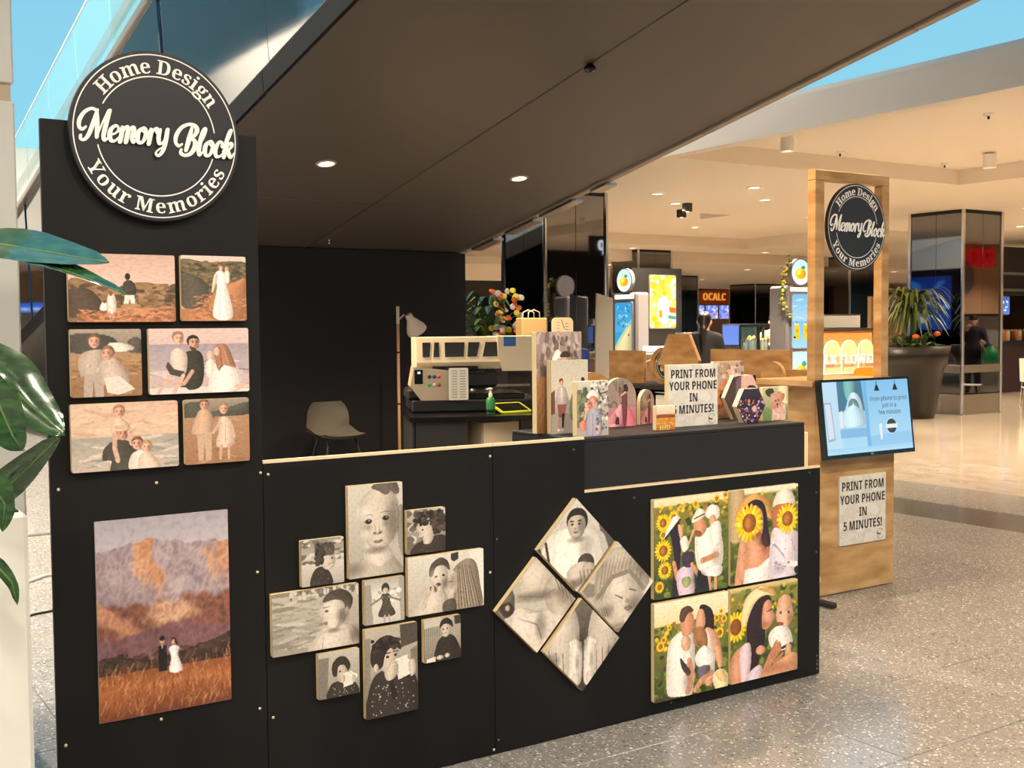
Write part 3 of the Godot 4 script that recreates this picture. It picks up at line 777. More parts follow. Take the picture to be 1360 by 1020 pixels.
		"walk_road":
			canvas(360, 560, "cdc6b8")
			gr(0, .55, "c9c2b2", "d6cec0"); gr(.55, 1, "a9a6a2", "bdb8b2"); pg("6c4a3a", [0, .44, .1, .4, .1, .72, 0, .74]); sm("6d7a58", [.5, .6, .62, .4, .7, .46, .66, .8, .52, .8]); blur(4)
			el(.27, .28, .055, .035, "5c3228"); el(.28, .31, .045, .035, "cf9c84"); sm("b5aeb0", [.1, .6, .16, .42, .24, .36, .34, .36, .44, .46, .48, .7, .3, .74, .14, .72]); ln("e9e4e0", .03, [.28, .38, .28, .56]); pg("8f5a50", [.16, .6, .42, .6, .36, .78, .2, .78]); ln("c99a84", .05, [.2, .78, .2, .92]); ln("2a2020", .06, [.32, .74, .31, .9]); el(.2, .95, .05, .02, "e9e4e0"); el(.31, .95, .05, .02, "d9d4d0")
			el(.86, .28, .05, .04, "2b2422"); sm("cfc0b8", [.78, .4, .9, .34, 1.02, .4, 1.02, .7, .8, .7])
		"blossom_hat":
			canvas(340, 460, "b9b0a4")
			gr(0, .3, "d8d2c8", "b7ae9e"); sc(72, 60, 0, .15, .4, .8, .04, .1, 1, ["6d7058", "8b8c70", "555a48"]); blur(5)
			ln("4d4840", .03, [.55, .06, .72, .24, .98, .2]); ln("4d4840", .03, [.62, .1, .84, .34]); sc(73, 80, .45, .02, 1, .7, .02, .05, 1, ["e9e5e2", "d2ccc8", "565048", "8b8680"])
			sm("f0e9e0", [.3, .26, .46, .16, .66, .22, .68, .3, .36, .32]); el(.5, .34, .13, .07, "d08868"); el(.5, .38, .1, .06, "d9a084"); sc(74, 24, .24, .4, .5, .52, .03, .06, 1, ["d97c68", "f0b8a4", "c9604c"]); sm("a9a6b4", [.34, .56, .6, .5, .78, .62, .74, 1.02, .3, 1.02]); ln("e0b49c", .06, [.3, .52, .22, .72, .16, .84]); ln("8880a0", .02, [.5, .6, .48, 1]); sm("d98a74", [.06, .76, .24, .7, .28, .86, .12, .9]); sm("e0b8a4", [.6, .78, .74, .78, .7, .96, .6, .94]); sc(75, 20, .6, .5, .95, .98, .02, .05, 1, ["b9b4c4", "6f6a78"])
		"rose_dress":
			canvas(320, 380, "a08c8c")
			gr(0, .55, "8d8078", "a89490"); sc(76, 40, 0, .05, .6, .6, .04, .1, 1.4, ["7a6c66", "9c8880", "5f544e"]); gr(.6, 1, "c98a98", "b06a80"); blur(5)
			ln("b09a92", .02, [.42, 0, .42, .6]); sm("d8788c", [.7, .5, 1.0, .98, .62, .98, .64, .6]); sm("e8a8b4", [.1, .95, .45, .56, .55, .6, .5, .95]); sm("d08c90", [.0, .92, .3, .7, .4, .9]); sm("6a3a48", [.55, .3, .68, .28, .72, .5, .68, .95, .58, .95]); sm("241c20", [.6, .16, .7, .14, .74, .26, .66, .3, .62, .26]); ln("dca894", .05, [.52, .36, .66, .3]); sm("4a2030", [.36, .82, .44, .8, .46, .94, .34, .94])
		"sunset_small":
			canvas(240, 240, "e3c49a")
			gr(0, .35, "e9e0d4", "e8c9a8"); gr(.35, .55, "c98850", "d89a4a"); gr(.55, 1, "d8932e", "b5701e"); sc(77, 40, 0, .5, 1, .9, .04, .12, .3, ["e0a038", "c47c22", "e9b85a"]); blur(4); sm("8a4a2a", [0, .4, .3, .36, 1, .42, 1, .5, 0, .48])
			for i in 5: ln("e9d2a0", .04, [.2 + i * .12, .98, .22 + i * .12, .8])
		"dogs_cuddle":
			canvas(320, 420, "c2a898")
			gr(0, 1, "b9a898", "caa590"); sm("a08c78", [.1, .1, .5, .05, .6, .5, .2, .6]); sm("c07c5c", [.1, .3, .4, .3, .42, .6, .3, .8, .1, .8]); sm("dcb8a8", [.5, .2, .8, .1, 1, .3, 1, 1, .5, 1]); sc(78, 60, 0, 0, 1, 1, .03, .08, .8, ["b58a70", "d4b4a2", "8b6a58", "9aa0a8"]); el(.25, .62, .07, .05, "2a1c18"); el(.6, .3, .06, .05, "3a4048"); ln("cfc6c0", .06, [.6, .1, .74, .3]); blur(4)
		"hair_portrait":
			canvas(380, 300, "d8b0a8")
			gr(0, 1, "d9b4ac", "c9988c"); pg("3a2c34", [0, .1, .45, 0, .4, 1, 0, 1]); pg("6a5868", [.3, .1, .45, 0, .4, 1, .28, 1]); sm("2e2226", [.56, .4, .66, .24, .86, .3, .92, .56, .8, .6, .62, .56]); el(.74, .68, .12, .16, "dcae98")
		"night_confetti":
			canvas(340, 340, "2c2434")
			gr(0, .4, "3a3040", "241c2c"); sc(79, 150, 0, .3, 1, 1, .01, .035, 1, ["e0a0a8", "8a7ab0", "c86a7a", "d8d0d8", "4a4068", "e07a4a"]); el(.42, .36, .05, .06, "d8783a"); el(.62, .6, .09, .1, "d8a8b0"); blur(2)
		"poodle":
			canvas(340, 320, "b9c08c")
			gr(0, .6, "cdbf9a", "a8b07a"); gr(.6, 1, "8aa060", "6d8a52"); sm("33402a", [.1, .1, .35, .04, .45, .2, .3, .3, .15, .24]); sm("e8d8b0", [.6, .0, 1, .0, 1, .5, .7, .4]); blur(7)
			sc(80, 90, .35, .2, .75, .65, .05, .08, 1, ["d8a890", "cf9a84", "e2b8a4", "c98e78"]); sc(81, 60, .4, .6, .85, 1.0, .05, .09, 1, ["e2bcae", "d8ac9c", "e8cabc"]); el(.5, .42, .025, .025, "1c1412"); el(.62, .4, .025, .025, "1c1412"); el(.57, .53, .035, .03, "1c1412"); sm("8a3a34", [.54, .58, .6, .58, .58, .64]); sm("b5745c", [.76, .2, .86, .24, .82, .4, .76, .36])
	return photo()
# ---------------------------------------------------------------- lettering
var fonts := {}

func font(kind: String) -> SystemFont:
	if not fonts.has(kind):
		var f := SystemFont.new()
		f.font_names = PackedStringArray(["Droid Serif" if kind.begins_with("serif") else "Droid Sans"])
		f.font_weight = 700 if kind.ends_with("bold") else 400
		fonts[kind] = f
	return fonts[kind]

# size: height of the em square in metres
func words(txt: String, kind: String, size: float, depth := 0.001) -> TextMesh:
	var t := TextMesh.new()
	t.text = txt
	t.font = font(kind)
	t.font_size = 48
	t.pixel_size = size / 48.0
	t.depth = depth
	t.curve_step = 2.0
	return t

func arc_words(st: SurfaceTool, txt: String, r: float, mid_deg: float, size: float, above: bool, gap := 1.0) -> void:
	var f := font("serif_bold")
	var widths := []
	var total := 0.0
	for c in txt:
		var w: float = f.get_string_size(c, HORIZONTAL_ALIGNMENT_LEFT, -1, 48).x / 48.0 * size * gap
		widths.append(w)
		total += w
	var at := -total / 2
	for i in txt.length():
		var m: float = at + widths[i] / 2
		at += widths[i]
		if txt[i] == " ":
			continue
		var a := deg_to_rad(mid_deg) + (-m / r if above else m / r)
		var pos := Vector3(cos(a) * r, sin(a) * r, 0)
		var turn := a - PI / 2 if above else a + PI / 2
		var tm := words(txt[i], "serif_bold", size, 0.0012)
		tm.vertical_alignment = VERTICAL_ALIGNMENT_CENTER
		# keep all letters on one baseline: a capital box for each
		var xf := Transform3D(Basis(Vector3(0, 0, 1), turn), pos)
		st.append_from(tm, 0, xf)

var STROKES := {
	"M": [[[.34, .78, .2], [.16, .62, .24], [-.08, .78, .28], [-.12, 1.2, .34], [.1, 1.68, .3], [.5, 1.94, .24], [.84, 1.86, .22]], [[.9, 1.88, .24], [.78, 1.1, .34], [.62, .36, .34], [.4, .0, .26], [.14, .02, .22], [.1, .22, .26]], [[.9, 1.82, .2], [1.04, 1.0, .34], [1.14, .2, .3]], [[1.14, .2, .16], [1.36, 1.1, .16], [1.64, 1.9, .26]], [[1.7, 1.9, .3], [1.6, 1.0, .36], [1.56, .3, .34], [1.7, .03, .24], [1.92, .3, .14]]],
	"B": [[[.4, .66, .2], [.2, .54, .24], [-.04, .76, .28], [-.08, 1.2, .36], [.18, 1.72, .32], [.66, 1.98, .26], [1.1, 1.92, .3], [1.3, 1.62, .4], [1.14, 1.24, .28], [.82, 1.08, .18]], [[.82, 1.08, .18], [1.2, .98, .3], [1.34, .58, .44], [1.12, .12, .34], [.74, -.04, .26], [.42, .08, .28], [.4, .3, .24]], [[.9, 1.8, .24], [.84, 1.1, .42], [.74, .3, .34]]],
	"e": [[[.1, .4, .18], [.46, .52, .17], [.62, .8, .2], [.42, 1.0, .22], [.14, .76, .34], [.1, .4, .38], [.24, .06, .3], [.5, .04, .2], [.74, .3, .14]]],
	"m": [[[.02, .62, .14], [.18, .96, .24], [.2, .7, .36], [.18, .02, .36]], [[.2, .5, .16], [.42, .96, .24], [.58, .84, .36], [.58, .4, .38], [.56, .02, .36]], [[.58, .5, .16], [.8, .96, .24], [.96, .84, .36], [.94, .3, .38], [1.08, .03, .24], [1.26, .3, .14]]],
	"o": [[[.42, 1.0, .22], [.16, .78, .34], [.1, .44, .38], [.24, .06, .28], [.5, .1, .26], [.64, .5, .36], [.58, .86, .28], [.4, 1.0, .2], [.34, .84, .16], [.56, .68, .14], [.84, .8, .13]]],
	"r": [[[.02, .62, .14], [.18, .96, .24], [.2, .7, .36], [.18, .02, .36]], [[.2, .5, .16], [.4, .94, .22], [.58, .96, .34], [.62, .78, .32]]],
	"y": [[[.02, .62, .14], [.16, .98, .26], [.14, .5, .36], [.26, .08, .28], [.48, .16, .18], [.62, .5, .16]], [[.66, .98, .34], [.66, .3, .38], [.58, -.36, .34], [.34, -.7, .24], [.12, -.56, .18], [.3, -.3, .14], [.62, -.1, .12]]],
	"l": [[[.02, .36, .14], [.36, 1.2, .16], [.44, 1.74, .2], [.26, 1.72, .26], [.16, 1.1, .38], [.14, .4, .38], [.26, .04, .26], [.46, .3, .14]]],
	"c": [[[.56, .72, .34], [.5, .96, .22], [.26, .94, .28], [.1, .48, .38], [.22, .06, .3], [.48, .04, .2], [.72, .3, .14]]],
	"k": [[[.02, .36, .14], [.3, 1.2, .16], [.42, 1.78, .22], [.28, 1.7, .28], [.18, 1.0, .38], [.16, .02, .36]], [[.2, .5, .16], [.44, .94, .22], [.62, .86, .28], [.5, .6, .22], [.24, .5, .16]], [[.36, .54, .22], [.5, .2, .36], [.66, .02, .24], [.84, .3, .14]]],
}
var ADV := {"M": 1.84, "B": 1.48, "e": .66, "m": 1.16, "o": .74, "r": .62, "y": .82, "l": .46, "c": .62, "k": .8}

func script_word(st: SurfaceTool, word: String, x0: float, y0: float, unit: float, sx: float, z: float) -> void:
	var pen := 0.0
	var lean := 0.2
	var lift := 0.0
	for c in word:
		for stroke in STROKES[c]:
			var pts: Array[Vector3] = []
			var m: int = stroke.size()
			for i in m - 1:
				var q := []
				for d in [-1, 0, 1, 2]:
					var a: Array = stroke[clampi(i + d, 0, m - 1)]
					q.append(Vector3(a[0], a[1], a[2]))
				for k in 5:
					pts.append(q[1].cubic_interpolate(q[2], q[0], q[3], k / 5.0))
			var z9: Array = stroke[m - 1]
			pts.append(Vector3(z9[0], z9[1], z9[2]))
			var put := func(v: Vector2) -> Vector3:
				return Vector3(x0 + (pen + v.x + v.y * lean) * unit * sx, y0 + v.y * unit, z)
			var lf := []
			var rt := []
			for i in pts.size():
				var a2 := Vector2(pts[maxi(i - 1, 0)].x, pts[maxi(i - 1, 0)].y)
				var b2 := Vector2(pts[mini(i + 1, pts.size() - 1)].x, pts[mini(i + 1, pts.size() - 1)].y)
				var nn := (b2 - a2).normalized().orthogonal() * pts[i].z * 0.43
				var here := Vector2(pts[i].x, pts[i].y)
				var up := Vector3(0, 0, lift)
				lift += unit * .0006
				lf.append(put.call(here + nn) + up)
				rt.append(put.call(here - nn) + up)
			for i in pts.size() - 1:
				for v in [lf[i], lf[i + 1], rt[i + 1], lf[i], rt[i + 1], rt[i]]:
					st.add_vertex(v)
			for en in [0, pts.size() - 1]:
				var o := Vector2(pts[en].x, pts[en].y)
				lift += unit * .002
				var up2 := Vector3(0, 0, lift)
				for k in 8:
					var a3 := TAU * k / 8
					var b3 := TAU * (k + 1) / 8
					var r: float = pts[en].z * 0.43
					st.add_vertex(put.call(o) + up2); st.add_vertex(put.call(o + Vector2(cos(b3), sin(b3)) * r) + up2); st.add_vertex(put.call(o + Vector2(cos(a3), sin(a3)) * r) + up2)
		pen += ADV[c]

func arc_band(st: SurfaceTool, r: float, w: float, d0: float, d1: float, z: float) -> void:
	var k := int(absf(d1 - d0) / 4) + 2
	for i in k:
		var a := deg_to_rad(lerpf(d0, d1, float(i) / k))
		var b := deg_to_rad(lerpf(d0, d1, float(i + 1) / k))
		quad(st, Vector3(cos(a) * (r - w / 2), sin(a) * (r - w / 2), z), Vector3(cos(a) * (r + w / 2), sin(a) * (r + w / 2), z), Vector3(cos(b) * (r + w / 2), sin(b) * (r + w / 2), z), Vector3(cos(b) * (r - w / 2), sin(b) * (r - w / 2), z))

# round shop sign of radius r, its back at z = 0
func round_sign(t: Node3D, r: float, thick: float) -> void:
	var st := begin()
	plate_into(st, ring_outline(r * 0.992, 72), 0, thick * 0.9)
	plate_into(st, ring_outline(r, 72), 0.0005, thick * 0.8)
	obj("disc", done(st), M.sign_black, t)
	var z := thick * 0.9 + 0.0008
	st = begin()
	arc_band(st, r * .955, r * .013, 0, 360, z)
	obj("border", done(st), M.sign_white, t)
	for q in [[8, 152], [192, 342]]:
		st = begin()
		arc_band(st, r * .7, r * .014, q[0], q[1], z)
		obj("inner_arc", done(st), M.sign_white, t)
	st = begin()
	script_word(st, "Memory", -r * .9, -r * .1, r * .185, .93, z)
	script_word(st, "Block", r * .2, -r * .19, r * .185, .93, z)
	obj("shop_name", done(st), M.sign_white, t)
	st = begin()
	arc_words(st, "Home Design", r * .815, 88, r * .235, true, 1.04)
	obj("upper_lettering", done(st), M.sign_white, t, Vector3(0, 0, z))
	st = begin()
	arc_words(st, "Your Memories", r * .825, 270, r * .235, false, 1.04)
	obj("lower_lettering", done(st), M.sign_white, t, Vector3(0, 0, z))

# ---------------------------------------------------------------- photo blocks
func block(called: String, label: String, category: String, outline: Array, pic: String, at: Vector3, thick := 0.02, turn := 0.0, group := "", rough := 0.4, side := "block_side") -> Node3D:
	var t := thing(called, label, category, at, turn, group)
	obj("body", plate(outline, 0, thick - 0.0015), M[side], t)
	obj("print", plate(outline, thick - 0.0015, thick), texmat(picture(pic), rough) if not M.has("pic_" + pic) else M["pic_" + pic], t)
	return t

func print_notice(t: Node3D, w: float, h: float, z: float) -> void:
	var rows := [["PRINT FROM", .31], ["YOUR PHONE", .085], ["IN", -.14], ["5 MINUTES!", -.36]]
	for r in rows:
		var tm := words(r[0], "sans_bold", w * .178, 0.0008)
		var o := obj("lettering", tm, M.ink, t, Vector3(0, r[1] * h * .86 + h * .08, z))
		o.scale.x = 0.86
	var s2 := begin()
	arc_band(s2, w * .075, w * .006, 20, 160, 0)
	arc_band(s2, w * .075, w * .006, 200, 340, 0)
	script_word(s2, "Memory", -w * .075, -w * .012, w * .02, .7, 0)
	obj("small_logo", done(s2), M.ink, t, Vector3(w * .38, -h * .4, z + .0008))

# ---------------------------------------------------------------- people: tapered capsules joined smoothly, meshed as surface nets
func figure(bones: Array, cell: float, k := 0.03) -> ArrayMesh:
	var lo := Vector3.ONE * 1e9
	var hi := -lo
	for b in bones:
		for v in [[b[0], b[1]], [b[2], b[3]]]:
			lo = lo.min(v[0] - Vector3.ONE * (v[1] + k * 2.5))
			hi = hi.max(v[0] + Vector3.ONE * (v[1] + k * 2.5))
	var nx := int((hi.x - lo.x) / cell) + 2
	var ny := int((hi.y - lo.y) / cell) + 2
	var nz := int((hi.z - lo.z) / cell) + 2
	var f := PackedFloat32Array()
	f.resize(nx * ny * nz)
	for b in bones:
		var a: Vector3 = b[0]
		var d: Vector3 = b[2] - a
		var dd := maxf(d.length_squared(), 1e-9)
		var pad: float = maxf(b[1], b[3]) + k * 3.0
		var b0: Vector3 = ((a.min(b[2]) - Vector3.ONE * pad - lo) / cell).floor()
		var b1: Vector3 = ((a.max(b[2]) + Vector3.ONE * pad - lo) / cell).ceil()
		for x in range(maxi(0, int(b0.x)), mini(nx - 1, int(b1.x)) + 1):
			for y in range(maxi(0, int(b0.y)), mini(ny - 1, int(b1.y)) + 1):
				for z in range(maxi(0, int(b0.z)), mini(nz - 1, int(b1.z)) + 1):
					var q := lo + Vector3(x, y, z) * cell - a
					var t := clampf(q.dot(d) / dd, 0, 1)
					f[(x * ny + y) * nz + z] += exp(-((q - d * t).length() - lerpf(b[1], b[3], t)) / k)
	var vid := {}
	var verts := PackedVector3Array()
	for x in nx - 1:
		for y in ny - 1:
			for z in nz - 1:
				var i0 := (x * ny + y) * nz + z
				var mask := 0
				for c in 8:
					if f[i0 + (c & 1) * ny * nz + ((c >> 1) & 1) * nz + (c >> 2)] >= 1.0:
						mask += 1
				if mask == 0 or mask == 8:
					continue
				var acc := Vector3.ZERO
				var cnt := 0
				for c in 8:
					for ax in 3:
						if c & (1 << ax):
							continue
						var c2 := c | (1 << ax)
						var va := f[i0 + (c & 1) * ny * nz + ((c >> 1) & 1) * nz + (c >> 2)]
						var vb := f[i0 + (c2 & 1) * ny * nz + ((c2 >> 1) & 1) * nz + (c2 >> 2)]
						if (va >= 1.0) != (vb >= 1.0):
							var la := log(maxf(va, 1e-6))
							var lb := log(maxf(vb, 1e-6))
							var t := clampf(la / (la - lb), 0, 1)
							var pa := Vector3(c & 1, (c >> 1) & 1, c >> 2)
							var pb := Vector3(c2 & 1, (c2 >> 1) & 1, c2 >> 2)
							acc += pa.lerp(pb, t)
							cnt += 1
				vid[i0] = verts.size()
				verts.append(lo + (Vector3(x, y, z) + acc / cnt) * cell)
	var st := begin(true)
	var step := [ny * nz, nz, 1]
	for key in vid:
		var i0: int = key
		for ax in 3:
			var u := (ax + 1) % 3
			var v := (ax + 2) % 3
			var inside := f[i0] >= 1.0
			if inside == (f[i0 + step[ax]] >= 1.0):
				continue
			var ids := [i0, i0 - step[u], i0 - step[u] - step[v], i0 - step[v]]
			if not (vid.has(ids[1]) and vid.has(ids[2]) and vid.has(ids[3])):
				continue
			var q := []
			for w in ids:
				q.append(verts[vid[w]])
			if inside:
				quad(st, q[0], q[1], q[2], q[3])
			else:
				quad(st, q[3], q[2], q[1], q[0])
	return done(st)

func V(x: float, y: float, z: float) -> Vector3:
	return Vector3(x, y, z)

# standing adult of 1.7 m facing -z; hands at given places
func adult(t: Node3D, lh: Vector3, rh: Vector3, skin: Material, top: Material, legs: Material, hair: Material, long_hair: bool, slim := 1.0) -> void:
	var w := 0.19 * slim
	var trunk := [[V(0, 1.0, 0), .125 * slim, V(0, 1.2, 0), .12 * slim], [V(0, 1.2, 0), .12 * slim, V(0, 1.36, 0), .13 * slim], [V(-w * .7, 1.38, 0), .07, V(w * .7, 1.38, 0), .07], [V(-.08, .95, 0), .11 * slim, V(.08, .95, 0), .11 * slim]]
	var legb := []
	for sd in [-1.0, 1.0]:
		legb += [[V(sd * .09, .92, 0), .095 * slim, V(sd * .1, .5, -.01), .062], [V(sd * .1, .5, -.01), .062, V(sd * .1, .1, .02), .042]]
	var feet := []
	for sd in [-1.0, 1.0]:
		feet.append([V(sd * .1, .045, .03), .042, V(sd * .11, .035, -.13), .034])
	var arms := []
	var hands := []
	for q in [[-1.0, lh], [1.0, rh]]:
		var sh := V(q[0] * w, 1.37, 0)
		var hd: Vector3 = q[1]
		var mid := (sh + hd) * .5
		var reach := sh.distance_to(hd)
		var drop := sqrt(maxf(.0, .29 * .29 - reach * reach * .25))
		var el2 := mid + V(q[0] * .35, -.85, .4).normalized() * drop
		arms += [[sh, .052 * slim, el2, .042], [el2, .042, hd, .03]]
		var dir := (hd - el2).normalized()
		hands.append([hd, .03, hd + dir * .08, .036])
		var side := dir.cross(V(0, 1, 0)).normalized()
		for fi in 4:
			var root: Vector3 = hd + dir * .09 + side * (fi - 1.5) * .018
			hands.append([root, .009, root + dir * (.05 if fi in [1, 2] else .04) + V(0, -.012, 0), .008])
		hands.append([hd + dir * .03 + side * -.03, .011, hd + dir * .075 + side * -.06, .009])
	var headb := [[V(0, 1.4, .01), .052, V(0, 1.52, -.005), .05], [V(0, 1.6, 0), .078, V(0, 1.64, .012), .08], [V(0, 1.55, -.025), .05, V(0, 1.58, -.02), .058], [V(0, 1.59, -.088), .012, V(0, 1.57, -.098), .013], [V(-.08, 1.585, .01), .014, V(-.082, 1.6, .012), .016], [V(.08, 1.585, .01), .014, V(.082, 1.6, .012), .016]]
	obj("body", figure(trunk + legb + arms + feet + headb + hands, .013, .016), skin, t)
	var shirt := []
	for b in trunk + [arms[0], arms[2]]:
		shirt.append([b[0], b[1] + .016, b[2], b[3] + .014])
	for b in [arms[1], arms[3]]:
		shirt.append([b[0], b[1] + .014, (b[0] as Vector3).lerp(b[2], .9), b[3] + .014])
	obj("top", figure(shirt, .02, .02), top, t)
	var tr := [[V(-.08, .95, 0), .125 * slim, V(.08, .95, 0), .125 * slim]]
	for b in legb:
		tr.append([b[0], b[1] + .014, b[2], b[3] + .018])
	obj("trousers", figure(tr, .02, .02), legs, t)
	var sh2 := []
	for b in feet:
		sh2.append([b[0], b[1] + .008, b[2], b[3] + .01])
	obj("shoes", figure(sh2, .016, .012), M.ink, t)
	var hr := [[V(0, 1.645, .02), .088, V(0, 1.655, -.01), .086], [V(0, 1.58, .045), .07, V(0, 1.62, .03), .08]]
	if long_hair:
		hr += [[V(0, 1.66, .1), .042, V(0, 1.5, .13), .04], [V(0, 1.5, .13), .04, V(0, 1.22, .15), .02]]
	obj("hair", figure(hr, .011, .012), hair, t)
	for sd in [-1.0, 1.0]:
		obj("eye", lathe([[0, -.011], [.009, -.007], [.012, 0], [.009, .007], [0, .011]], 8), M.ink, t, V(sd * .03, 1.605, -.074))
	obj("mouth", box(V(.04, .007, .01), .002), M.lips, t, V(0, 1.545, -.078))

# ---------------------------------------------------------------- plants
# broad leaf along a spine; across is the direction of its breadth, fold lifts both halves
func blade(spine: Array, width: float, across: Vector3, fold: float, tip := 0.9, ridges := 0, wave := 0.0) -> ArrayMesh:
	var st := begin(true)
	var rows := []
	var segs := 14
	var nsp := spine.size()
	for i in segs + 1:
		var u := float(i) / segs * (nsp - 1)
		var k := mini(int(u), nsp - 2)
		var w := u - k
		var pre: Vector3 = spine[maxi(k - 1, 0)]
		var post: Vector3 = spine[mini(k + 2, nsp - 1)]
		var c: Vector3 = (spine[k] as Vector3).cubic_interpolate(spine[k + 1], pre, post, w)
		var x := float(i) / segs
		var hw := width * .5 * pow(sin(PI * clampf(pow(x, .75) * .97 + .03, 0, 1)), .7) * (1.0 if x < tip else lerpf(1, .5, (x - tip) / (1 - tip)))
		var tang: Vector3 = ((spine[mini(k + 1, nsp - 1)] as Vector3) - spine[k]).normalized()
		var ac := (across - tang * across.dot(tang)).normalized()
		var up := tang.cross(ac).normalized()
		var row := []
		for j in 9:
			var v := (j - 4) / 4.0
			var rip := sin(x * 46.0 + absf(v) * 5.0) * wave * absf(v)
			row.append(c + ac * v * hw + up * (absf(v) * hw * fold - v * v * hw * fold * .5 + rip))
		rows.append(row)
	for i in segs:
		for j in 8:
			quad(st, rows[i][j], rows[i][j + 1], rows[i + 1][j + 1], rows[i + 1][j])
			if ridges == 99:
				pass
	return done(st)

func leaf_card(len: float, width: float, droop: float) -> ArrayMesh:
	var sp := []
	for i in 5:
		var u := i / 4.0
		sp.append(Vector3(0, sin(u * 1.2) * len * .5 - u * u * droop, u * len * .9))
	return blade(sp, width, Vector3.RIGHT, .35)

# ---------------------------------------------------------------- lamps
func spot(at: Vector3, c: Color, energy: float, deg: float, size := 0.08) -> void:
	var s2 := SpotLight3D.new()
	s2.name = numbered("spot_light")
	s2.position = at
	s2.rotation_degrees.x = -90
	s2.light_color = c
	s2.light_energy = energy
	s2.spot_angle = deg
	s2.spot_angle_attenuation = 0.6
	s2.spot_range = 60
	s2.spot_attenuation = 2
	s2.light_size = size
	s2.shadow_enabled = true
	add_child(s2)

func omni(at: Vector3, c: Color, energy: float, size := 0.1) -> void:
	var s2 := OmniLight3D.new()
	s2.name = numbered("omni_light")
	s2.position = at
	s2.light_color = c
	s2.light_energy = energy
	s2.omni_range = 60
	s2.omni_attenuation = 2
	s2.light_size = size
	s2.shadow_enabled = true
	add_child(s2)

func downlight(at: Vector3, r: float, label: String, energy: float, group: String, c := Color(1, .9, .77), deg := 62.0) -> void:
	var t := thing("downlight", label, "downlight", at, 0, group)
	obj("trim_ring", lathe([[r * .8, .004], [r * .8, -.012], [r * 1.2, -.012], [r * 1.25, .0]], 20), M.white_metal, t)
	obj("lamp", lathe([[0, -.008], [r * .8, -.008]], 20), M.lamp_warm, t)
	spot(at + Vector3(0, -.03, 0), c, energy, deg, r)
# ---------------------------------------------------------------- scene
const HC := 3.47      # mall ceiling
const PANEL_H := 1.125

func soffit(z: float) -> float:
	return 2.43 + 0.19 * (z + 8.0)

func _ready() -> void:
	var cam := Camera3D.new()
	cam.name = "camera"
	cam.position = Vector3(-0.6605, 1.5506, 3.4533)
	cam.rotation = Vector3(-0.0496, -0.5764, -0.0088)
	cam.fov = rad_to_deg(2.0 * atan(510.0 / 1514.04))
	cam.far = 200.0
	add_child(cam)
	cam.current = true
	var env := Environment.new()
	env.background_mode = Environment.BG_SKY
	var sky := Sky.new()
	var sm2 := ProceduralSkyMaterial.new()
	sm2.sky_top_color = col("7cc0ea")
	sm2.sky_horizon_color = col("98e0f2")
	sm2.sky_curve = 0.3
	sm2.ground_bottom_color = col("6a6a68")
	sm2.ground_horizon_color = col("8fb8c8")
	sm2.sky_energy_multiplier = 1.0
	sky.sky_material = sm2
	env.sky = sky
	env.ambient_light_source = Environment.AMBIENT_SOURCE_DISABLED
	env.tonemap_mode = Environment.TONE_MAPPER_LINEAR
	env.tonemap_exposure = 1.0
	env.sdfgi_enabled = true
	env.ssao_enabled = true
	env.ssil_enabled = true
	var we := WorldEnvironment.new()
	we.name = "world_environment"
	we.environment = env
	add_child(we)
	materials()
	shell()
	travelator()
	columns()
	kiosk_front()
	wall_prints()
	counter_display()
	kiosk_inside()
	tower_and_screen()
	left_side()
	juice_bar()
	background()
	lamps()

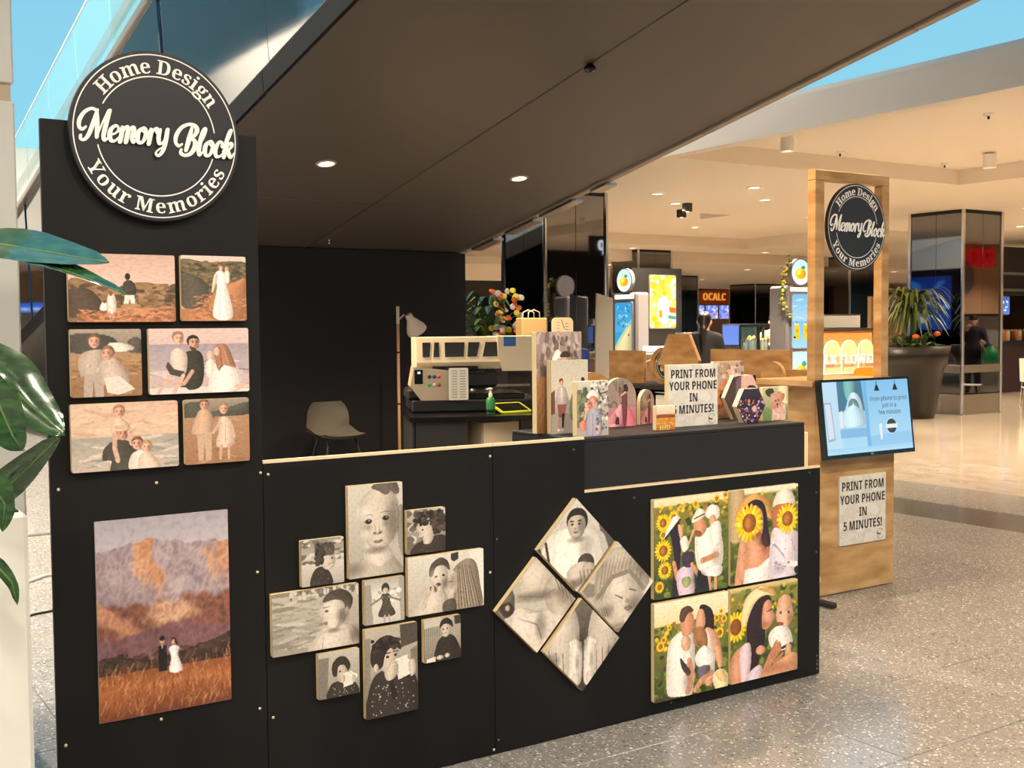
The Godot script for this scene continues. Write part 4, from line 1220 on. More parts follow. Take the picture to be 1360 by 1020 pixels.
func materials() -> void:
	M.panel_black = mat(col("1b1a1a"), 0.5)
	M.panel_black.metallic_specular = 0.35
	var pb := ramp_image(noise(0.02, 5), 256, 256, [[0, "0c0b0c"], [.5, "111011"], [1, "181717"]], Vector2(.35, .12))
	tri_tex(M.panel_black, pb, Vector3(.9, .9, .9))
	M.panel_black.albedo_color = Color.WHITE
	M.counter_grey = mat(col("252527"), 0.5)
	M.counter_grey.metallic_specular = 0.3
	M.wall_black = mat(col("1f1f23"), 0.65)
	M.wall_black.metallic_specular = 0.3
	M.sign_black = mat(col("26272c"), 0.35)
	M.sign_white = mat(col("f2efe9"), 0.5)
	M.ink = mat(col("17171a"), 0.5)
	M.lips = mat(col("9a5a50"), 0.5)
	M.edge_wood = mat(col("d8c3a0"), 0.6)
	M.block_side = mat(col("ecd6a6"), 0.5)
	M.brass = mat(col("d8cfa8"), 0.35, 0.6)
	M.screw_dark = mat(col("6a665e"), 0.35, 0.8)
	M.white_metal = mat(col("eeeae4"), 0.45)
	M.lamp_warm = glow(Color(1, .9, .74), 7.0)
	M.soffit_lamp = glow(Color(1, .86, .62), 30.0)
	M.white_paint = mat(col("e9e4dc"), 0.7)
	M.white_gloss = mat(col("d9d9d2"), 0.22)
	M.ceiling = mat(col("e6dccf"), 0.85)
	M.fascia = M.ceiling
	M.bulkhead = M.ceiling
	M.chrome = mat(col("d8d8d8"), 0.16, 1.0)
	M.steel = mat(col("a8a29a"), 0.32, 1.0)
	M.mirror = mat(col("7c7e82"), 0.03, 1.0)
	M.cladding = mat(col("666f76"), 0.06, 1.0)
	M.travel_black = mat(col("08090e"), 0.45)
	M.travel_black.metallic_specular = 0.2
	M.soffit = mat(col("3e3a37"), 0.5)
	M.soffit_trim = mat(col("8f8579"), 0.5)
	M.glass = pane(col("8cc4c8"), 0.16, 0.02)
	M.handrail = mat(col("6f7478"), 0.35, 0.3)
	M.black_gloss = mat(col("0d0d0f"), 0.2)
	M.black_matt = mat(col("121214"), 0.6)
	M.grey_plastic = mat(col("8c8a84"), 0.5)
	M.chair_grey = mat(col("5c5851"), 0.65)
	M.cream = mat(col("e2d2b4"), 0.5)
	M.cream_dark = mat(col("bfae94"), 0.5)
	M.kraft = mat(col("c9a878"), 0.75)
	M.green_label = mat(col("2f8a48"), 0.45)
	M.lime = mat(col("c9d83a"), 0.5)
	M.lamp_shade = mat(col("d9d2c6"), 0.5)
	M.beech = mat(col("cfa67a"), 0.5)
	M.orange_wood = mat(col("c47a3e"), 0.5)
	M.planter_dark = mat(col("161413"), 0.35)
	M.leaf_dark = mat(col("24452a"), 0.5)
	M.leaf_mid = mat(col("4d6a32"), 0.6)
	M.leaf_light = mat(col("7f9048"), 0.6)
	M.flower_orange = mat(col("e8742e"), 0.6)
	M.flower_white = mat(col("f4e4da"), 0.6)
	M.flower_yellow = mat(col("f0d23a"), 0.6)
	M.soil = mat(col("2a2018"), 0.9)
	M.skin = mat(col("d8a88c"), 0.55)
	M.dark_cloth = mat(col("1d1f2a"), 0.85)
	M.dark_cloth2 = mat(col("17181e"), 0.85)
	M.hair_black = mat(col("17110f"), 0.4)
	M.hair_blond = mat(col("cfa66a"), 0.5)
	M.green_bag = mat(col("0f8a50"), 0.4)
	M.beige_wall = mat(col("b59a80"), 0.8)
	M.dark_shop = mat(col("16171c"), 0.4)
	M.white_plastic = mat(col("f0ede6"), 0.35)
	M.grey_pillar = mat(col("77757a"), 0.5)
	M.peach = mat(col("e8b890"), 0.55)
	M.blue_bag = mat(col("1c3f8a"), 0.5)
	M.cable_grey = mat(col("a8a69e"), 0.5)
	# bamboo-like board: fine streaks along x
	var wimg := ramp_image(noise(0.05, 11, 5), 512, 256, [[0, "b08a58"], [.35, "c7a26c"], [.55, "d2af7c"], [.8, "dbbb8a"], [1, "e4c79a"]], Vector2(.16, .9))
	M.board = tri_tex(mat(col("e6dbd0"), 0.42), wimg, Vector3(.8, .8, .8))
	M.board_dark = tri_tex(mat(col("cdbaa4"), 0.5), wimg, Vector3(1.1, 1.1, 1.1))
	# terrazzo
	canvas(1024, 1024, "8a8783")
	rng.seed = 77
	for i in 9000:
		var c: String = ["a6a29c", "c4beb6", "6c6966", "e0dbd2", "575452", "96918a", "b0a390", "76726d", "d2ccc2"][rng.randi() % 9]
		var r := rng.randf_range(1.2, 5.5)
		var cx := rng.randf() * 1024.0
		var cy := rng.randf() * 1024.0
		var pts := []
		var nn := rng.randi_range(4, 6)
		var a0 := rng.randf() * TAU
		for k in nn:
			pts.append(Vector2(cx, cy) + Vector2.from_angle(a0 + TAU * k / nn) * r * rng.randf_range(.6, 1.2))
		fill_poly(pts, col(c))
	var terr := finish(1)
	M.terrazzo = []
	for k in 3:
		var tm := tri_tex(mat([col("f4f4f4"), col("ececec"), col("f0f0f0")][k], 0.22), terr, Vector3(.75, .75, .75))
		tm.uv1_offset = Vector3(.37 * k, 0, .61 * k)
		M.terrazzo.append(tm)
	M.joint = mat(col("55504a"), 0.8)
	var cr := ramp_image(noise(0.03, 21, 4), 256, 256, [[0, "b9ad9c"], [.5, "c5baaa"], [1, "d0c6b8"]])
	M.cream_floor = tri_tex(mat(col("d6d4d2"), 0.12), cr, Vector3(.3, .3, .3))
	var gb := ramp_image(noise(0.12, 22, 3), 256, 256, [[0, "4a4846"], [.5, "5c5956"], [1, "74706a"]])
	M.band_dark = tri_tex(mat(Color.WHITE, 0.16), gb, Vector3(1.1, 1.1, 1.1))
	M.band_mid = tri_tex(mat(col("ffffff"), 0.16), ramp_image(noise(0.12, 23, 3), 256, 256, [[0, "77726c"], [.5, "89847d"], [1, "9c968e"]]), Vector3(1.1, 1.1, 1.1))
	# glossy leaf with paler veins across
	var li := ramp_image(noise(0.2, 31, 3), 128, 256, [[0, "14301c"], [.5, "1f4527"], [1, "37602f"]], Vector2(.1, .35))
	M.big_leaf = tri_tex(mat(Color.WHITE, 0.14), li, Vector3(3, 3, 3))
	M.big_leaf.metallic_specular = 0.6
	M.big_leaf.clearcoat_enabled = true
	M.big_leaf.clearcoat = 0.4
	M.big_leaf.clearcoat_roughness = 0.15

func shell() -> void:
	# floor: terrazzo tiles near the kiosk, a dark band, pale polished stone beyond
	var fl := structure("floor", "grey speckled terrazzo floor of large tiles around the kiosk")
	obj("slab", span(-9, 7.05, -.2, -.006, -34, 9), M.joint, fl)
	var tw := 1.22
	var td := .6096
	var v := 0
	var tm := box(Vector3(tw - .004, .012, td - .004), .0015)
	for i in range(-7, 4):
		for j in range(-14, 6):
			var x0 := 2.69 + i * tw
			var z0 := -.36 + j * td
			if x0 + tw > 7.06:
				continue
			v += 1
			obj("tile", tm, M.terrazzo[(i * 7 + j * 3 + 700) % 3], fl, Vector3(x0 + tw / 2, -.006, z0 + td / 2))
	obj("far_tiles", span(-9, 7.05, -.012, 0, -34, -.36 - 14 * td - .004), M.terrazzo[0], fl)
	obj("edge_tiles", span(2.69 + 3 * tw, 7.05, -.012, 0, -.36 - 14 * td, 4), M.terrazzo[1], fl)
	var f2 := structure("floor", "dark grey stone floor band between terrazzo and pale floor")
	obj("mid_band", span(7.05, 7.75, -.2, 0, -40, 12), M.band_dark, f2)
	obj("grey_band", span(7.752, 8.7, -.2, 0, -40, 12), M.band_mid, f2)
	var f3 := structure("floor", "pale polished stone floor of the mall walkway")
	obj("slab", span(8.702, 62, -.2, 0, -60, 14), M.cream_floor, f3)
	obj("slab_behind", span(-12, 8.702, -.22, -.012, -60, -34), M.cream_floor, f3)
	# ceiling of the mall right of the atrium, with a recessed coffer
	var ce := structure("ceiling", "pale plaster mall ceiling with a raised coffer")
	obj("coffer_top", span(8.1, 13.26, 3.68, 3.9, -6.52, 9), M.ceiling, ce)
	obj("fascia", span(7.92, 8.1, HC, 3.81, -14, 12), M.fascia, ce)
	obj("coffer_far_side", span(8.1, 13.26, HC, 3.9, -6.72, -6.521), M.bulkhead, ce)
	obj("coffer_right_side", span(13.261, 13.46, HC, 3.9, -6.72, 9), M.bulkhead, ce)
	obj("slab_right", span(13.46, 62, HC, 3.9, -12, 14), M.ceiling, ce)
	obj("slab_mid", span(8.1, 13.46, HC, 3.9, -11.2, -6.72), M.ceiling, ce)
	# second coffer and lower bulkheads further away
	obj("coffer_top_far", span(8.1, 20, 3.72, 3.9, -17.5, -11.2), M.ceiling, ce)
	obj("coffer_edge_far", span(20, 20.2, HC, 3.9, -17.7, -12.0), M.bulkhead, ce)
	obj("slab_far_right", span(20.2, 62, HC, 3.9, -19, -12), M.ceiling, ce)
	obj("bulkhead_far", span(8.1, 62, 3.2, 3.9, -19.6, -19.0), M.bulkhead, ce)
	obj("slab_between", span(8.1, 20.2, HC, 3.9, -19.0, -17.5), M.ceiling, ce)
	obj("slab_far", span(-12, 62, 3.36, 3.9, -60, -19.6), M.ceiling, ce)
	obj("atrium_end", span(-12, 8.1, 3.0, 4.9, -19.6, -19.0), M.bulkhead, ce)
	# upper floor over the front of the atrium, where the moving walkway arrives
	var up := structure("ceiling", "underside of the upper floor with warm downlights, above the photographer")
	obj("slab", span(-9, 7.9, 4.42, 6.0, 2.0, 11), M.ceiling, up)
	var bal := structure("ceiling", "underside of an unseen balcony added to carry lamps left of the atrium")  # balcony added out of view to carry lamps for the left floor
	obj("slab", span(-9, -1.5, 4.42, 6.0, -19, 1.99), M.ceiling, bal)
	var wing := structure("wall_upper_added", "grey unseen upper storey added for the walkway side panels to mirror")  # added out of view so that a side panel mirrors something grey
	obj("face", span(-9, -3.2, 3.91, 13, -30.4, -30), M.fascia, wing)
	# outer walls
	var wl := structure("wall_left", "beige wall closing the left side of the atrium")
	obj("face", span(-9.4, -9, -.2, 6.5, -60, 14), M.white_paint, wl)
	var wf := structure("wall_front", "pale wall behind the photographer across the atrium")
	obj("face", span(-9, 7.9, -.2, 5.6, 11, 11.4), M.white_paint, wf)
	var wb := structure("wall_back", "far dark shop wall closing the mall")
	obj("face", span(-12, 62, -.2, 3.9, -60.4, -60), M.beige_wall, wb)
	var wr := structure("wall_right", "far wall closing the mall on the right")
	obj("face", span(62, 62.4, -.2, 3.9, -60, 14), M.beige_wall, wr)

func travelator() -> void:
	var t := thing("travelator", "inclined moving walkway with dark underside, mirrored side panels and glass balustrade", "escalator", Vector3(2.25, soffit(-8.0), -8.0))
	var tilt := Transform3D(Basis(Vector3(1, 0, 0), -atan(0.19)), Vector3.ZERO)
	# local frame: origin on the soffit's left edge at z = -8, z along the slope
	var k := sqrt(1.0 + .19 * .19)
	var put := func(called: String, x0: float, x1: float, y0: float, y1: float, z0: float, z1: float, m: Material, b := 0.0) -> MeshInstance3D:
		var s2 := begin()
		bx(s2, Vector3(x0 + x1, y0 + y1, (z0 + z1) * k) * .5, Vector3(x1 - x0, y1 - y0, (z1 - z0) * k), b, tilt)
		return obj(called, done(s2), m, t)
	var z_low := -9.0
	var z_high := 9.9
	for q in [[-9.0, 1.6], [1.604, 7.3], [7.304, 9.9]]:
		put.call("soffit_panel", .0, 1.943, 0, .03, q[0], q[1], M.soffit, .004)
		put.call("soffit_panel", 1.957, 3.82, 0, .03, q[0], q[1], M.soffit, .004)
	put.call("truss", .02, 3.88, .031, 1.5, z_low, z_high, M.travel_black)
	for q in [[-9.0, -.8], [-.796, 3.9], [3.904, 9.9]]:
		put.call("lower_fascia", -.012, .018, .0, .165, q[0], q[1], M.travel_black, .003)
	# mirrored side panels, each set a touch differently
	var zz := [-9.0, -4.6, 1.78, 4.05, 6.3, 8.6, 9.9]
	for i in zz.size() - 1:
		var s2 := begin()
		var lean: float = [.02, -.05, .012, .0, .018, -.01][i]
		var c := Vector3(-.004, .95, (zz[i] + zz[i + 1]) * .5 * k)
		bx(s2, Vector3.ZERO, Vector3(.02, 1.57, (zz[i + 1] - zz[i]) * k - .008), .003, tilt * Transform3D(Basis(Vector3(0, 1, 0), lean * .12), c))
		obj("side_panel", done(s2), M.cladding, t)
	put.call("deck", -.06, .25, 1.72, 1.80, z_low, z_high, M.steel, .01)
	put.call("deck", 3.65, 3.9, 1.5, 1.80, z_low, z_high, M.steel, .01)
	put.call("tread", .25, 3.65, 1.5, 1.56, z_low, z_high, M.black_matt)
	var g0 := -9.0
	while g0 < 9.0:
		put.call("glass_panel", .05, .062, 1.8, 2.86, g0, g0 + 1.49, M.glass)
		put.call("glass_panel", 3.78, 3.792, 1.8, 2.86, g0, g0 + 1.49, M.glass)
		g0 += 1.5
	put.call("glass_edge", .048, .066, 2.861, 2.872, z_low, z_high, M.white_metal, .002)
	put.call("inner_rail", .06, .1, 2.12, 2.26, z_low, z_high, M.handrail, .01)
	put.call("glass_edge", 3.778, 3.796, 2.861, 2.872, z_low, z_high, M.white_metal, .002)
	# pale channel along the right lower edge, in lengths
	var c0 := -.2
	while c0 < 8.0:
		put.call("edge_channel", 3.825, 3.9, -.02, .06, c0, c0 + 2.14, M.soffit_trim, .004)
		c0 += 2.15
	for q in [[.25, .72], [.95, 1.5], [1.62, 2.2], [2.5, 2.75]]:
		put.call("clip", 3.83, 3.97, -.05, -.021, q[0], q[1], M.steel, .004)
	# small hook on the seam and a sprinkler near the back wall
	obj("hook", lathe([[.0, -.06], [.035, -.055], [.045, -.03], [.02, 0]], 14), M.black_gloss, t, Vector3(1.95, soffit(-2.99) - soffit(-8), 5.01))
	obj("sprinkler", lathe([[.0, -.04], [.02, -.035], [.008, -.02], [.012, 0]], 12), M.chrome, t, Vector3(2.06, soffit(-7.7) - soffit(-8), .3))
	for q in [[3.264, -5.385, "above the chair side"], [5.182, -5.385, "above the printer side"], [3.264, -1.3, "added out of view higher up over the counter"], [5.182, -1.3, "added out of view higher up over the sign tower"]]:  # the upper pair is added, unseen, to warm the floor and fascia
		var x: float = q[0]
		var at := Vector3(x, soffit(q[1]) - .002, q[1])
		var d := thing("recessed_spotlight", "warm recessed spotlight in dark sloping underside, " + String(q[2]), "spotlight", at, 0, "spotlights in the sloping underside")
		d.rotation.x = -atan(.19)
		obj("bezel", lathe([[.065, .0], [.065, -.01], [.085, -.008], [.09, 0]], 24), M.soffit_trim, d)
		obj("lamp", lathe([[0, -.004], [.065, -.004]], 24), M.soffit_lamp, d)
		spot(at + Vector3(0, -.04, 0), Color(1, .86, .68), 9.0, 60, .065)

func one_column(at: Vector3, side: float, label: String, top := HC) -> Node3D:
	var t := thing("mirrored_column", label, "column", at, 0, "")
	var s2 := side
	obj("core", span(.02, s2 - .02, 0, top - .001, -s2 + .02, -.02), M.black_matt, t)
	# faces: two mirrors on each side with a joint, above a steel plinth and with a rail
	for f in 4:
		var b := Basis(Vector3.UP, PI / 2 * f)
		var c := Vector3(s2 / 2, 0, -s2 / 2)
		for h in 2:
			var x0 := -s2 / 2 + .03 if h == 0 else .003
			var x1 := -.003 if h == 0 else s2 / 2 - .03
			var sx := begin()
			bx(sx, Vector3((x0 + x1) / 2, (.36 + top - .06) / 2, s2 / 2 - .008), Vector3(x1 - x0, top - .42, .012), .0015, Transform3D(b, c))
			obj("mirror_panel", done(sx), M.mirror, t)
		var s3 := begin()
		bx(s3, Vector3(0, .17, s2 / 2 - .004), Vector3(s2 - .06, .34, .016), .003, Transform3D(b, c))
		obj("plinth_panel", done(s3), M.steel, t)
		s3 = begin()
		bx(s3, Vector3(0, .78, s2 / 2 + .012), Vector3(s2 - .04, .13, .02), .004, Transform3D(b, c))
		obj("bumper_rail", done(s3), M.steel, t)
		s3 = begin()
		bx(s3, Vector3(0, top - .03, s2 / 2 - .004), Vector3(s2 - .04, .058, .02), .003, Transform3D(b, c))
		obj("head_trim", done(s3), M.black_matt, t)
	for q in [[0, 0], [s2, 0], [0, -s2], [s2, -s2]]:
		obj("corner_trim", span(q[0] - .03, q[0] + .03, 0, top - .002, q[1] - .03, q[1] + .03, .018), M.chrome, t)
	return t

func columns() -> void:
	one_column(Vector3(8.4, 0, -9.62), 1.07, "tall mirrored column with chrome corners behind the paper bag and printer")
	one_column(Vector3(16.19, 0, -8.53), 1.07, "mirrored column beside the big dark planter with palm")
	one_column(Vector3(17.57, 0, -18.75), 1.07, "dark mirrored column behind the tall yellow menu lightbox")
	one_column(Vector3(26.5, 0, -27.6), 1.1, "far dark mirrored column beside orange shop sign", 3.36)
	one_column(Vector3(35.5, 0, -32.6), 1.6, "farthest dark mirrored column right of orange shop sign", 3.36)
	one_column(Vector3(24.75, 0, -18.24), 1.5, "dark mirrored column seen through the wooden sign frame")

func screws(t: Node3D, pts: Array, m: Material, r := .005) -> void:
	var sm3 := lathe([[r, 0], [r, .0015], [r * .6, .003], [0, .003]], 10)
	for q in pts:
		obj("screw", sm3, m, t, Vector3(q[0], q[1], 0), Vector3(PI / 2, 0, 0))

func kiosk_front() -> void:
	var t := thing("tall_display_panel", "tall black painted panel carrying the round sign and beach family photos", "display panel", Vector3(0, 0, 0))
	obj("board", span(0, .637, .003, 2.154, -.02, 0, .0015), M.panel_black, t)
	obj("brace", span(.04, .6, .003, .06, -.4, -.021, .002), M.black_matt, t)
	screws(t, [[.302, 1.092], [.63, 1.097], [.613, .781], [.299, .368], [.612, .341], [.022, 1.095], [.022, .345]], M.brass)
	t = thing("low_display_panel", "low black painted panel carrying black and white children photos", "display panel", Vector3(0, 0, 0))
	obj("board", span(.6385, 1.4985, .003, PANEL_H, -.02, 0, .0012), M.panel_black, t)
	obj("raw_edge", span(.6385, 1.4985, PANEL_H, PANEL_H + .0095, -.02, 0), M.edge_wood, t)
	screws(t, [[.656, .303], [1.488, 1.09], [1.483, .671], [1.492, .02], [.655, 1.09]], M.brass)
	t = thing("stepped_display_panel", "black painted panel with stepped top carrying newborn diamonds and sunflower photos", "display panel", Vector3(0, 0, 0))
	obj("board", plate([Vector2(1.5, .003), Vector2(3.2, .003), Vector2(3.2, .922), Vector2(1.908, .922), Vector2(1.908, PANEL_H), Vector2(1.5, PANEL_H)], -.02, 0), M.panel_black, t)
	obj("raw_edge", span(1.5, 1.908, PANEL_H, PANEL_H + .0095, -.02, 0), M.edge_wood, t)
	obj("raw_edge", span(1.908, 3.2, .922, .9305, -.02, 0), M.edge_wood, t)
	screws(t, [[1.858, 1.09], [1.513, .788], [1.512, .051], [2.148, .882], [3.132, .904], [3.175, .814], [3.177, .549], [3.185, .084], [3.185, .063], [3.185, .046], [3.185, .026], [2.335, .034]], M.screw_dark)
	t = thing("display_counter", "dark grey counter box behind the stepped panel, top set with photo blocks", "counter", Vector3(1.908, 0, 0))
	obj("front_board", span(0, 1.217, .9, 1.11, -.04, -.021, .002), M.counter_grey, t)
	obj("top", span(0, 1.217, 1.11, PANEL_H, -.5, -.021, .003), M.counter_grey, t)
	obj("left_side", span(0, .018, 0.003, 1.11, -.5, -.041), M.counter_grey, t)
	obj("right_side", span(1.199, 1.217, .003, 1.11, -.5, -.041), M.counter_grey, t)
	obj("back_board", span(.018, 1.199, .003, 1.11, -.5, -.48), M.counter_grey, t)
	t = thing("wooden_upright", "short pale wooden upright at the right end of the dark counter", "post", Vector3(3.14, 0, -.06))
	obj("post", span(0, .05, .003, 1.075, -.03, 0, .002), M.block_side, t)
	obj("bracket", span(.035, .065, 1.02, 1.1, -.05, -.031, .002), M.beech, t)
	var sg := thing("round_shop_sign", "large round black shop sign with white script lettering on tall panel", "sign", Vector3(.3212, 2.124, .004))
	round_sign(sg, .2493, .026)

func wall_prints() -> void:
	var grp := "beach family photo blocks on the tall panel"
	var a := [["dune_walk", "photo block of people walking on orange dunes under pink sky", .06, .367, 1.577, 1.775], ["dune_gown", "square photo block of woman in long white gown on dunes", .385, .588, 1.579, 1.777], ["sibling_hug", "square photo block of small girl hugging a taller boy", .061, .262, 1.359, 1.556], ["sea_family", "photo block of family of four sitting before grey sea", .284, .592, 1.359, 1.556], ["sea_shoulders", "photo block of child on father's shoulders by the sea", .057, .366, 1.141, 1.339], ["sibling_hands", "square photo block of two toddlers standing on sand", .386, .589, 1.141, 1.339]]
	for q in a:
		block("photo_block", q[1], "photo block", rect_outline(q[3] - q[2], q[5] - q[4], .006), q[0], Vector3((q[2] + q[3]) / 2, (q[4] + q[5]) / 2, .0005), .018, 0, grp)
	var big := block("photo_poster", "large upright poster of wedding couple below a rocky mountain", "poster", rect_outline(.4, .6, .001), "mountain", Vector3(.3175, .6915, .0005), .007, 0, "", .15, "white_plastic")
	big.set_meta("group", "single posters")
	grp = "black and white children photo blocks on the low panel"
	a = [["baby_portrait", "tall monochrome photo block of a baby's face", .921, 1.123, .721, 1.031], ["curly_side", "small monochrome photo block of curly-haired child looking down", 1.139, 1.289, .778, .929], ["boy_beach", "small monochrome photo block of smiling curly-haired boy outdoors", .754, .903, .716, .867], ["baby_side", "wide monochrome photo block of bare baby looking sideways", .651, .954, .503, .706], ["girl_arms", "small monochrome photo block of girl in dress with arms out", .976, 1.125, .557, .708], ["mother_child", "wide monochrome photo block of toddler beside long-haired woman", 1.14, 1.443, .562, .766], ["boy_cup", "small monochrome photo block of boy drinking from white cup", .806, .953, .336, .487], ["boy_mug", "tall monochrome photo block of dark-haired boy drinking from mug", .975, 1.173, .237, .542], ["boy_sitting", "small monochrome photo block of boy in dark jumper seated", 1.2, 1.346, .391, .542]]
	for q in a:
		block("photo_block", q[1], "photo block", rect_outline(q[3] - q[2], q[5] - q[4], .003), q[0], Vector3((q[2] + q[3]) / 2, (q[4] + q[5]) / 2, .0005), .02, 0, grp)
	grp = "newborn photo blocks set as diamonds"
	for q in [["father_newborn", "diamond-set photo block of man holding a newborn", 1.852, .732], ["newborn_cap", "diamond-set photo block of sleeping newborn in knitted cap", 2.048, .547], ["newborn_body", "diamond-set photo block of newborn's folded arms and body", 1.668, .53], ["tiny_feet", "diamond-set photo block of hands holding tiny feet", 1.876, .349]]:
		var h := .1768
		block("photo_block", q[1], "photo block", [Vector2(0, -h), Vector2(h, 0), Vector2(0, h), Vector2(-h, 0)], q[0], Vector3(q[2], q[3], .0005), .024, 0, grp)
	grp = "sunflower field photo blocks"
	var k := 0
	for q in [["field_four", "square photo block of family of four among sunflowers"], ["field_faces", "square photo block of two people hiding behind sunflowers"], ["field_kiss", "square photo block of kissing parents with two children in sunflowers"], ["field_baby", "square photo block of woman in hat kissing a baby"]]:
		var x := 2.2307 + .2 + (k % 2) * .41
		var y := .8683 - .2 - (k / 2) * .414
		block("photo_block", q[1], "photo block", rect_outline(.398, .398, .006), q[0], Vector3(x, y, .0005), .02, 0, grp)
		k += 1

func standing(called: String, label: String, outline: Array, pic: String, x: float, z: float, thick: float, turn := 0.0, group := "", y := PANEL_H) -> Node3D:
	# stands on the counter on its lowest edge
	var low := 1e9
	for q in outline:
		low = minf(low, q.y)
	return block(called, label, "photo block", outline, pic, Vector3(x, y - low + .0005, z), thick, turn, group)

func notice_image() -> Image:
	canvas(512, 512, "d9d4ca")
	sc(90, 260, 0, 0, 1, 1, .03, .14, .7, ["d5d0c7", "dcd8cf", "d1ccc3", "dfdbd3"])
	blur(12)
	sc(91, 70, 0, 0, 1, 1, .004, .02, .5, ["c6c0b6", "e6e2da"])
	blur(2)
	return finish()

func counter_display() -> void:
	var grp := "photo blocks standing on the dark counter"
	standing("photo_block", "tallest photo block on the counter, couple in brown grass", rect_outline(.222, .406, .003), "couple_grass", 2.003, -.325, .032, 0, grp)
	standing("photo_block", "photo block of person walking on a road, before the tallest block", rect_outline(.182, .293, .003), "walk_road", 2.014, -.268, .03, 0, grp)
	standing("photo_block", "photo block of woman in hat by blossoms, at the counter's front edge", rect_outline(.152, .215, .003), "blossom_hat", 2.012, -.112, .03, 0, grp)
	standing("arched_photo_block", "arched photo block of figure in trailing pink dress", arch_outline(.172, .208), "rose_dress", 2.353, -.36, .02, 0, grp)
	standing("arched_photo_block", "smaller arched photo block beside the pink dress one", arch_outline(.12, .15), "rose_dress", 2.53, -.4, .018, .35, grp)
	standing("photo_block", "tiny square photo block of golden sunset", rect_outline(.1, .1, .002), "sunset_small", 2.405, -.132, .024, 0, grp)
	M.pic_notice = texmat(notice_image(), .5)
	var nb := standing("notice_block", "pale block on the counter printed with bold black notice", rect_outline(.277, .262, .002), "notice", 2.624, -.21, .026, 0, grp)
	nb.set_meta("category", "sign")
	print_notice(nb, .277, .262, .0265)
	standing("photo_block", "photo block of cuddling pets behind the notice block", rect_outline(.19, .26, .003), "dogs_cuddle", 3.045, -.43, .022, 0, grp)
	var hexo := []
	for i in 6:
		hexo.append(Vector2(cos(TAU * i / 6), sin(TAU * i / 6)) * .086)
	standing("hexagonal_photo_block", "hexagonal photo block of dark confetti night beside the poodle block", hexo, "night_confetti", 2.925, -.175, .03, 0, grp)
	var hp := []
	for i in 6:
		hp.append(Vector2(cos(TAU * i / 6), sin(TAU * i / 6)) * .115)
	standing("hexagonal_photo_block", "hexagonal photo block of dark-haired portrait behind confetti hexagon", hp, "hair_portrait", 3.045, -.34, .024, 0, grp)
	standing("photo_block", "photo block of an apricot poodle at counter's right end", rect_outline(.157, .15, .003), "poodle", 3.098, -.19, .022, 0, grp)
	# plain round wooden block seen from behind
	var t := thing("round_wooden_block", "plain round wooden block standing behind the road photo block", "wooden block", Vector3(2.29, PANEL_H + .116, -.45))
	obj("body", plate(ring_outline(.115, 36), -.02, 0), M.board_dark, t)
	obj("print_edge", plate(ring_outline(.115, 36), -.0225, -.0205), M.white_plastic, t)
	# little things on the counter's right end
	for q in [[2.78, -.43, "small dark jar with red cap on the counter's back edge", "c23a3a"], [2.85, -.45, "small dark jar with pale cap on the counter's back edge", "c9c4bc"]]:
		var j := thing("jar", q[2], "jar", Vector3(q[0], PANEL_H, q[1]), 0, "small jars on the counter")
		obj("body", lathe([[.0, .0], [.02, .0], [.022, .004], [.022, .05], [.016, .056]], 16), M.black_gloss, j)
		obj("cap", lathe([[.017, .056], [.017, .07], [.0, .072]], 16), mat(col(q[3]), .4), j)
	t = thing("display_shelf", "small black two-tier shelf behind the counter's right end", "shelf", Vector3(3.36, 0, -.55))
	obj("post", span(-.13, -.12, .003, 1.3, -.14, -.13), M.black_matt, t)
	obj("post", span(.12, .13, .003, 1.3, -.14, -.13), M.black_matt, t)
	obj("tier", span(-.14, .14, 1.13, 1.145, -.15, .06, .002), M.black_matt, t)
	obj("tier", span(-.14, .14, 1.225, 1.24, -.15, .06, .002), M.black_matt, t)
	obj("back_board", span(-.14, .14, 1.24, 1.3, -.15, -.141), M.black_matt, t)
	for i in 4:
		var j := thing("bottle", "small red and clear bottle on black two-tier shelf", "bottle", Vector3(3.27 + i * .055, 1.1455, -.56), 0, "bottles on the two-tier shelf")
		obj("body", lathe([[0, 0], [.016, 0], [.018, .004], [.018, .04], [.008, .052], [.008, .066], [0, .067]], 12), mat(col(["b0303a", "cfc8c0", "c8404a", "5a4848"][i]), .3), j)
		obj("cap", lathe([[.0095, .06], [.0095, .072], [0, .073]], 10), M.white_plastic, j)

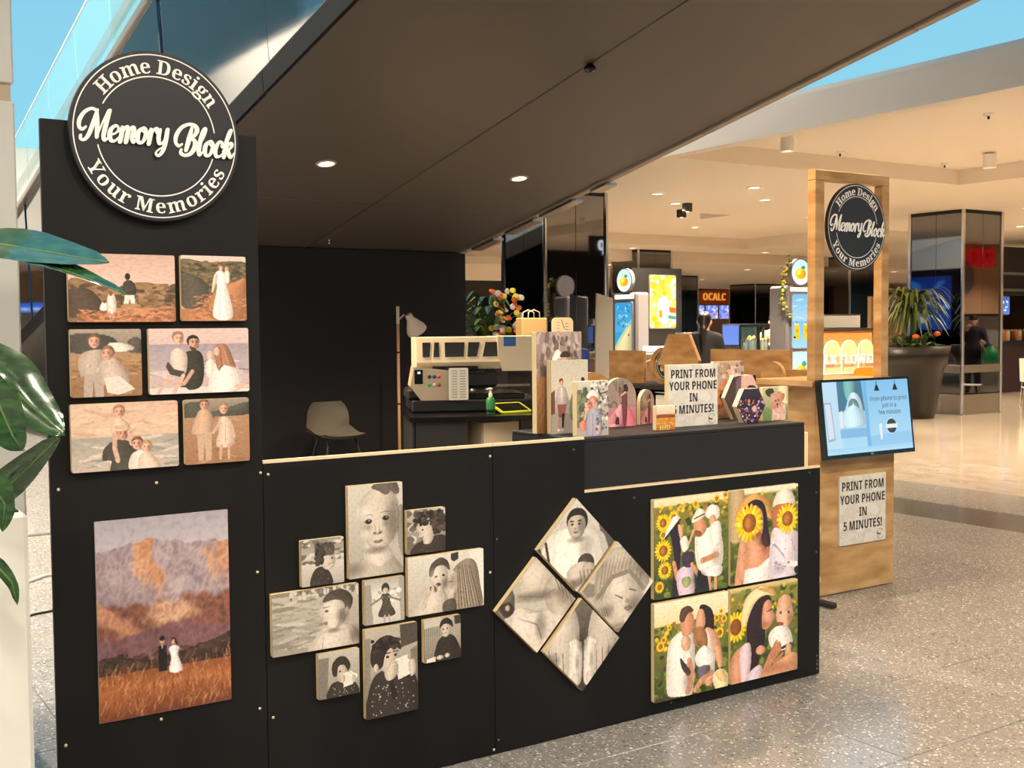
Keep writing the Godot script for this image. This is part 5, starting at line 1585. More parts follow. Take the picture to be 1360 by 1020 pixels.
func kiosk_inside() -> void:
	var wb := structure("wall_kiosk", "matt black back wall of the kiosk below the sloping underside")
	obj("board", span(1.9, 6.15, .0, soffit(-8.0) - .012, -8.12, -8.0), M.wall_black, wb)
	var wl := structure("wall_kiosk", "black left side wall of the kiosk behind the tall panel")
	obj("board", span(.6, .62, .0, 2.1, -2.2, -.42), M.wall_black, wl)
	# chair
	var t := thing("shell_chair", "grey moulded shell chair against the black back wall", "chair", Vector3(4.2, 0, -7.35), deg_to_rad(2))
	var s2 := begin(true)
	# shell: seat running up into a rounded back; u across, v from the front edge to the back's top
	var rows := []
	for i in 17:
		var v := i / 16.0
		var row := []
		for j in 13:
			var u := (j - 6) / 6.0
			var y: float
			var z: float
			if v < .5:
				var q := v / .5
				z = .23 - q * .42
				y = .45 - sin(q * PI * .5) * .012 + (.012 if q < .1 else .0)
			else:
				var q := (v - .5) / .5
				z = -.19 - sin(q * PI * .5) * .085
				y = .44 + q * .35
			var w := .245 - .03 * pow(maxf(0.0, v - .55) / .45, 2.0)
			var round_top := 1.0
			if v > .8:
				round_top = sqrt(maxf(.0, 1.0 - pow((v - .8) / .22, 2.0))) * .45 + .55
			var rise := pow(absf(u), 3.0) * (.03 + .07 * exp(-pow((v - .52) / .2, 2.0)))
			row.append(Vector3(u * w * round_top, y + rise * (1.0 if v < .55 else .25), z + pow(absf(u), 2.0) * .07 * smoothstep(.5, .8, v)))
		rows.append(row)
	for i in 16:
		for j in 12:
			quad(s2, rows[i][j], rows[i][j + 1], rows[i + 1][j + 1], rows[i + 1][j])
			var d := Vector3(0, -.012, -.008)
			quad(s2, rows[i + 1][j] + d, rows[i + 1][j + 1] + d, rows[i][j + 1] + d, rows[i][j] + d)
	obj("shell", done(s2), M.chair_grey, t)
	for q in [[-1, 1], [1, 1], [-1, -1], [1, -1]]:
		obj("leg", rod([Vector3(q[0] * .15, .435, q[1] * .12), Vector3(q[0] * .24, .006, q[1] * .22)], .011), M.black_matt, t)
	obj("seat_frame", rod([Vector3(-.15, .433, -.12), Vector3(.15, .433, -.12), Vector3(.15, .433, .12), Vector3(-.15, .433, .12), Vector3(-.15, .433, -.12)], .009), M.black_matt, t)
	# floor lamp
	t = thing("floor_lamp", "wooden floor lamp with white tilted bell shade by black wall", "floor lamp", Vector3(5.055, 0, -7.6))
	obj("base", lathe([[0, 0], [.13, 0], [.13, .015], [.03, .022], [.0, .022]], 28), M.lamp_shade, t)
	obj("pole", rod([Vector3(0, .02, 0), Vector3(0, 1.64, 0)], .016), M.beech, t)
	obj("collar", lathe([[.018, 0], [.018, .02], [.0, .021]], 14), M.black_matt, t, Vector3(0, .72, 0))
	obj("collar", lathe([[.018, 0], [.018, .02], [.0, .021]], 14), M.black_matt, t, Vector3(0, 1.28, 0))
	obj("upper_tube", rod([Vector3(0, 1.6, 0), Vector3(0, 1.79, 0)], .018), M.lamp_shade, t)
	obj("arm", rod([Vector3(0, 1.64, 0), Vector3(.07, 1.7, .02)], .01), M.lamp_shade, t)
	var sh := obj("shade", lathe([[.03, .15], [.045, .14], [.05, .08], [.09, .0], [.125, -.07], [.135, -.12], [.128, -.12], [.118, -.07], [.082, .0], [.03, .08], [0, .09]], 28), M.lamp_shade, t, Vector3(.16, 1.6, .05))
	sh.rotation = Vector3(.25, 0, .62)
	sh.scale = Vector3.ONE * .85
	# table with the printer
	t = thing("work_table", "black work table carrying the flatbed printer", "table", Vector3(3.85, 0, -5.05), deg_to_rad(-24))
	obj("top", span(-.05, 1.05, .8, .84, -.6, .55, .004), M.black_gloss, t)
	obj("front_board", span(0, .42, .003, .8, .48, .5), M.black_matt, t)
	obj("side_board", span(-.03, -.01, .003, .8, -.58, .5), M.black_matt, t)
	obj("rear_board", span(0, 1.03, .003, .8, -.58, -.56), M.black_matt, t)
	t = thing("cream_cabinet", "cream cabinet side beneath the lime-framed tablet", "cabinet", Vector3(4.2, 0, -4.445))
	obj("body", span(.0, .34, .05, .775, -.45, .0, .003), M.cream, t)
	obj("plinth", span(.02, .32, .003, .05, -.43, -.03), M.black_matt, t)
	obj("handle", span(.345, .38, .63, .645, -.1, .06, .003), M.chrome, t)
	printer()
	# tablet in a lime case
	t = thing("tablet", "dark tablet in a lime green frame leaning on the printer table", "tablet", Vector3(4.52, .8525, -4.435))
	t.rotation = Vector3(-1.25, 0, 0)
	obj("case", plate(rect_outline(.3, .21, .02), -.012, 0), M.lime, t, Vector3(0, .105, 0))
	obj("screen", plate(rect_outline(.255, .165, .004), .0002, .0015), M.black_gloss, t, Vector3(0, .105, 0))
	# sanitiser
	t = thing("pump_bottle", "green-labelled pump bottle with white nozzle beside the tablet", "bottle", Vector3(4.285, .841, -4.48))
	obj("body", lathe([[0, 0], [.034, 0], [.037, .008], [.037, .11], [.03, .132], [.014, .142]], 20), M.green_label, t)
	obj("label_band", lathe([[.0375, .012], [.0378, .04], [.0375, .041]], 20), M.dark_shop, t)
	obj("pump", lathe([[.014, .142], [.016, .17], [.009, .172], [.009, .2], [.018, .202], [.018, .215], [0, .217]], 16), M.white_plastic, t)
	obj("nozzle", rod([Vector3(0, .21, 0), Vector3(-.045, .205, .01)], .006), M.white_plastic, t)
	# paper bags behind the printer
	t = thing("bag_stand", "black box stand carrying the paper bag behind the printer", "stand", Vector3(5.7, 0, -6.0))
	obj("box", span(-.14, .5, .003, 1.1, -.2, .2), M.black_matt, t)
	obj("top", span(-.15, .51, 1.1005, 1.1245, -.21, .21, .003), M.black_matt, t)
	t = thing("paper_bag", "kraft paper bag with two handles behind the printer", "bag", Vector3(5.7, 1.125, -6.0))
	obj("sack", span(-.13, .17, 0, .52, -.06, .06, .01), M.kraft, t)
	for z in [-.05, .05]:
		obj("handle", rod([Vector3(-.05, .515, z), Vector3(-.045, .575, z), Vector3(.02, .6, z), Vector3(.085, .575, z), Vector3(.09, .515, z)], .006), M.flower_white, t)
	for i in 3:
		obj("printed_line", span(-.06, .08, .36 - i * .03, .368 - i * .03, .0605, .061), M.cream_dark, t)
	t = thing("height_board", "cream rounded board with small black tick marks beside the paper bag", "board", Vector3(6.02, 1.125, -5.88))
	obj("board", plate(rect_outline(.26, .52, .05, 5), -.012, .0), M.cream, t, Vector3(0, .26, 0))
	for i in 5:
		obj("tick", span(-.07, -.04, .5 - i * .03 - .03, .504 - i * .03 - .03, .0005, .001), M.ink, t)
		obj("tick", span(.03, .07, .49 - i * .03 - .03, .494 - i * .03 - .03, .0005, .001), M.ink, t)
	obj("curve", rod([Vector3(-.02, .5, .001), Vector3(.0, .46, .001), Vector3(.02, .41, .001)], .003, 5), M.ink, t)
	# side counter with blocks facing the other aisle
	t = thing("side_counter", "black side counter of the kiosk with open inner shelves", "counter", Vector3(4.67, 0, -4.3))
	obj("top", span(0, .42, 1.095, PANEL_H, 0, 2.82, .003), M.black_matt, t)
	obj("outer_board", span(.4, .42, .003, 1.095, 0, 2.82), M.black_matt, t)
	obj("shelf", span(.02, .399, .72, .735, .0, 2.82), M.black_matt, t)
	obj("shelf", span(.02, .4, .93, .945, .0, 2.82), M.black_matt, t)
	for z in [0.0, .93, 1.87, 2.8]:
		obj("divider", span(.01, .399, .003, 1.095, z, z + .02), M.black_matt, t)
	rng.seed = 5
	for i in 12:
		var w := rng.randf_range(.05, .12)
		var b := thing("stock_box", ["grey", "red", "white", "black"][i % 4] + " small stock box number %s on the side counter's inner shelf" % ["one", "two", "three"][i / 4], "box", Vector3(4.76, .9455, [-4.26, -4.07, -3.88, -3.68, -3.31, -3.1, -2.9, -2.7, -2.38, -2.15, -1.95, -1.7][i]), 0, "stock boxes on the inner shelf")
		obj("carton", span(-.05, .05, 0, rng.randf_range(.05, .12), 0, w, .002), mat(col(["9a958e", "a83a3a", "d8d2c8", "33322f"][i % 4]), .5), b)
		obj("lid", span(-.052, .052, rng.randf_range(.121, .124), .13, -.002, w + .002, .001), mat(col(["8a857e", "8a2f2f", "c8c2b8", "222"][i % 4]), .5), b)
	t = thing("blue_pouch", "deep blue pouch standing at the far end of the side counter", "pouch", Vector3(4.86, PANEL_H + .0005, -3.98), PI / 2)
	obj("sack", plate([Vector2(-.05, 0), Vector2(.05, 0), Vector2(.06, .22), Vector2(.02, .25), Vector2(-.06, .24)], -.02, .02), M.blue_bag, t)
	obj("flap", plate([Vector2(-.055, .17), Vector2(.055, .17), Vector2(.058, .21), Vector2(-.058, .21)], .0205, .024), M.blue_bag, t)
	grp_backs()

func wooden_back(called: String, label: String, outline: Array, z: float, x := 4.8, thick := .022, hole := []) -> void:
	# faces the aisle at +x: we see the bare wooden back
	var low := 1e9
	for q in outline:
		low = minf(low, q.y)
	var t := thing(called, label, "wooden block", Vector3(x, PANEL_H - low + .0005, z), PI / 2, "wooden block backs on the side counter")
	obj("body", plate(outline, -thick, 0, hole), M.board_dark, t)
	obj("print_face", plate(outline, .0005, .002, hole), M.white_plastic, t)

func grp_backs() -> void:
	wooden_back("wooden_block", "square wooden block back left of the round ring block", rect_outline(.3, .243, .003), -3.265)
	wooden_back("wooden_block", "narrow pale wooden block back at the far end of side counter", rect_outline(.14, .24, .003), -3.5, 4.83)
	var o := ring_outline(.135, 32)
	wooden_back("round_wooden_block", "round wooden ring block with dark round centre", o, -2.94, 4.83, .022, ring_outline(.1, 32))
	var t := thing("round_badge", "dark round badge standing inside the wooden ring", "badge", Vector3(4.838, PANEL_H + .136, -2.94), -PI / 2, "")
	obj("disc", plate(ring_outline(.099, 32), -.012, .0), M.dark_shop, t)
	var st := begin()
	arc_band(st, .085, .004, 0, 360, .0008)
	script_word(st, "Memory", -.075, .005, .018, .8, .0008)
	script_word(st, "Block", -.055, -.04, .018, .8, .0008)
	obj("lettering", done(st), M.sign_white, t)
	var hx := []
	for i in 6:
		hx.append(Vector2(cos(TAU * i / 6), sin(TAU * i / 6)) * .212)
	wooden_back("hexagonal_wooden_block", "large hexagonal wooden block back standing on the side counter", hx, -2.66, 4.74)
	wooden_back("long_wooden_block", "long low wooden board back beside the hexagonal one", rect_outline(.74, .262, .003), -2.09, 4.86)
	wooden_back("arched_wooden_block", "arched wooden block back near the sign tower", arch_outline(.2, .19), -1.8, 4.78)
	wooden_back("small_wooden_block", "small wooden block back between board and sign tower", rect_outline(.26, .14, .003), -1.62, 4.84)

func printer() -> void:
	var t := thing("flatbed_printer", "large cream and black flatbed printer with dark windows", "printer", Vector3(3.9, .841, -5.1), deg_to_rad(-24))
	obj("base", span(-.02, 1.1, 0.0, .1, -.7, .1, .012), M.black_matt, t)
	obj("bed", span(.3, .95, .1, .15, -.6, .05, .008), M.black_gloss, t)
	# upper bridge: sloped front with windows
	var out := [Vector2(-.62, .36), Vector2(.0, .36), Vector2(.05, .42), Vector2(-.0, .63), Vector2(-.62, .63)]
	var br := obj("bridge", plate(out, 0, .72), M.cream, t, Vector3(.03, 0, 0), Vector3(0, PI / 2, 0))
	br.rotation = Vector3(0, -PI / 2, 0)
	br.position = Vector3(.75, 0, 0)
	var cab := obj("end_cabinet", plate([Vector2(0, .34), Vector2(.36, .34), Vector2(.36, .635), Vector2(-.04, .635), Vector2(-.04, .47)], -.62, .06), M.cream, t, Vector3(.76, 0, 0))
	cab.name = "end_cabinet"
	# windows on the bridge's sloping front face
	var tilt := atan2(.05, .21)
	for q in [[.06, .13, 0.0, .012], [.15, .2, .012, 0.0], [.25, .42, .0, .012], [.44, .55, .012, .03], [.57, .72, .03, 0.0]]:
		var w := obj("window", plate([Vector2(q[0] + .0, .0), Vector2(q[1] - q[3], .0), Vector2(q[1], .125), Vector2(q[0] + q[2], .125)], 0, .003), M.black_gloss, t, Vector3(.02, .465, .042))
		w.rotation.x = -tilt
	obj("slot", span(.16, .55, .345, .385, -.3, .052, .01), M.black_gloss, t)
	obj("lower_hood", span(.08, .62, .31, .358, -.5, .03, .015), M.black_matt, t)
	# control pod
	var pod := obj("control_pod", plate([Vector2(-.03, .22), Vector2(.06, .1), Vector2(.3, .1), Vector2(.3, .35), Vector2(-.0, .385)], -.25, .09), M.cream_dark, t)
	obj("display", span(.005, .075, .24, .36, .09, .094, .002), M.black_gloss, pod)
	obj("readout", span(.03, .055, .325, .345, .0945, .096), glow(col("bfe0f0"), 1.2), pod)
	var bc := ["20242c", "2a3a8a", "d0405a", "3aa04a", "e0e0d8", "c0542c"]
	for i in 6:
		obj("button", lathe([[0, .008], [.014, .008], [.016, 0]], 12), mat(col(bc[i]), .4), pod, Vector3(.13 + (i % 3) * .04, .3 - (i / 3) * .07, .09), Vector3(PI / 2, 0, 0))
	obj("side_skirt", span(-.06, .3, .1, .2, -.4, .02, .03), M.black_matt, t)
	obj("carriage", span(.42, .72, .2, .345, -.2, .02, .02), M.black_matt, t)
	obj("rail", span(.3, 1.02, .2, .22, -.1, -.08), M.steel, t)
	obj("blue_sticker", span(.77, .875, .55, .63, .0605, .062), mat(col("2a6ab0"), .4), t)
	obj("knob", lathe([[0, .02], [.02, .02], [.024, 0]], 14), M.steel, t, Vector3(.5, .17, .06), Vector3(PI / 2, 0, 0))
	var k := thing("keypad_chart", "pale upright card with a grid of small marks on printer", "card", Vector3(4.17, .945, -4.8), deg_to_rad(-24))
	obj("card", plate(rect_outline(.165, .27, .012), -.004, 0), M.white_plastic, k, Vector3(0, .135, 0))
	for i in 11:
		for j in 2:
			obj("mark", span(-.06 + j * .07, -.01 + j * .07, .02 + i * .022, .03 + i * .022, .0004, .001), M.cream_dark, k)

func tower_and_screen() -> void:
	var t := thing("sign_tower", "wooden board tower with open sign frame on top", "display stand", Vector3(4.3, 0, -1.0))
	obj("front_board", span(0.0, .635, .004, 1.2, -.02, .02, .002), M.board, t)
	obj("side_board", span(0.0, .02, .004, 1.2, -.42, -.021, .002), M.board, t)
	obj("side_board", span(.615, .635, .004, 1.2, -.42, -.021, .002), M.board, t)
	obj("top_board", span(-.06, .66, 1.201, 1.235, -.44, .008, .002), M.board, t)
	obj("frame_post", span(-.03, .045, 1.236, 2.36, -.06, .0, .003), M.board, t)
	obj("frame_post", span(.535, .6, 1.236, 2.36, -.06, .0, .003), M.board, t)
	obj("frame_head", span(-.03, .6, 2.361, 2.42, -.06, .0, .003), M.board, t)
	var sg := thing("round_shop_sign", "smaller round black shop sign hung inside the wooden frame", "sign", Vector3(4.592, 2.107, -.9985))
	round_sign(sg, .249, .02)
	# notice on the board
	t = thing("notice_board", "pale notice panel fixed low on the wooden tower", "sign", Vector3(4.645, .478, -.9795))
	obj("panel", plate(rect_outline(.4, .4, .003), 0, .012), M.pic_notice, t)
	print_notice(t, .4, .4, .0125)
	# television leaning back
	t = thing("television", "flat black television leaning back on the wooden tower", "television", Vector3(4.622, .797, -.885))
	t.rotation.x = -.12
	obj("case", plate(rect_outline(.765, .447, .006), -.035, 0), M.black_gloss, t, Vector3(0, .2235, 0))
	canvas(720, 420, "9fd4f4")
	gr(0, 1, "8ec8f0", "b9e4fb")
	pg("c6e6f7", [0, 0, .16, 0, .18, 1, 0, 1])
	pg("aeb4cc", [.0, .28, .08, .28, .1, .8, .02, .82]); pg("dde9f4", [.01, .3, .07, .3, .09, .77, .025, .79])
	pg("7fbce8", [.46, 0, .5, 0, .5, 1, .46, 1])
	pg("4f7f9a", [.16, .0, .44, .0, .46, .42, .16, .42]); sm("7fb8b0", [.24, 0, .36, .0, .34, .2, .26, .26]); sm("d4e6ee", [.26, .3, .32, .16, .4, .2, .44, .4, .42, .6, .2, .62]); sm("6f8e98", [.28, .3, .32, .24, .38, .28, .4, .42, .36, .42, .33, .3, .3, .42, .27, .42]); sm("cfe8f4", [.2, .44, .3, .34, .36, .34, .44, .46, .44, .62, .2, .62])
	pg("e9f2f8", [.16, .42, .2, .4, .2, .64, .16, .64]); pg("8fbfe6", [.16, .66, .46, .66, .46, .78, .16, .78]); pg("9ecff2", [.5, .78, 1, .74, 1, 1, .5, 1]); gr(.92, 1, "a9daf6", "bfe6fb")
	for x in [.62, .84]:
		ln("1a2430", .006, [x, .02, x, .08]); pg("1a2430", [x - .03, .15, x - .01, .07, x + .01, .07, x + .03, .15])
	pg("eef7fb", [.61, .62, .65, .62, .64, .84, .62, .84])
	blur(2)
	el(.76, .66, .065, .115, "dfeef4"); el(.76, .66, .058, .102, "3a3f46"); pg("f2f6f4", [.69, .63, .83, .63, .83, .69, .69, .69])
	var scr := glowtex(finish(), .95)
	obj("screen", plate(rect_outline(.732, .41, .002), .0003, .0015), scr, t, Vector3(0, .228, 0))
	for r in [["From phone to print", .325], ["just in a", .285], ["few minutes", .245]]:
		obj("screen_text", words(r[0], "sans", .036, .0004), mat(col("3f5a66"), .5), t, Vector3(.185, r[1], .0018))
	obj("badge", span(-.012, .012, .006, .02, .0005, .004, .001), M.steel, t)
	var al := AreaLight3D.new()
	al.name = "screen_light"
	al.area_size = Vector2(.72, .42)
	al.light_color = Color(.6, .85, 1)
	al.light_energy = .12
	al.area_range = 20
	al.shadow_enabled = true
	t.add_child(al)
	al.position = Vector3(0, .228, .01)
	al.rotation.y = PI
	# stand of the screen with feet
	t = thing("screen_stand", "black steel stand with splayed feet below the television", "stand", Vector3(4.33, 0, -.9))
	obj("foot", span(-.2, -.16, .006, .035, -.35, .16, .006), M.black_matt, t)
	obj("upright", span(-.2, -.16, .036, .85, -.16, -.12, .004), M.black_matt, t)
	for q in [[.643, "upper"], [.42, "lower"]]:
		t = thing("corner_tab", "small pale triangular tab at the stepped panel's end edge, %s one" % q[1], "tab", Vector3(3.1992, q[0], -.012), 0, "triangular tabs")
		obj("tab", plate([Vector2(0, -.045), Vector2(.018, 0), Vector2(0, .045)], -.004, .004), M.edge_wood, t)
		obj("face", plate([Vector2(.001, -.04), Vector2(.016, 0), Vector2(.001, .04)], .0041, .005), M.edge_wood, t)

func left_side() -> void:
	# white planter with a broad-leaved plant, and the white pillar behind
	var t := thing("white_pillar", "tall glossy off-white pillar left of the black tall panel", "pillar", Vector3(-.75, 0, -.9))
	obj("shaft", span(0, .84, .0, 2.36, -.6, 0, .006), M.white_gloss, t)
	obj("joint", span(.01, .83, 2.361, 2.42, -.59, -.01), M.cream_dark, t)
	obj("upper_shaft", span(0, .84, 2.421, 3.6, -.6, 0, .006), M.white_gloss, t)
	t = thing("white_planter", "tall glossy white planter holding the broad-leaved plant", "planter", Vector3(-.65, 0, -.2))
	obj("pot", span(0, .55, .003, 1.07, 0, .42, .012), M.white_gloss, t)
	obj("soil", span(.02, .53, 1.0705, 1.075, .02, .4), M.soil, t)
	t = thing("broad_leaved_plant", "glossy broad-leaved plant reaching in front of the tall panel", "plant", Vector3(-.42, 1.075, .05))
	var o := t.position
	for q in [[[V(-.42, 1.1, .1), V(-.42, 1.5, .45), V(-.36, 1.72, .66)], .012], [[V(-.42, 1.1, .1), V(-.44, 1.3, .45), V(-.36, 1.48, .68)], .01], [[V(-.42, 1.1, .1), V(-.44, 1.12, .5), V(-.35, 1.13, .72)], .01]]:
		var pp := []
		for v in q[0]:
			pp.append(v - o)
		obj("stalk", rod(pp, q[1]), M.leaf_mid, t)
	var leaves := [
		[[V(-.34, 1.73, .66), V(-.231, 1.742, .736), V(-.134, 1.722, .8), V(-.03, 1.70, .868)], .2, V(.36, .38, -.81), .12],
		[[V(-.267, 1.722, .774), V(-.159, 1.693, .845), V(-.092, 1.667, .89), V(-.012, 1.628, .943)], .075, V(.3, .35, -.85), .5],
		[[V(-.36, 1.49, .67), V(-.25, 1.465, .746), V(-.185, 1.386, .79), V(-.126, 1.322, .827)], .13, V(.25, .85, -.35), .3],
		[[V(-.32, 1.49, .80), V(-.262, 1.40, .857), V(-.24, 1.335, .875), V(-.222, 1.30, .885)], .09, V(.8, .3, .5), .35],
		[[V(-.33, 1.12, .705), V(-.249, 1.195, .756), V(-.191, 1.258, .79), V(-.132, 1.325, .824)], .085, V(.4, -.75, -.45), .45],
		[[V(-.35, 1.25, .80), V(-.28, 1.235, .855), V(-.258, 1.188, .872), V(-.264, 1.13, .871)], .06, V(.8, .4, .4), .3],
		[[V(-.35, 1.097, .935), V(-.30, 1.09, .969), V(-.268, 1.046, .991), V(-.26, 1.0, .999)], .03, V(.7, .5, .4), .3]]
	for q in leaves:
		var sp := []
		for v in q[0]:
			sp.append(v - o)
		var bl := obj("leaf", blade(sp, q[1], q[2], q[3], .9, 0, .0014), M.big_leaf, t)
		var rib := []
		for v in sp:
			rib.append(v)
		obj("midrib", rod(rib, [.004, .0035, .0025, .001], 6), M.leaf_mid, bl)
	# cables on the floor behind
	t = thing("pale_cable", "pale grey cable looping out on the floor behind tall panel", "cable", Vector3(.8, .008, -4.1))
	obj("cord", rod([V(-.35, .0, .25), V(-.05, .0, -.05), V(.25, .0, -.05), V(.6, .0, .3), V(.9, .0, .9)], .012), M.cable_grey, t)
	t = thing("black_cable", "thin black cable on the floor behind the tall panel", "cable", Vector3(.55, .005, -3.2))
	obj("cord", rod([V(-.4, .0, .3), V(-.05, .0, .05), V(.2, 0, -.02), V(.6, 0, .1)], .008), M.black_matt, t)
	t = thing("floor_strip", "pale metal threshold strip across the bright far floor", "strip", Vector3(.2, .001, -5.75))
	obj("strip", span(0, 1.6, 0, .006, -.03, .03, .002), M.steel, t)
func lightbox(t: Node3D, called: String, im: Image, w: float, h: float, at: Vector3, rot: Vector3, energy: float, r := .03) -> void:
	var o := obj(called, plate(rect_outline(w + .03, h + .03, r + .01), -.02, 0), M.grey_pillar, t, at, rot)
	obj("lit_panel", plate(rect_outline(w, h, r), .0004, .004), glowtex(im, energy), o)

func mango_image(kind: int) -> Image:
	match kind:
		0:
			canvas(200, 280, "dff2f8")
			gr(0, 1, "c4e8f4", "f2faf8")
			el(.48, .56, .3, .22, "f7cf1f", 25); el(.56, .6, .2, .16, "f2a81a", 25); el(.4, .5, .14, .1, "fbe25a", 25); sm("2f9a7a", [.5, .3, .66, .24, .74, .34, .6, .38])
		1:
			canvas(200, 520, "7fc4ec")
			gr(0, .5, "7fc0ea", "b9dcea"); gr(.5, 1, "86c4ee", "aee0f8"); sc(5, 20, 0, .1, 1, .5, .1, .25, .2, ["a8d4ea", "c9e4ee", "93cbea"]); blur(6)
			for x in [.24, .74]:
				pg("f6d21c", [x - .14, .56, x + .14, .56, x + .12, .84, x - .12, .84]); el(x, .56, .15, .02, "fdf0b0"); ln("3a3020", .02, [x, .56, x, .51]); el(x, .68, .05, .03, "d8961c")
			el(.12, .8, .06, .02, "3a3020")
		2:
			canvas(200, 480, "38a8dc")
			gr(0, .6, "3aa4dc", "5ab8e0"); sm("e8d8a0", [0, 1, .1, .84, .5, .6, 1, .38, 1, 1]); sm("b8d8a8", [0, .9, .3, .7, .7, .5, 1, .34, 1, .4, .5, .66, .1, .88]); sc(6, 40, .1, .05, .9, .5, .03, .07, 1.2, ["7ac8ea", "2f8fc8", "a8dcf0"]); el(.82, .66, .05, .03, "b07040"); blur(3)
		3:
			canvas(260, 420, "f6e43a")
			gr(0, 1, "f4e040", "fbf2a0"); sc(7, 60, 0, 0, 1, 1, .04, .12, .9, ["fdf6c0", "f2d61c", "fffbe6", "e8d838", "cfe8e0"]); sm("fdfdf4", [.3, .5, .6, .4, .8, .6, .7, .9, .4, .9]); pg("e8782a", [.74, .6, 1, .62, 1, .72, .76, .7]); pg("4aa8b0", [.7, .76, 1, .78, 1, .84, .72, .82]); blur(3); pg("d8b010", [.34, .66, .46, .66, .48, .8, .36, .8])
	return finish()

func juice_bar() -> void:
	# front pillar with lit panels, facing +z
	var t := thing("lightbox_pillar", "grey lightbox pillar with two yellow drinks and flower garland", "sign pillar", Vector3(10.4, 0, -7.0))
	obj("casing", span(0, .48, .003, 2.06, -.34, 0, .03), M.grey_pillar, t)
	lightbox(t, "drinks_panel", mango_image(1), .35, .7, Vector3(.24, 1.6, .022), Vector3.ZERO, 1.1)
	lightbox(t, "fruit_panel", mango_image(0), .35, .5, Vector3(.24, .95, .022), Vector3.ZERO, 1.2)
	var ring := obj("round_panel", plate(ring_outline(.18, 32, .18), -.06, 0), M.grey_pillar, t, Vector3(.22, 2.235, .022))
	obj("lit_panel", plate(ring_outline(.165, 32), .0004, .004), glowtex(mango_image(0), 1.2), ring)
	obj("name_strip", span(.05, .43, 1.985, 2.04, .0005, .006), glow(col("fff2dc"), 1.5), t)
	var st := begin(true)
	rng.seed = 12
	for i in 70:
		var u := rng.randf()
		var c := Vector3(.02 - .16 * sin(u * 3.0) + rng.randfn(0, .02), 2.4 - u * .75 + rng.randfn(0, .02), .03 + rng.randfn(0, .03))
		lathe([[0, -.012], [.018, 0], [0, .012]], 6, true, st, c)
	var gl := obj("garland", done(st), M.leaf_mid, t)
	st = begin(true)
	for i in 26:
		var u := rng.randf()
		lathe([[0, -.016], [.024, 0], [0, .014]], 7, true, st, Vector3(.01 - .17 * sin(u * 3.0) + rng.randfn(0, .02), 2.42 - u * .78, .06 + rng.randfn(0, .02)))
	obj("blossoms", done(st), M.flower_yellow, gl)
	# rear pillar, facing -x
	t = thing("lightbox_pillar", "grey lightbox pillar with a blue beach scene and round mango sign", "sign pillar", Vector3(10.2, 0, -9.82))
	obj("casing", span(0, .25, .003, 2.06, -.62, 0, .03), M.grey_pillar, t)
	lightbox(t, "beach_panel", mango_image(2), .4, .74, Vector3(-.022, 1.54, -.29), Vector3(0, -PI / 2, 0), 1.0)
	ring = obj("round_panel", plate(ring_outline(.185, 32), -.06, 0), M.grey_pillar, t, Vector3(-.022, 2.243, -.27), Vector3(0, -PI / 2, 0))
	obj("lit_panel", plate(ring_outline(.17, 32), .0004, .004), glowtex(mango_image(0), 1.2), ring)
	obj("name_strip", span(-.006, -.0005, 1.965, 2.03, -.52, -.06), glow(col("fff2dc"), 1.5), t)
	# counter along x = 10.2
	t = thing("juice_counter", "peach juice bar counter with bright white top", "counter", Vector3(10.22, 0, -9.8))
	obj("body", span(0, .6, .003, 1.1, 0, 2.44, .004), M.peach, t)
	obj("top", span(-.04, 1.1, 1.101, 1.15, -.0, 2.44, .006), M.white_plastic, t)
	for i in 4:
		var ar := obj("arch_panel", plate(arch_outline(.5, .7), 0, .012), M.peach, t, Vector3(-.013, .7, .32 + i * .6), Vector3(0, -PI / 2, 0))
		obj("arch_light", plate(arch_outline(.53, .73), -.008, -.001), glow(col("ffe08a"), 1.4), ar)
	t = thing("lit_hood", "bright white lit counter case of the juice bar", "display case", Vector3(10.24, 1.151, -9.76))
	obj("base", span(0, .5, 0, .03, 0, .62, .004), M.white_plastic, t)
	obj("glow_top", span(.01, .49, .031, .1, .01, .61, .01), glow(col("fff6e6"), 3.2), t)
	# menu lightbox on black backing
	t = thing("menu_lightbox", "tall yellow lit menu panel behind the juice counter", "lightbox", Vector3(11.7, 0, -11.0))
	obj("backing", span(-.62, .45, .003, 2.5, -.12, -.022), M.black_matt, t)
	lightbox(t, "menu_panel", mango_image(3), .55, .86, Vector3(.02, 1.95, 0), Vector3.ZERO, 1.25)
	# black back counter with fruit and pans
	t = thing("back_counter", "black back counter of the juice bar with steel pans", "counter", Vector3(11.5, 0, -9.6))
	obj("body", span(0, .5, .003, 1.25, 0, 2.0), M.black_matt, t)
	obj("top", span(-.02, .52, 1.2505, 1.28, -.02, 2.02, .004), M.steel, t)
	for i in 5:
		var bw := thing("fruit_tub", "small tub of yellow fruit on the black back counter", "tub", Vector3(11.62, 1.2805, -9.4 + i * .26), 0, "fruit tubs")
		obj("tub", lathe([[0, 0], [.07, 0], [.085, .07], [.08, .07], [.066, .01], [0, .01]], 14), M.steel, bw)
		var s3 := begin(true)
		for k in 6:
			lathe([[0, -.03], [.035, 0], [0, .03]], 8, true, s3, Vector3(cos(k) * .04, .07 + (k % 2) * .02, sin(k) * .04))
		obj("fruit", done(s3), M.flower_yellow, bw)
	t = thing("steel_bucket", "tall brushed steel bucket beside the yellow menu panel", "bucket", Vector3(10.42, 1.151, -8.98))
	obj("pail", lathe([[0, 0], [.12, 0], [.15, .3], [.145, .3], [.115, .01], [0, .01]], 24), M.steel, t)
	obj("rim", lathe([[.148, .295], [.156, .3], [.148, .305]], 24), M.chrome, t)
	# person serving, seen from behind
	t = thing("person", "person in black with black ponytail seen from behind at juice bar", "person", Vector3(9.62, 0, -7.72), deg_to_rad(-50))
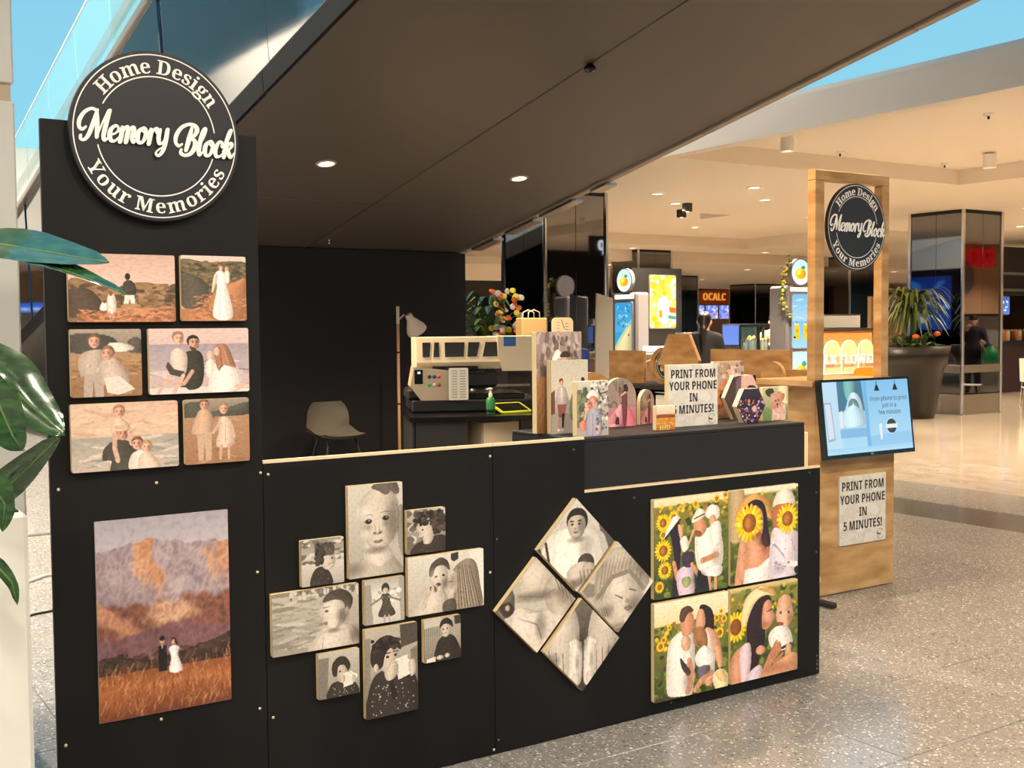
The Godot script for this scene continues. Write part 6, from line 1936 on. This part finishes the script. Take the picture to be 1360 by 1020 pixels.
	adult(t, V(-.2, 1.12, -.3), V(.18, 1.1, -.32), M.skin, M.dark_cloth2, M.dark_cloth, M.hair_black, true, .95)
	t = thing("person", "dark-haired person half hidden behind the order screen", "person", Vector3(12.6, 0, -9.35), deg_to_rad(120))
	adult(t, V(-.2, 1.05, -.26), V(.2, 1.05, -.26), M.skin, M.peach, M.dark_cloth, M.hair_black, false, .95)
	# order screen, food case
	t = thing("order_screen", "blue order screen on a slim stand at juice bar", "monitor", Vector3(10.42, 1.151, -8.02), deg_to_rad(-70))
	obj("foot", span(-.08, .08, 0, .012, -.06, .06, .004), M.black_matt, t)
	obj("stem", span(-.015, .015, .0125, .2, -.012, .0), M.black_matt, t)
	obj("bezel", span(-.16, .16, .12, .42, .001, .02, .004), M.black_matt, t)
	obj("screen", span(-.145, .145, .135, .405, .0205, .022), glow(col("6f94f0"), 1.0), t)
	t = thing("food_case", "black framed glass food case on the juice counter", "display case", Vector3(10.26, 1.151, -7.74))
	obj("floor_plate", span(0, .45, 0, .04, 0, .36, .004), M.black_matt, t)
	obj("roof_plate", span(0, .45, .38, .42, 0, .36, .004), M.black_matt, t)
	for q in [[0, 0], [.42, 0], [0, .33], [.42, .33]]:
		obj("post", span(q[0], q[0] + .03, .04, .38, q[1], q[1] + .03), M.black_matt, t)
	obj("back_glass", span(.4, .405, .04, .38, .03, .33), M.glass, t)
	obj("front_glass", span(.005, .01, .04, .38, .03, .33), M.glass, t)
	rng.seed = 8
	for i in 10:
		var b := thing("bottled_drink", "small bottled drink with %s cap inside the black glass case" % ["red", "white"][i % 2], "bottle", Vector3(10.34 + (i % 2) * .14, 1.1915, -7.68 + (i / 2) * .055), 0, "bottled drinks in the case")
		obj("body", lathe([[0, 0], [.02, 0], [.022, .005], [.022, .12], [.01, .15], [.01, .17], [0, .17]], 10), mat(col(["b8c8c4", "c8d0c8", "90a8a0"][i % 3]), .3), b)
		obj("cap", lathe([[.012, .165], [.012, .185], [0, .186]], 10), mat(col(["c04038", "eeeae4"][i % 2]), .4), b)
	t = thing("glass_canopy", "rounded clear display cover with steel shelves beside food case", "display case", Vector3(10.84, 1.151, -7.68))
	obj("shelf", span(0, .45, 0, .05, 0, .26, .004), M.steel, t)
	obj("shelf", span(.02, .43, .18, .19, 0.01, .25), M.steel, t)
	obj("hood", span(0, .45, .36, .44, 0, .26, .01), M.white_plastic, t)
	obj("pane", span(.0, .006, .05, .36, 0, .26), M.glass, t)
	for i in 5:
		var b := thing("pastry", "round pink pastry under the clear display cover", "pastry", Vector3(10.92 + (i % 2) * .16, 1.2015, -7.62 + (i / 2) * .08), 0, "pastries")
		obj("bun", lathe([[0, 0], [.035, .002], [.042, .02], [.03, .04], [0, .048]], 12), mat(col("d8907c"), .6), b)
		obj("icing", lathe([[.03, .041], [.02, .05], [0, .052]], 12), M.flower_white, b)
	# neighbouring counter with arches and lettering
	t = thing("dessert_counter", "orange wood counter with glowing arches and raised lettering", "counter", Vector3(10.95, 0, -6.9))
	obj("body", span(-.02, .98, .003, 1.47, -.4, 0, .006), M.orange_wood, t)
	obj("top", span(-.05, 1.01, 1.4705, 1.5, -.42, .03, .004), M.black_matt, t)
	obj("lower_panel", span(-.02, .98, .3, 1.12, .001, .02), M.peach, t)
	for i in 3:
		var ar := obj("arch_panel", plate(arch_outline(.28, .42), 0, .02), M.peach, t, Vector3(.15 + i * .33, 1.12, .036))
		obj("arch_light", plate(arch_outline(.33, .45), -.012, -.001), glow(col("ffe6b4"), 2.2), ar)
	obj("lettering", words("MILK FLOWER", "serif_bold", .17, .02), glow(col("ffe9d0"), 1.3), t, Vector3(.36, 1.09, .075))
	obj("orange_panel", plate(rect_outline(.4, .22, .08), 0, .02), mat(col("f07818"), .4), t, Vector3(.74, .86, .06))
	t = thing("dessert_display", "grey display case lid on the dessert counter", "display case", Vector3(11.0, 1.5005, -7.29))
	obj("case", span(0, .8, 0, .18, 0, .3, .01), M.grey_plastic, t)
	obj("lid", span(-.01, .81, .1805, .19, -.01, .31), M.steel, t)

func planter_palm() -> void:
	var t := thing("dark_planter", "huge round dark planter with stepped rim by the mirrored column", "planter", Vector3(15.15, 0, -8.75))
	obj("pot", lathe([[0, .003], [.37, .003], [.52, .84], [.55, .85], [.62, 1.18], [.56, 1.18], [.5, 1.06], [0, 1.06]], 40), M.planter_dark, t)
	obj("soil", lathe([[0, 1.1], [.52, 1.085]], 24), M.soil, t)
	t = thing("palm", "spiky palm rising from the huge dark planter", "plant", Vector3(15.15, 1.1, -8.75))
	obj("trunk", rod([V(0, 0, 0), V(.02, .4, .02), V(.0, .8, 0)], [.05, .04, .035]), M.leaf_mid, t)
	rng.seed = 41
	for i in 130:
		var a := rng.randf() * TAU
		var up := rng.randf_range(-.9, 1.6)
		var ln2 := rng.randf_range(.35, .75)
		var d := V(cos(a), 0, sin(a))
		var sp := [V(0, .72, 0), V(0, .76 + up * .14, 0) + d * ln2 * .35, V(0, .7 + up * .22, 0) + d * ln2 * .7, V(0, .42 + up * .24, 0) + d * ln2]
		obj("leaf", blade(sp, .055, d.cross(Vector3.UP), .3), [M.leaf_mid, M.leaf_dark, M.leaf_light][i % 3], t)
	t = thing("planter_shrub", "low mixed foliage with orange flower around the palm", "plant", Vector3(15.15, 1.1, -8.75))
	for i in 60:
		var a := rng.randf() * TAU
		var r := rng.randf_range(.1, .5)
		var d := V(cos(a), 0, sin(a))
		var h := rng.randf_range(.08, .32)
		var sp := [d * r * .6, d * r * .8 + V(0, h * .7, 0), d * r + V(0, h, 0), d * (r + .14) + V(0, h * .85, 0)]
		obj("leaf", blade(sp, .075, d.cross(Vector3.UP), .3), [M.leaf_mid, M.leaf_light, M.leaf_dark, M.leaf_mid][i % 4], t)
	for q in [V(.12, .28, .4), V(-.3, .24, .32)]:
		obj("flower", lathe([[0, -.04], [.06, -.01], [.05, .03], [0, .05]], 8), M.flower_orange, t, q)

func background() -> void:
	planter_palm()
	# white cafe chairs by the right mirrored column
	var t := thing("cafe_chair", "white moulded cafe chair with steel legs beside mirrored column", "chair", Vector3(17.35, 0, -7.85), deg_to_rad(150), "white cafe chairs")
	obj("seat", span(-.21, .21, .44, .46, -.2, .22, .008), M.white_plastic, t)
	var bk := obj("backrest", box(Vector3(.42, .42, .02), .008), M.white_plastic, t, Vector3(0, .67, -.23))
	bk.rotation.x = -.15
	for q in [[-1, 1], [1, 1], [-1, -1], [1, -1]]:
		obj("leg", rod([V(q[0] * .18, .44, q[1] * .17), V(q[0] * .21, .005, q[1] * .21)], .01), M.chrome, t)
	obj("stretcher", rod([V(-.2, .15, .2), V(-.2, .15, -.2)], .008), M.chrome, t)
	obj("stretcher", rod([V(.2, .15, .2), V(.2, .15, -.2)], .008), M.chrome, t)
	copy(t, "white cafe chair standing further behind the mirrored column", Vector3(19.2, 0, -9.1), deg_to_rad(-40), "white cafe chairs")
	# cafe bar on the far right with shelves
	t = thing("cafe_bar", "dark red-brown cafe bar with black shelving above", "bar", Vector3(21.0, 0, -11.9))
	obj("bar_front", span(0, 5.0, .003, 1.1, -.5, 0), mat(col("3a2024"), .4), t)
	obj("bar_top", span(-.05, 5.05, 1.1005, 1.15, -.55, .05, .005), M.black_gloss, t)
	obj("panel", span(.4, 1.0, .3, .9, .001, .02), M.orange_wood, t)
	obj("upper_box", span(0, 5.0, 2.2, 3.3, -.9, -.5), M.black_matt, t)
	obj("upper_rail", span(0, 5.0, 2.66, 2.72, -.499, -.46), M.steel, t)
	obj("upper_rail", span(0, 5.0, 2.28, 2.34, -.499, -.46), M.steel, t)
	obj("back_wall", span(0, 5.0, .003, 2.2, -2.6, -2.5), mat(col("c8a880"), .6), t)
	canvas(200, 160, "4a6ab8")
	gr(0, 1, "3a5aa8", "5a7ac8"); sc(8, 24, .1, .2, .9, .8, .03, .08, .6, ["e8f0fc", "b8d0f8"])
	lightbox(t, "menu_screen", finish(), .55, .4, Vector3(2.0, 1.95, -.44), Vector3.ZERO, 1.3)
	for i in 9:
		var b := thing("jar_of_sweets", "%s jar on the dark cafe bar shelf" % ["amber", "pale", "brown"][i % 3], "jar", Vector3(22.4 + i * .15, 1.151, -12.2), 0, "jars on the cafe bar")
		obj("body", lathe([[0, 0], [.05, 0], [.055, .01], [.055, .2], [.04, .22]], 12), mat(col(["c8782a", "e8dcc8", "6a3a20"][i % 3]), .3), b)
		obj("lid", lathe([[.042, .22], [.042, .25], [0, .252]], 12), M.steel, b)
	t = thing("person", "blond person in grey behind the dark cafe bar", "person", Vector3(23.0, 0, -13.1), deg_to_rad(180))
	adult(t, V(-.2, 1.05, -.3), V(.2, 1.05, -.3), M.skin, M.chair_grey, M.dark_cloth, M.hair_blond, true, .95)
	# orange shop far away
	t = thing("orange_shop", "far shop front with orange band and blue lit menu boards", "shop front", Vector3(36.4, 0, -38.5))
	obj("sign_band", span(-3, 6.0, 2.6, 3.3, -.3, 0), mat(col("d8701c"), .5), t)
	obj("lettering", words("OCALC", "sans_bold", .48, .04), glow(col("f0a040"), .9), t, Vector3(2.18, 2.97, .03))
	obj("wall", span(-3, 6.0, .003, 2.6, -.3, -.1), M.beige_wall, t)
	canvas(160, 120, "7a8ad8")
	gr(0, 1, "6a80e0", "98a8f0"); sc(9, 30, 0, 0, 1, 1, .05, .12, .7, ["b8c4fa", "d87890", "5a70d0", "e8e8fc"]); blur(3)
	var im := finish()
	for i in 5:
		lightbox(t, "menu_board", im, .8, .66, Vector3(-.6 + i * .9, 2.22, -.07), Vector3.ZERO, 1.2)
	t = thing("brown_shop", "far brown shop wall with stacked boxes right of orange shop", "shop front", Vector3(40.0, 0, -34.0))
	obj("wall", span(0, 12, .003, 3.1, -.3, 0), mat(col("9a6a3a"), .6), t)
	obj("band", span(0, 12, 2.4, 3.1, .001, .04), mat(col("b8742e"), .5), t)
	# far left hall: lit screen, grey kiosk
	t = thing("led_screen", "blue and pink lit screen far down the left hall", "screen", Vector3(-.3, 0, -26.5))
	canvas(160, 200, "3a78e0")
	gr(0, .5, "2a6ae0", "58b0f8"); gr(.5, 1, "d84a90", "6a2a60"); sc(10, 30, 0, 0, 1, 1, .05, .15, .6, ["90d0ff", "ffffff", "3048c0", "f070a0"]); blur(4)
	obj("stand", span(-.1, .1, .003, 1.4, -.2, -.08), M.black_matt, t)
	lightbox(t, "picture", finish(), 1.1, .8, Vector3(.0, 1.85, 0), Vector3.ZERO, 1.4)
	t = thing("grey_kiosk", "pale grey curved kiosk far down the left hall", "kiosk", Vector3(.6, 0, -22.0))
	obj("body", lathe([[0, .003], [.62, .003], [.62, 1.3], [.5, 1.8], [.2, 1.95], [0, 1.95]], 24), M.grey_plastic, t)
	obj("white_band", lathe([[.625, .62], [.625, .7], [.6, .7]], 24), M.white_plastic, t)
	t = thing("hall_shop", "beige shop front closing the far left hall", "shop front", Vector3(-6, 0, -33.5))
	obj("wall", span(0, 14, .0, 3.35, -.3, 0), M.beige_wall, t)
	obj("door_frame", span(10.2, 10.4, .003, 2.6, .001, .06), M.white_plastic, t)
	obj("door_frame", span(12.4, 12.6, .003, 2.6, .001, .06), M.white_plastic, t)
	obj("glass_door", span(10.4, 12.4, .003, 2.6, .01, .03), M.black_gloss, t)
	# flower arrangement behind the kiosk wall, before the mirrored column
	t = thing("flower_arrangement", "tall arrangement of orange and white flowers with broad leaves", "flowers", Vector3(7.75, 0, -10.0))
	obj("stand", span(-.3, .3, .003, 1.15, -.25, .25, .01), M.black_matt, t)
	rng.seed = 61
	for i in 75:
		var a := rng.randf() * TAU
		var d := V(cos(a), 0, sin(a) * .7)
		var h := rng.randf_range(.1, .85)
		var r := rng.randf_range(.12, .42)
		obj("leaf", blade([V(0, 1.15, 0), V(0, 1.2 + h * .6, 0) + d * r * .5, V(0, 1.2 + h, 0) + d * r, V(0, 1.15 + h * .9, 0) + d * (r + .18)], rng.randf_range(.06, .16), d.cross(Vector3.UP), .35), [M.leaf_dark, M.leaf_mid, M.leaf_dark, M.leaf_light][i % 4], t)
	for i in 60:
		var c := V(rng.randf_range(-.1, .32), rng.randf_range(1.25, 2.05), rng.randf_range(.1, .35))
		obj("flower", lathe([[0, -.025], [.03, -.012], [.046, .014], [.022, .016], [0, .006]], 7), [M.flower_white, M.flower_orange, M.flower_white, M.flower_orange, M.flower_yellow][i % 5], t, c, Vector3(rng.randf_range(.6, 1.6), 0, rng.randf_range(-.6, .6)))
	t = thing("grey_board", "tall pale grey board leaning before the tall mirrored column", "board", Vector3(9.0, 0, -9.3))
	obj("board", plate([Vector2(.0, .003), Vector2(.34, .003), Vector2(.34, 1.95), Vector2(.06, 2.02)], -.03, 0), M.grey_plastic, t)
	obj("foot", span(-.05, .38, .003, .05, -.12, -.031), M.grey_pillar, t)
	t = thing("dark_shop", "dark shop opening with beige surround beyond the flowers", "shop front", Vector3(8.2, 0, -18.6))
	obj("opening", span(.0, 5.6, .003, 2.62, -.3, -.1), M.dark_shop, t)
	obj("surround", span(-.4, 6.4, 2.62, 3.0, -.4, .0, .01), M.fascia, t)
	obj("pier", span(5.6, 6.4, .003, 2.62, -.4, .0, .01), M.beige_wall, t)
	obj("glow_panel", span(5.75, 6.3, 2.1, 2.5, .001, .02), glow(col("ffd890"), 1.6), t)
	# blue shop and red-signed wall that the mirrors show
	t = thing("red_sign_wall", "beige shop wall with red raised letters facing the mirrored column", "shop front", Vector3(18.4, 0, -3.4))
	obj("wall", span(0, 14, 1.75, 3.46, 0, .3), mat(col("c49a78"), .7), t)
	obj("lower_wall", span(0, 14, .003, 1.75, .3, .6), mat(col("b4baba"), .6), t)
	obj("black_band", span(0, 14, 1.72, 1.78, -.02, -.001), M.black_matt, t)
	obj("red_letters", words("FIO", "sans_bold", .62, .1), glow(col("e01818"), 1.3), t, Vector3(5.6, 3.12, -.08), Vector3(0, PI, 0))
	obj("round_logo", plate(ring_outline(.42, 32), -.06, -.001), mat(col("6a6a72"), .5), t, Vector3(4.95, 2.65, 0))
	obj("bench", span(2, 8, .9, 1.0, -.3, .0), M.orange_wood, t)
	t = thing("black_shop", "black glossy shop front mirrored in the tall column", "shop front", Vector3(13.7, 0, .6))
	obj("front", span(0, 9, .003, 3.46, 0, .3), M.dark_shop, t)
	obj("door_frame", span(2.0, 2.1, .003, 2.4, -.03, -.001), M.steel, t)
	t = thing("hanging_sign", "lit white letter on a dark sign hung from the ceiling", "sign", Vector3(13.62, 3.2, -4.12), PI)
	obj("backing", span(-.3, .3, -.2, .2, -.05, -.0005), M.dark_shop, t)
	obj("letter", words("p", "sans_bold", .36, .03), glow(col("f4f8ff"), 2.4), t, Vector3(0, .03, .02))
	for x in [-.2, .2]:
		obj("rod", rod([V(x, .2, -.02), V(x, .27, -.02)], .008), M.steel, t)
	t = thing("person", "person in dark vest holding a green bag, mirrored in the column", "person", Vector3(21.9, 0, -4.75), deg_to_rad(60))
	adult(t, V(-.1, 1.42, -.26), V(.24, 1.12, -.24), M.skin, M.dark_cloth, M.dark_cloth2, M.hair_black, false, 1.08)
	t = thing("green_bag", "green shopping bag hanging from the mirrored person's hand", "bag", Vector3(21.75, .66, -5.3))
	obj("sack", lathe([[0, 0], [.14, .02], [.2, .14], [.16, .28], [.06, .38], [0, .4]], 16), M.green_bag, t)
	obj("knot", lathe([[.03, .38], [.05, .42], [0, .45]], 10), M.green_bag, t)
	t = thing("blue_shop", "blue lit shop screen facing the walkway behind the kiosk", "screen", Vector3(7.0, 0, -16.0))
	obj("casing", span(-.2, -.12, 1.2, 3.0, -2.2, .8), M.dark_shop, t)
	obj("post", span(-.2, -.12, .003, 1.2, -1.0, -.4), M.dark_shop, t)
	canvas(200, 120, "1c4ab0")
	gr(0, 1, "1a3a98", "2a68d0"); sc(11, 26, 0, 0, 1, 1, .03, .1, .4, ["8ac0ff", "e8f4ff", "143078", "3a88e0"])
	lightbox(t, "picture", finish(), 2.4, 1.4, Vector3(-.1, 2.1, -.7), Vector3(0, PI / 2, 0), 1.4)

func lamps() -> void:
	# cylinder ceiling spots hanging in the coffer
	for q in [[8.97, -5.65, "left"], [12.2, -5.33, "right"]]:
		var t := thing("cylinder_downlight", "white cylinder downlight under the raised coffer, %s" % ("beside the sloping walkway" if q[2] == "left" else "by the coffer's far corner"), "downlight", Vector3(q[0], 3.68, q[1]), 0, "cylinder downlights")
		obj("mount", lathe([[.06, 0], [.06, -.02], [.0, -.02]], 20), M.steel, t)
		obj("tube", lathe([[.078, -.02], [.082, -.19], [.075, -.19], [.07, -.17], [0, -.16]], 24), M.white_metal, t)
		obj("lamp", lathe([[0, -.172], [.066, -.172]], 20), M.lamp_warm, t)
		spot(Vector3(q[0], 3.47, q[1]), Color(1, .9, .77), 23.0, 62, .07)
	for q in [[11.0, 1.0], [11.0, -2.4], [9.5, 4.0]]:
		var t := thing("cylinder_downlight", "white cylinder downlight under the raised coffer, out over the walkway", "downlight", Vector3(q[0], 3.68, q[1]), 0, "cylinder downlights")
		obj("mount", lathe([[.06, 0], [.06, -.02], [.0, -.02]], 20), M.steel, t)
		obj("tube", lathe([[.078, -.02], [.082, -.19], [.075, -.19], [.07, -.17], [0, -.16]], 24), M.white_metal, t)
		obj("lamp", lathe([[0, -.172], [.066, -.172]], 20), M.lamp_warm, t)
		spot(Vector3(q[0], 3.47, q[1]), Color(1, .9, .77), 23.0, 62, .07)
	for q in [[9.79, 3.68, -3.7, "alone in its middle"], [10.46, 3.68, -6.2, "behind the wooden sign frame"], [12.5, 3.68, -6.2, "near its far corner"]]:
		var t := thing("smoke_detector", "small white ceiling detector in the raised coffer, " + String(q[3]), "detector", Vector3(q[0], q[1], q[2]), 0, "ceiling detectors")
		obj("base", lathe([[.05, 0], [.05, -.015], [.03, -.03], [.0, -.03]], 16), M.white_metal, t)
		obj("nib", lathe([[.012, -.03], [.012, -.06], [0, -.062]], 10), M.black_matt, t)
	for q in [[11.47, -10.12, "the larger looking of two"], [12.04, -10.9, "the smaller looking of two"]]:
		var t := thing("black_downlight", "small black box downlight on the lower ceiling, " + String(q[2]), "downlight", Vector3(q[0], HC, q[1]), 0, "black box downlights")
		obj("housing", span(-.06, .06, -.13, 0, -.06, .06, .008), M.black_matt, t)
		obj("lens", lathe([[0, -.131], [.03, -.131]], 14), M.lamp_warm, t)
	var grp := "round downlights in the mall ceiling"
	for q in [[12.17, -9.14], [10.19, -9.33], [10.9, -8.1], [11.3, -10.2], [17.0, -7.9], [20.2, -10.1], [15.0, -10.8], [14.6, -4.5], [18.5, -4.5], [22, -6.5], [26, -9], [24, -5], [30, -12], [22, -1.5], [17, -1.5], [29, -5.5]]:  # some added to brighten the juice bar and the mirrored shop wall
		downlight(Vector3(q[0], HC, q[1]), .09, "one of the round recessed warm downlights around the mirrored columns, some added", 23.0, grp)
	for q in [[12, -13], [16.5, -15.5], [12.5, -16.2], [18, -12.6]]:
		downlight(Vector3(q[0], 3.72, q[1]), .09, "round recessed warm downlight inside the second raised coffer", 23.0, grp)
	for q in [[21.4, -18.2], [17.1, -18.4], [26, -16], [33, -16]]:
		downlight(Vector3(q[0], HC, q[1]), .1, "round recessed warm downlight just before the lower far bulkhead", 19.0, grp)
	for q in [[14, -22], [20, -23], [26, -23.5], [32, -22.5], [22, -29], [30, -30], [38, -30], [40, -22], [3, -23], [3, -29], [-1, -24], [-4, -28], [0, -31], [9, -24], [34, -38], [46, -36]]:  # those on the left are added to brighten the far hall
		downlight(Vector3(q[0], 3.36, q[1]), .12, "one of the round recessed warm downlights in the lower far ceiling, some added", 26.0, grp)
	for x in [-5.5, -3.2, -1.0, 1.2, 3.4, 5.6]:
		for z in [2.7, 5.4]:
			downlight(Vector3(x, 4.42, z), .11, "round recessed downlight under the upper floor, out over the photographer", 9.5, "downlights under the upper floor", Color(1, .94, .86), 80.0)
	for z in [-15.0, -11.0, -7.5, -4.5, -1.5]:  # added lamps, unseen, that brighten the left floor
		downlight(Vector3(-2.0, 4.42, z), .11, "unseen round recessed downlight added under the left balcony", 34.0, "added downlights under the left balcony", Color(1, .94, .86), 75.0)
	# beams and floodlights added out of view to brighten fascia and left floor
	for z in [-7.5, -13.5]:
		var b := thing("added_roof_beam", "added unseen white steel roof beam carrying floodlights high above the atrium, %s" % ("over the kiosk" if z > -9 else "beyond the kiosk"), "beam", Vector3(0, 9.0, z), 0, "added roof beams")
		obj("girder", span(-9.2, 8.05, 0, .35, -.1, .1, .01), M.white_metal, b)
		for x in [-8.9, 7.95]:
			obj("post", span(x - .08, x + .08, -9.0 if x < 0 else -5.1, 0, -.08, .08), M.white_metal, b)
		for x in [-.2, 4.2]:
			var fl := thing("added_floodlight", "unseen round fill lamp added under a roof beam", "added_floodlight", Vector3(x, 8.98, z), 0, "added floodlights on the roof beams")
			obj("can", lathe([[.12, 0], [.16, -.2], [.15, -.2], [.13, -.16], [0, -.15]], 24), M.white_metal, fl)
			obj("lamp", lathe([[0, -.17], [.13, -.17]], 20), M.lamp_warm, fl)
			spot(Vector3(x, 8.76, z), Color(1, .93, .84), 48.0 if x > 1 else 170.0, 62, .13)
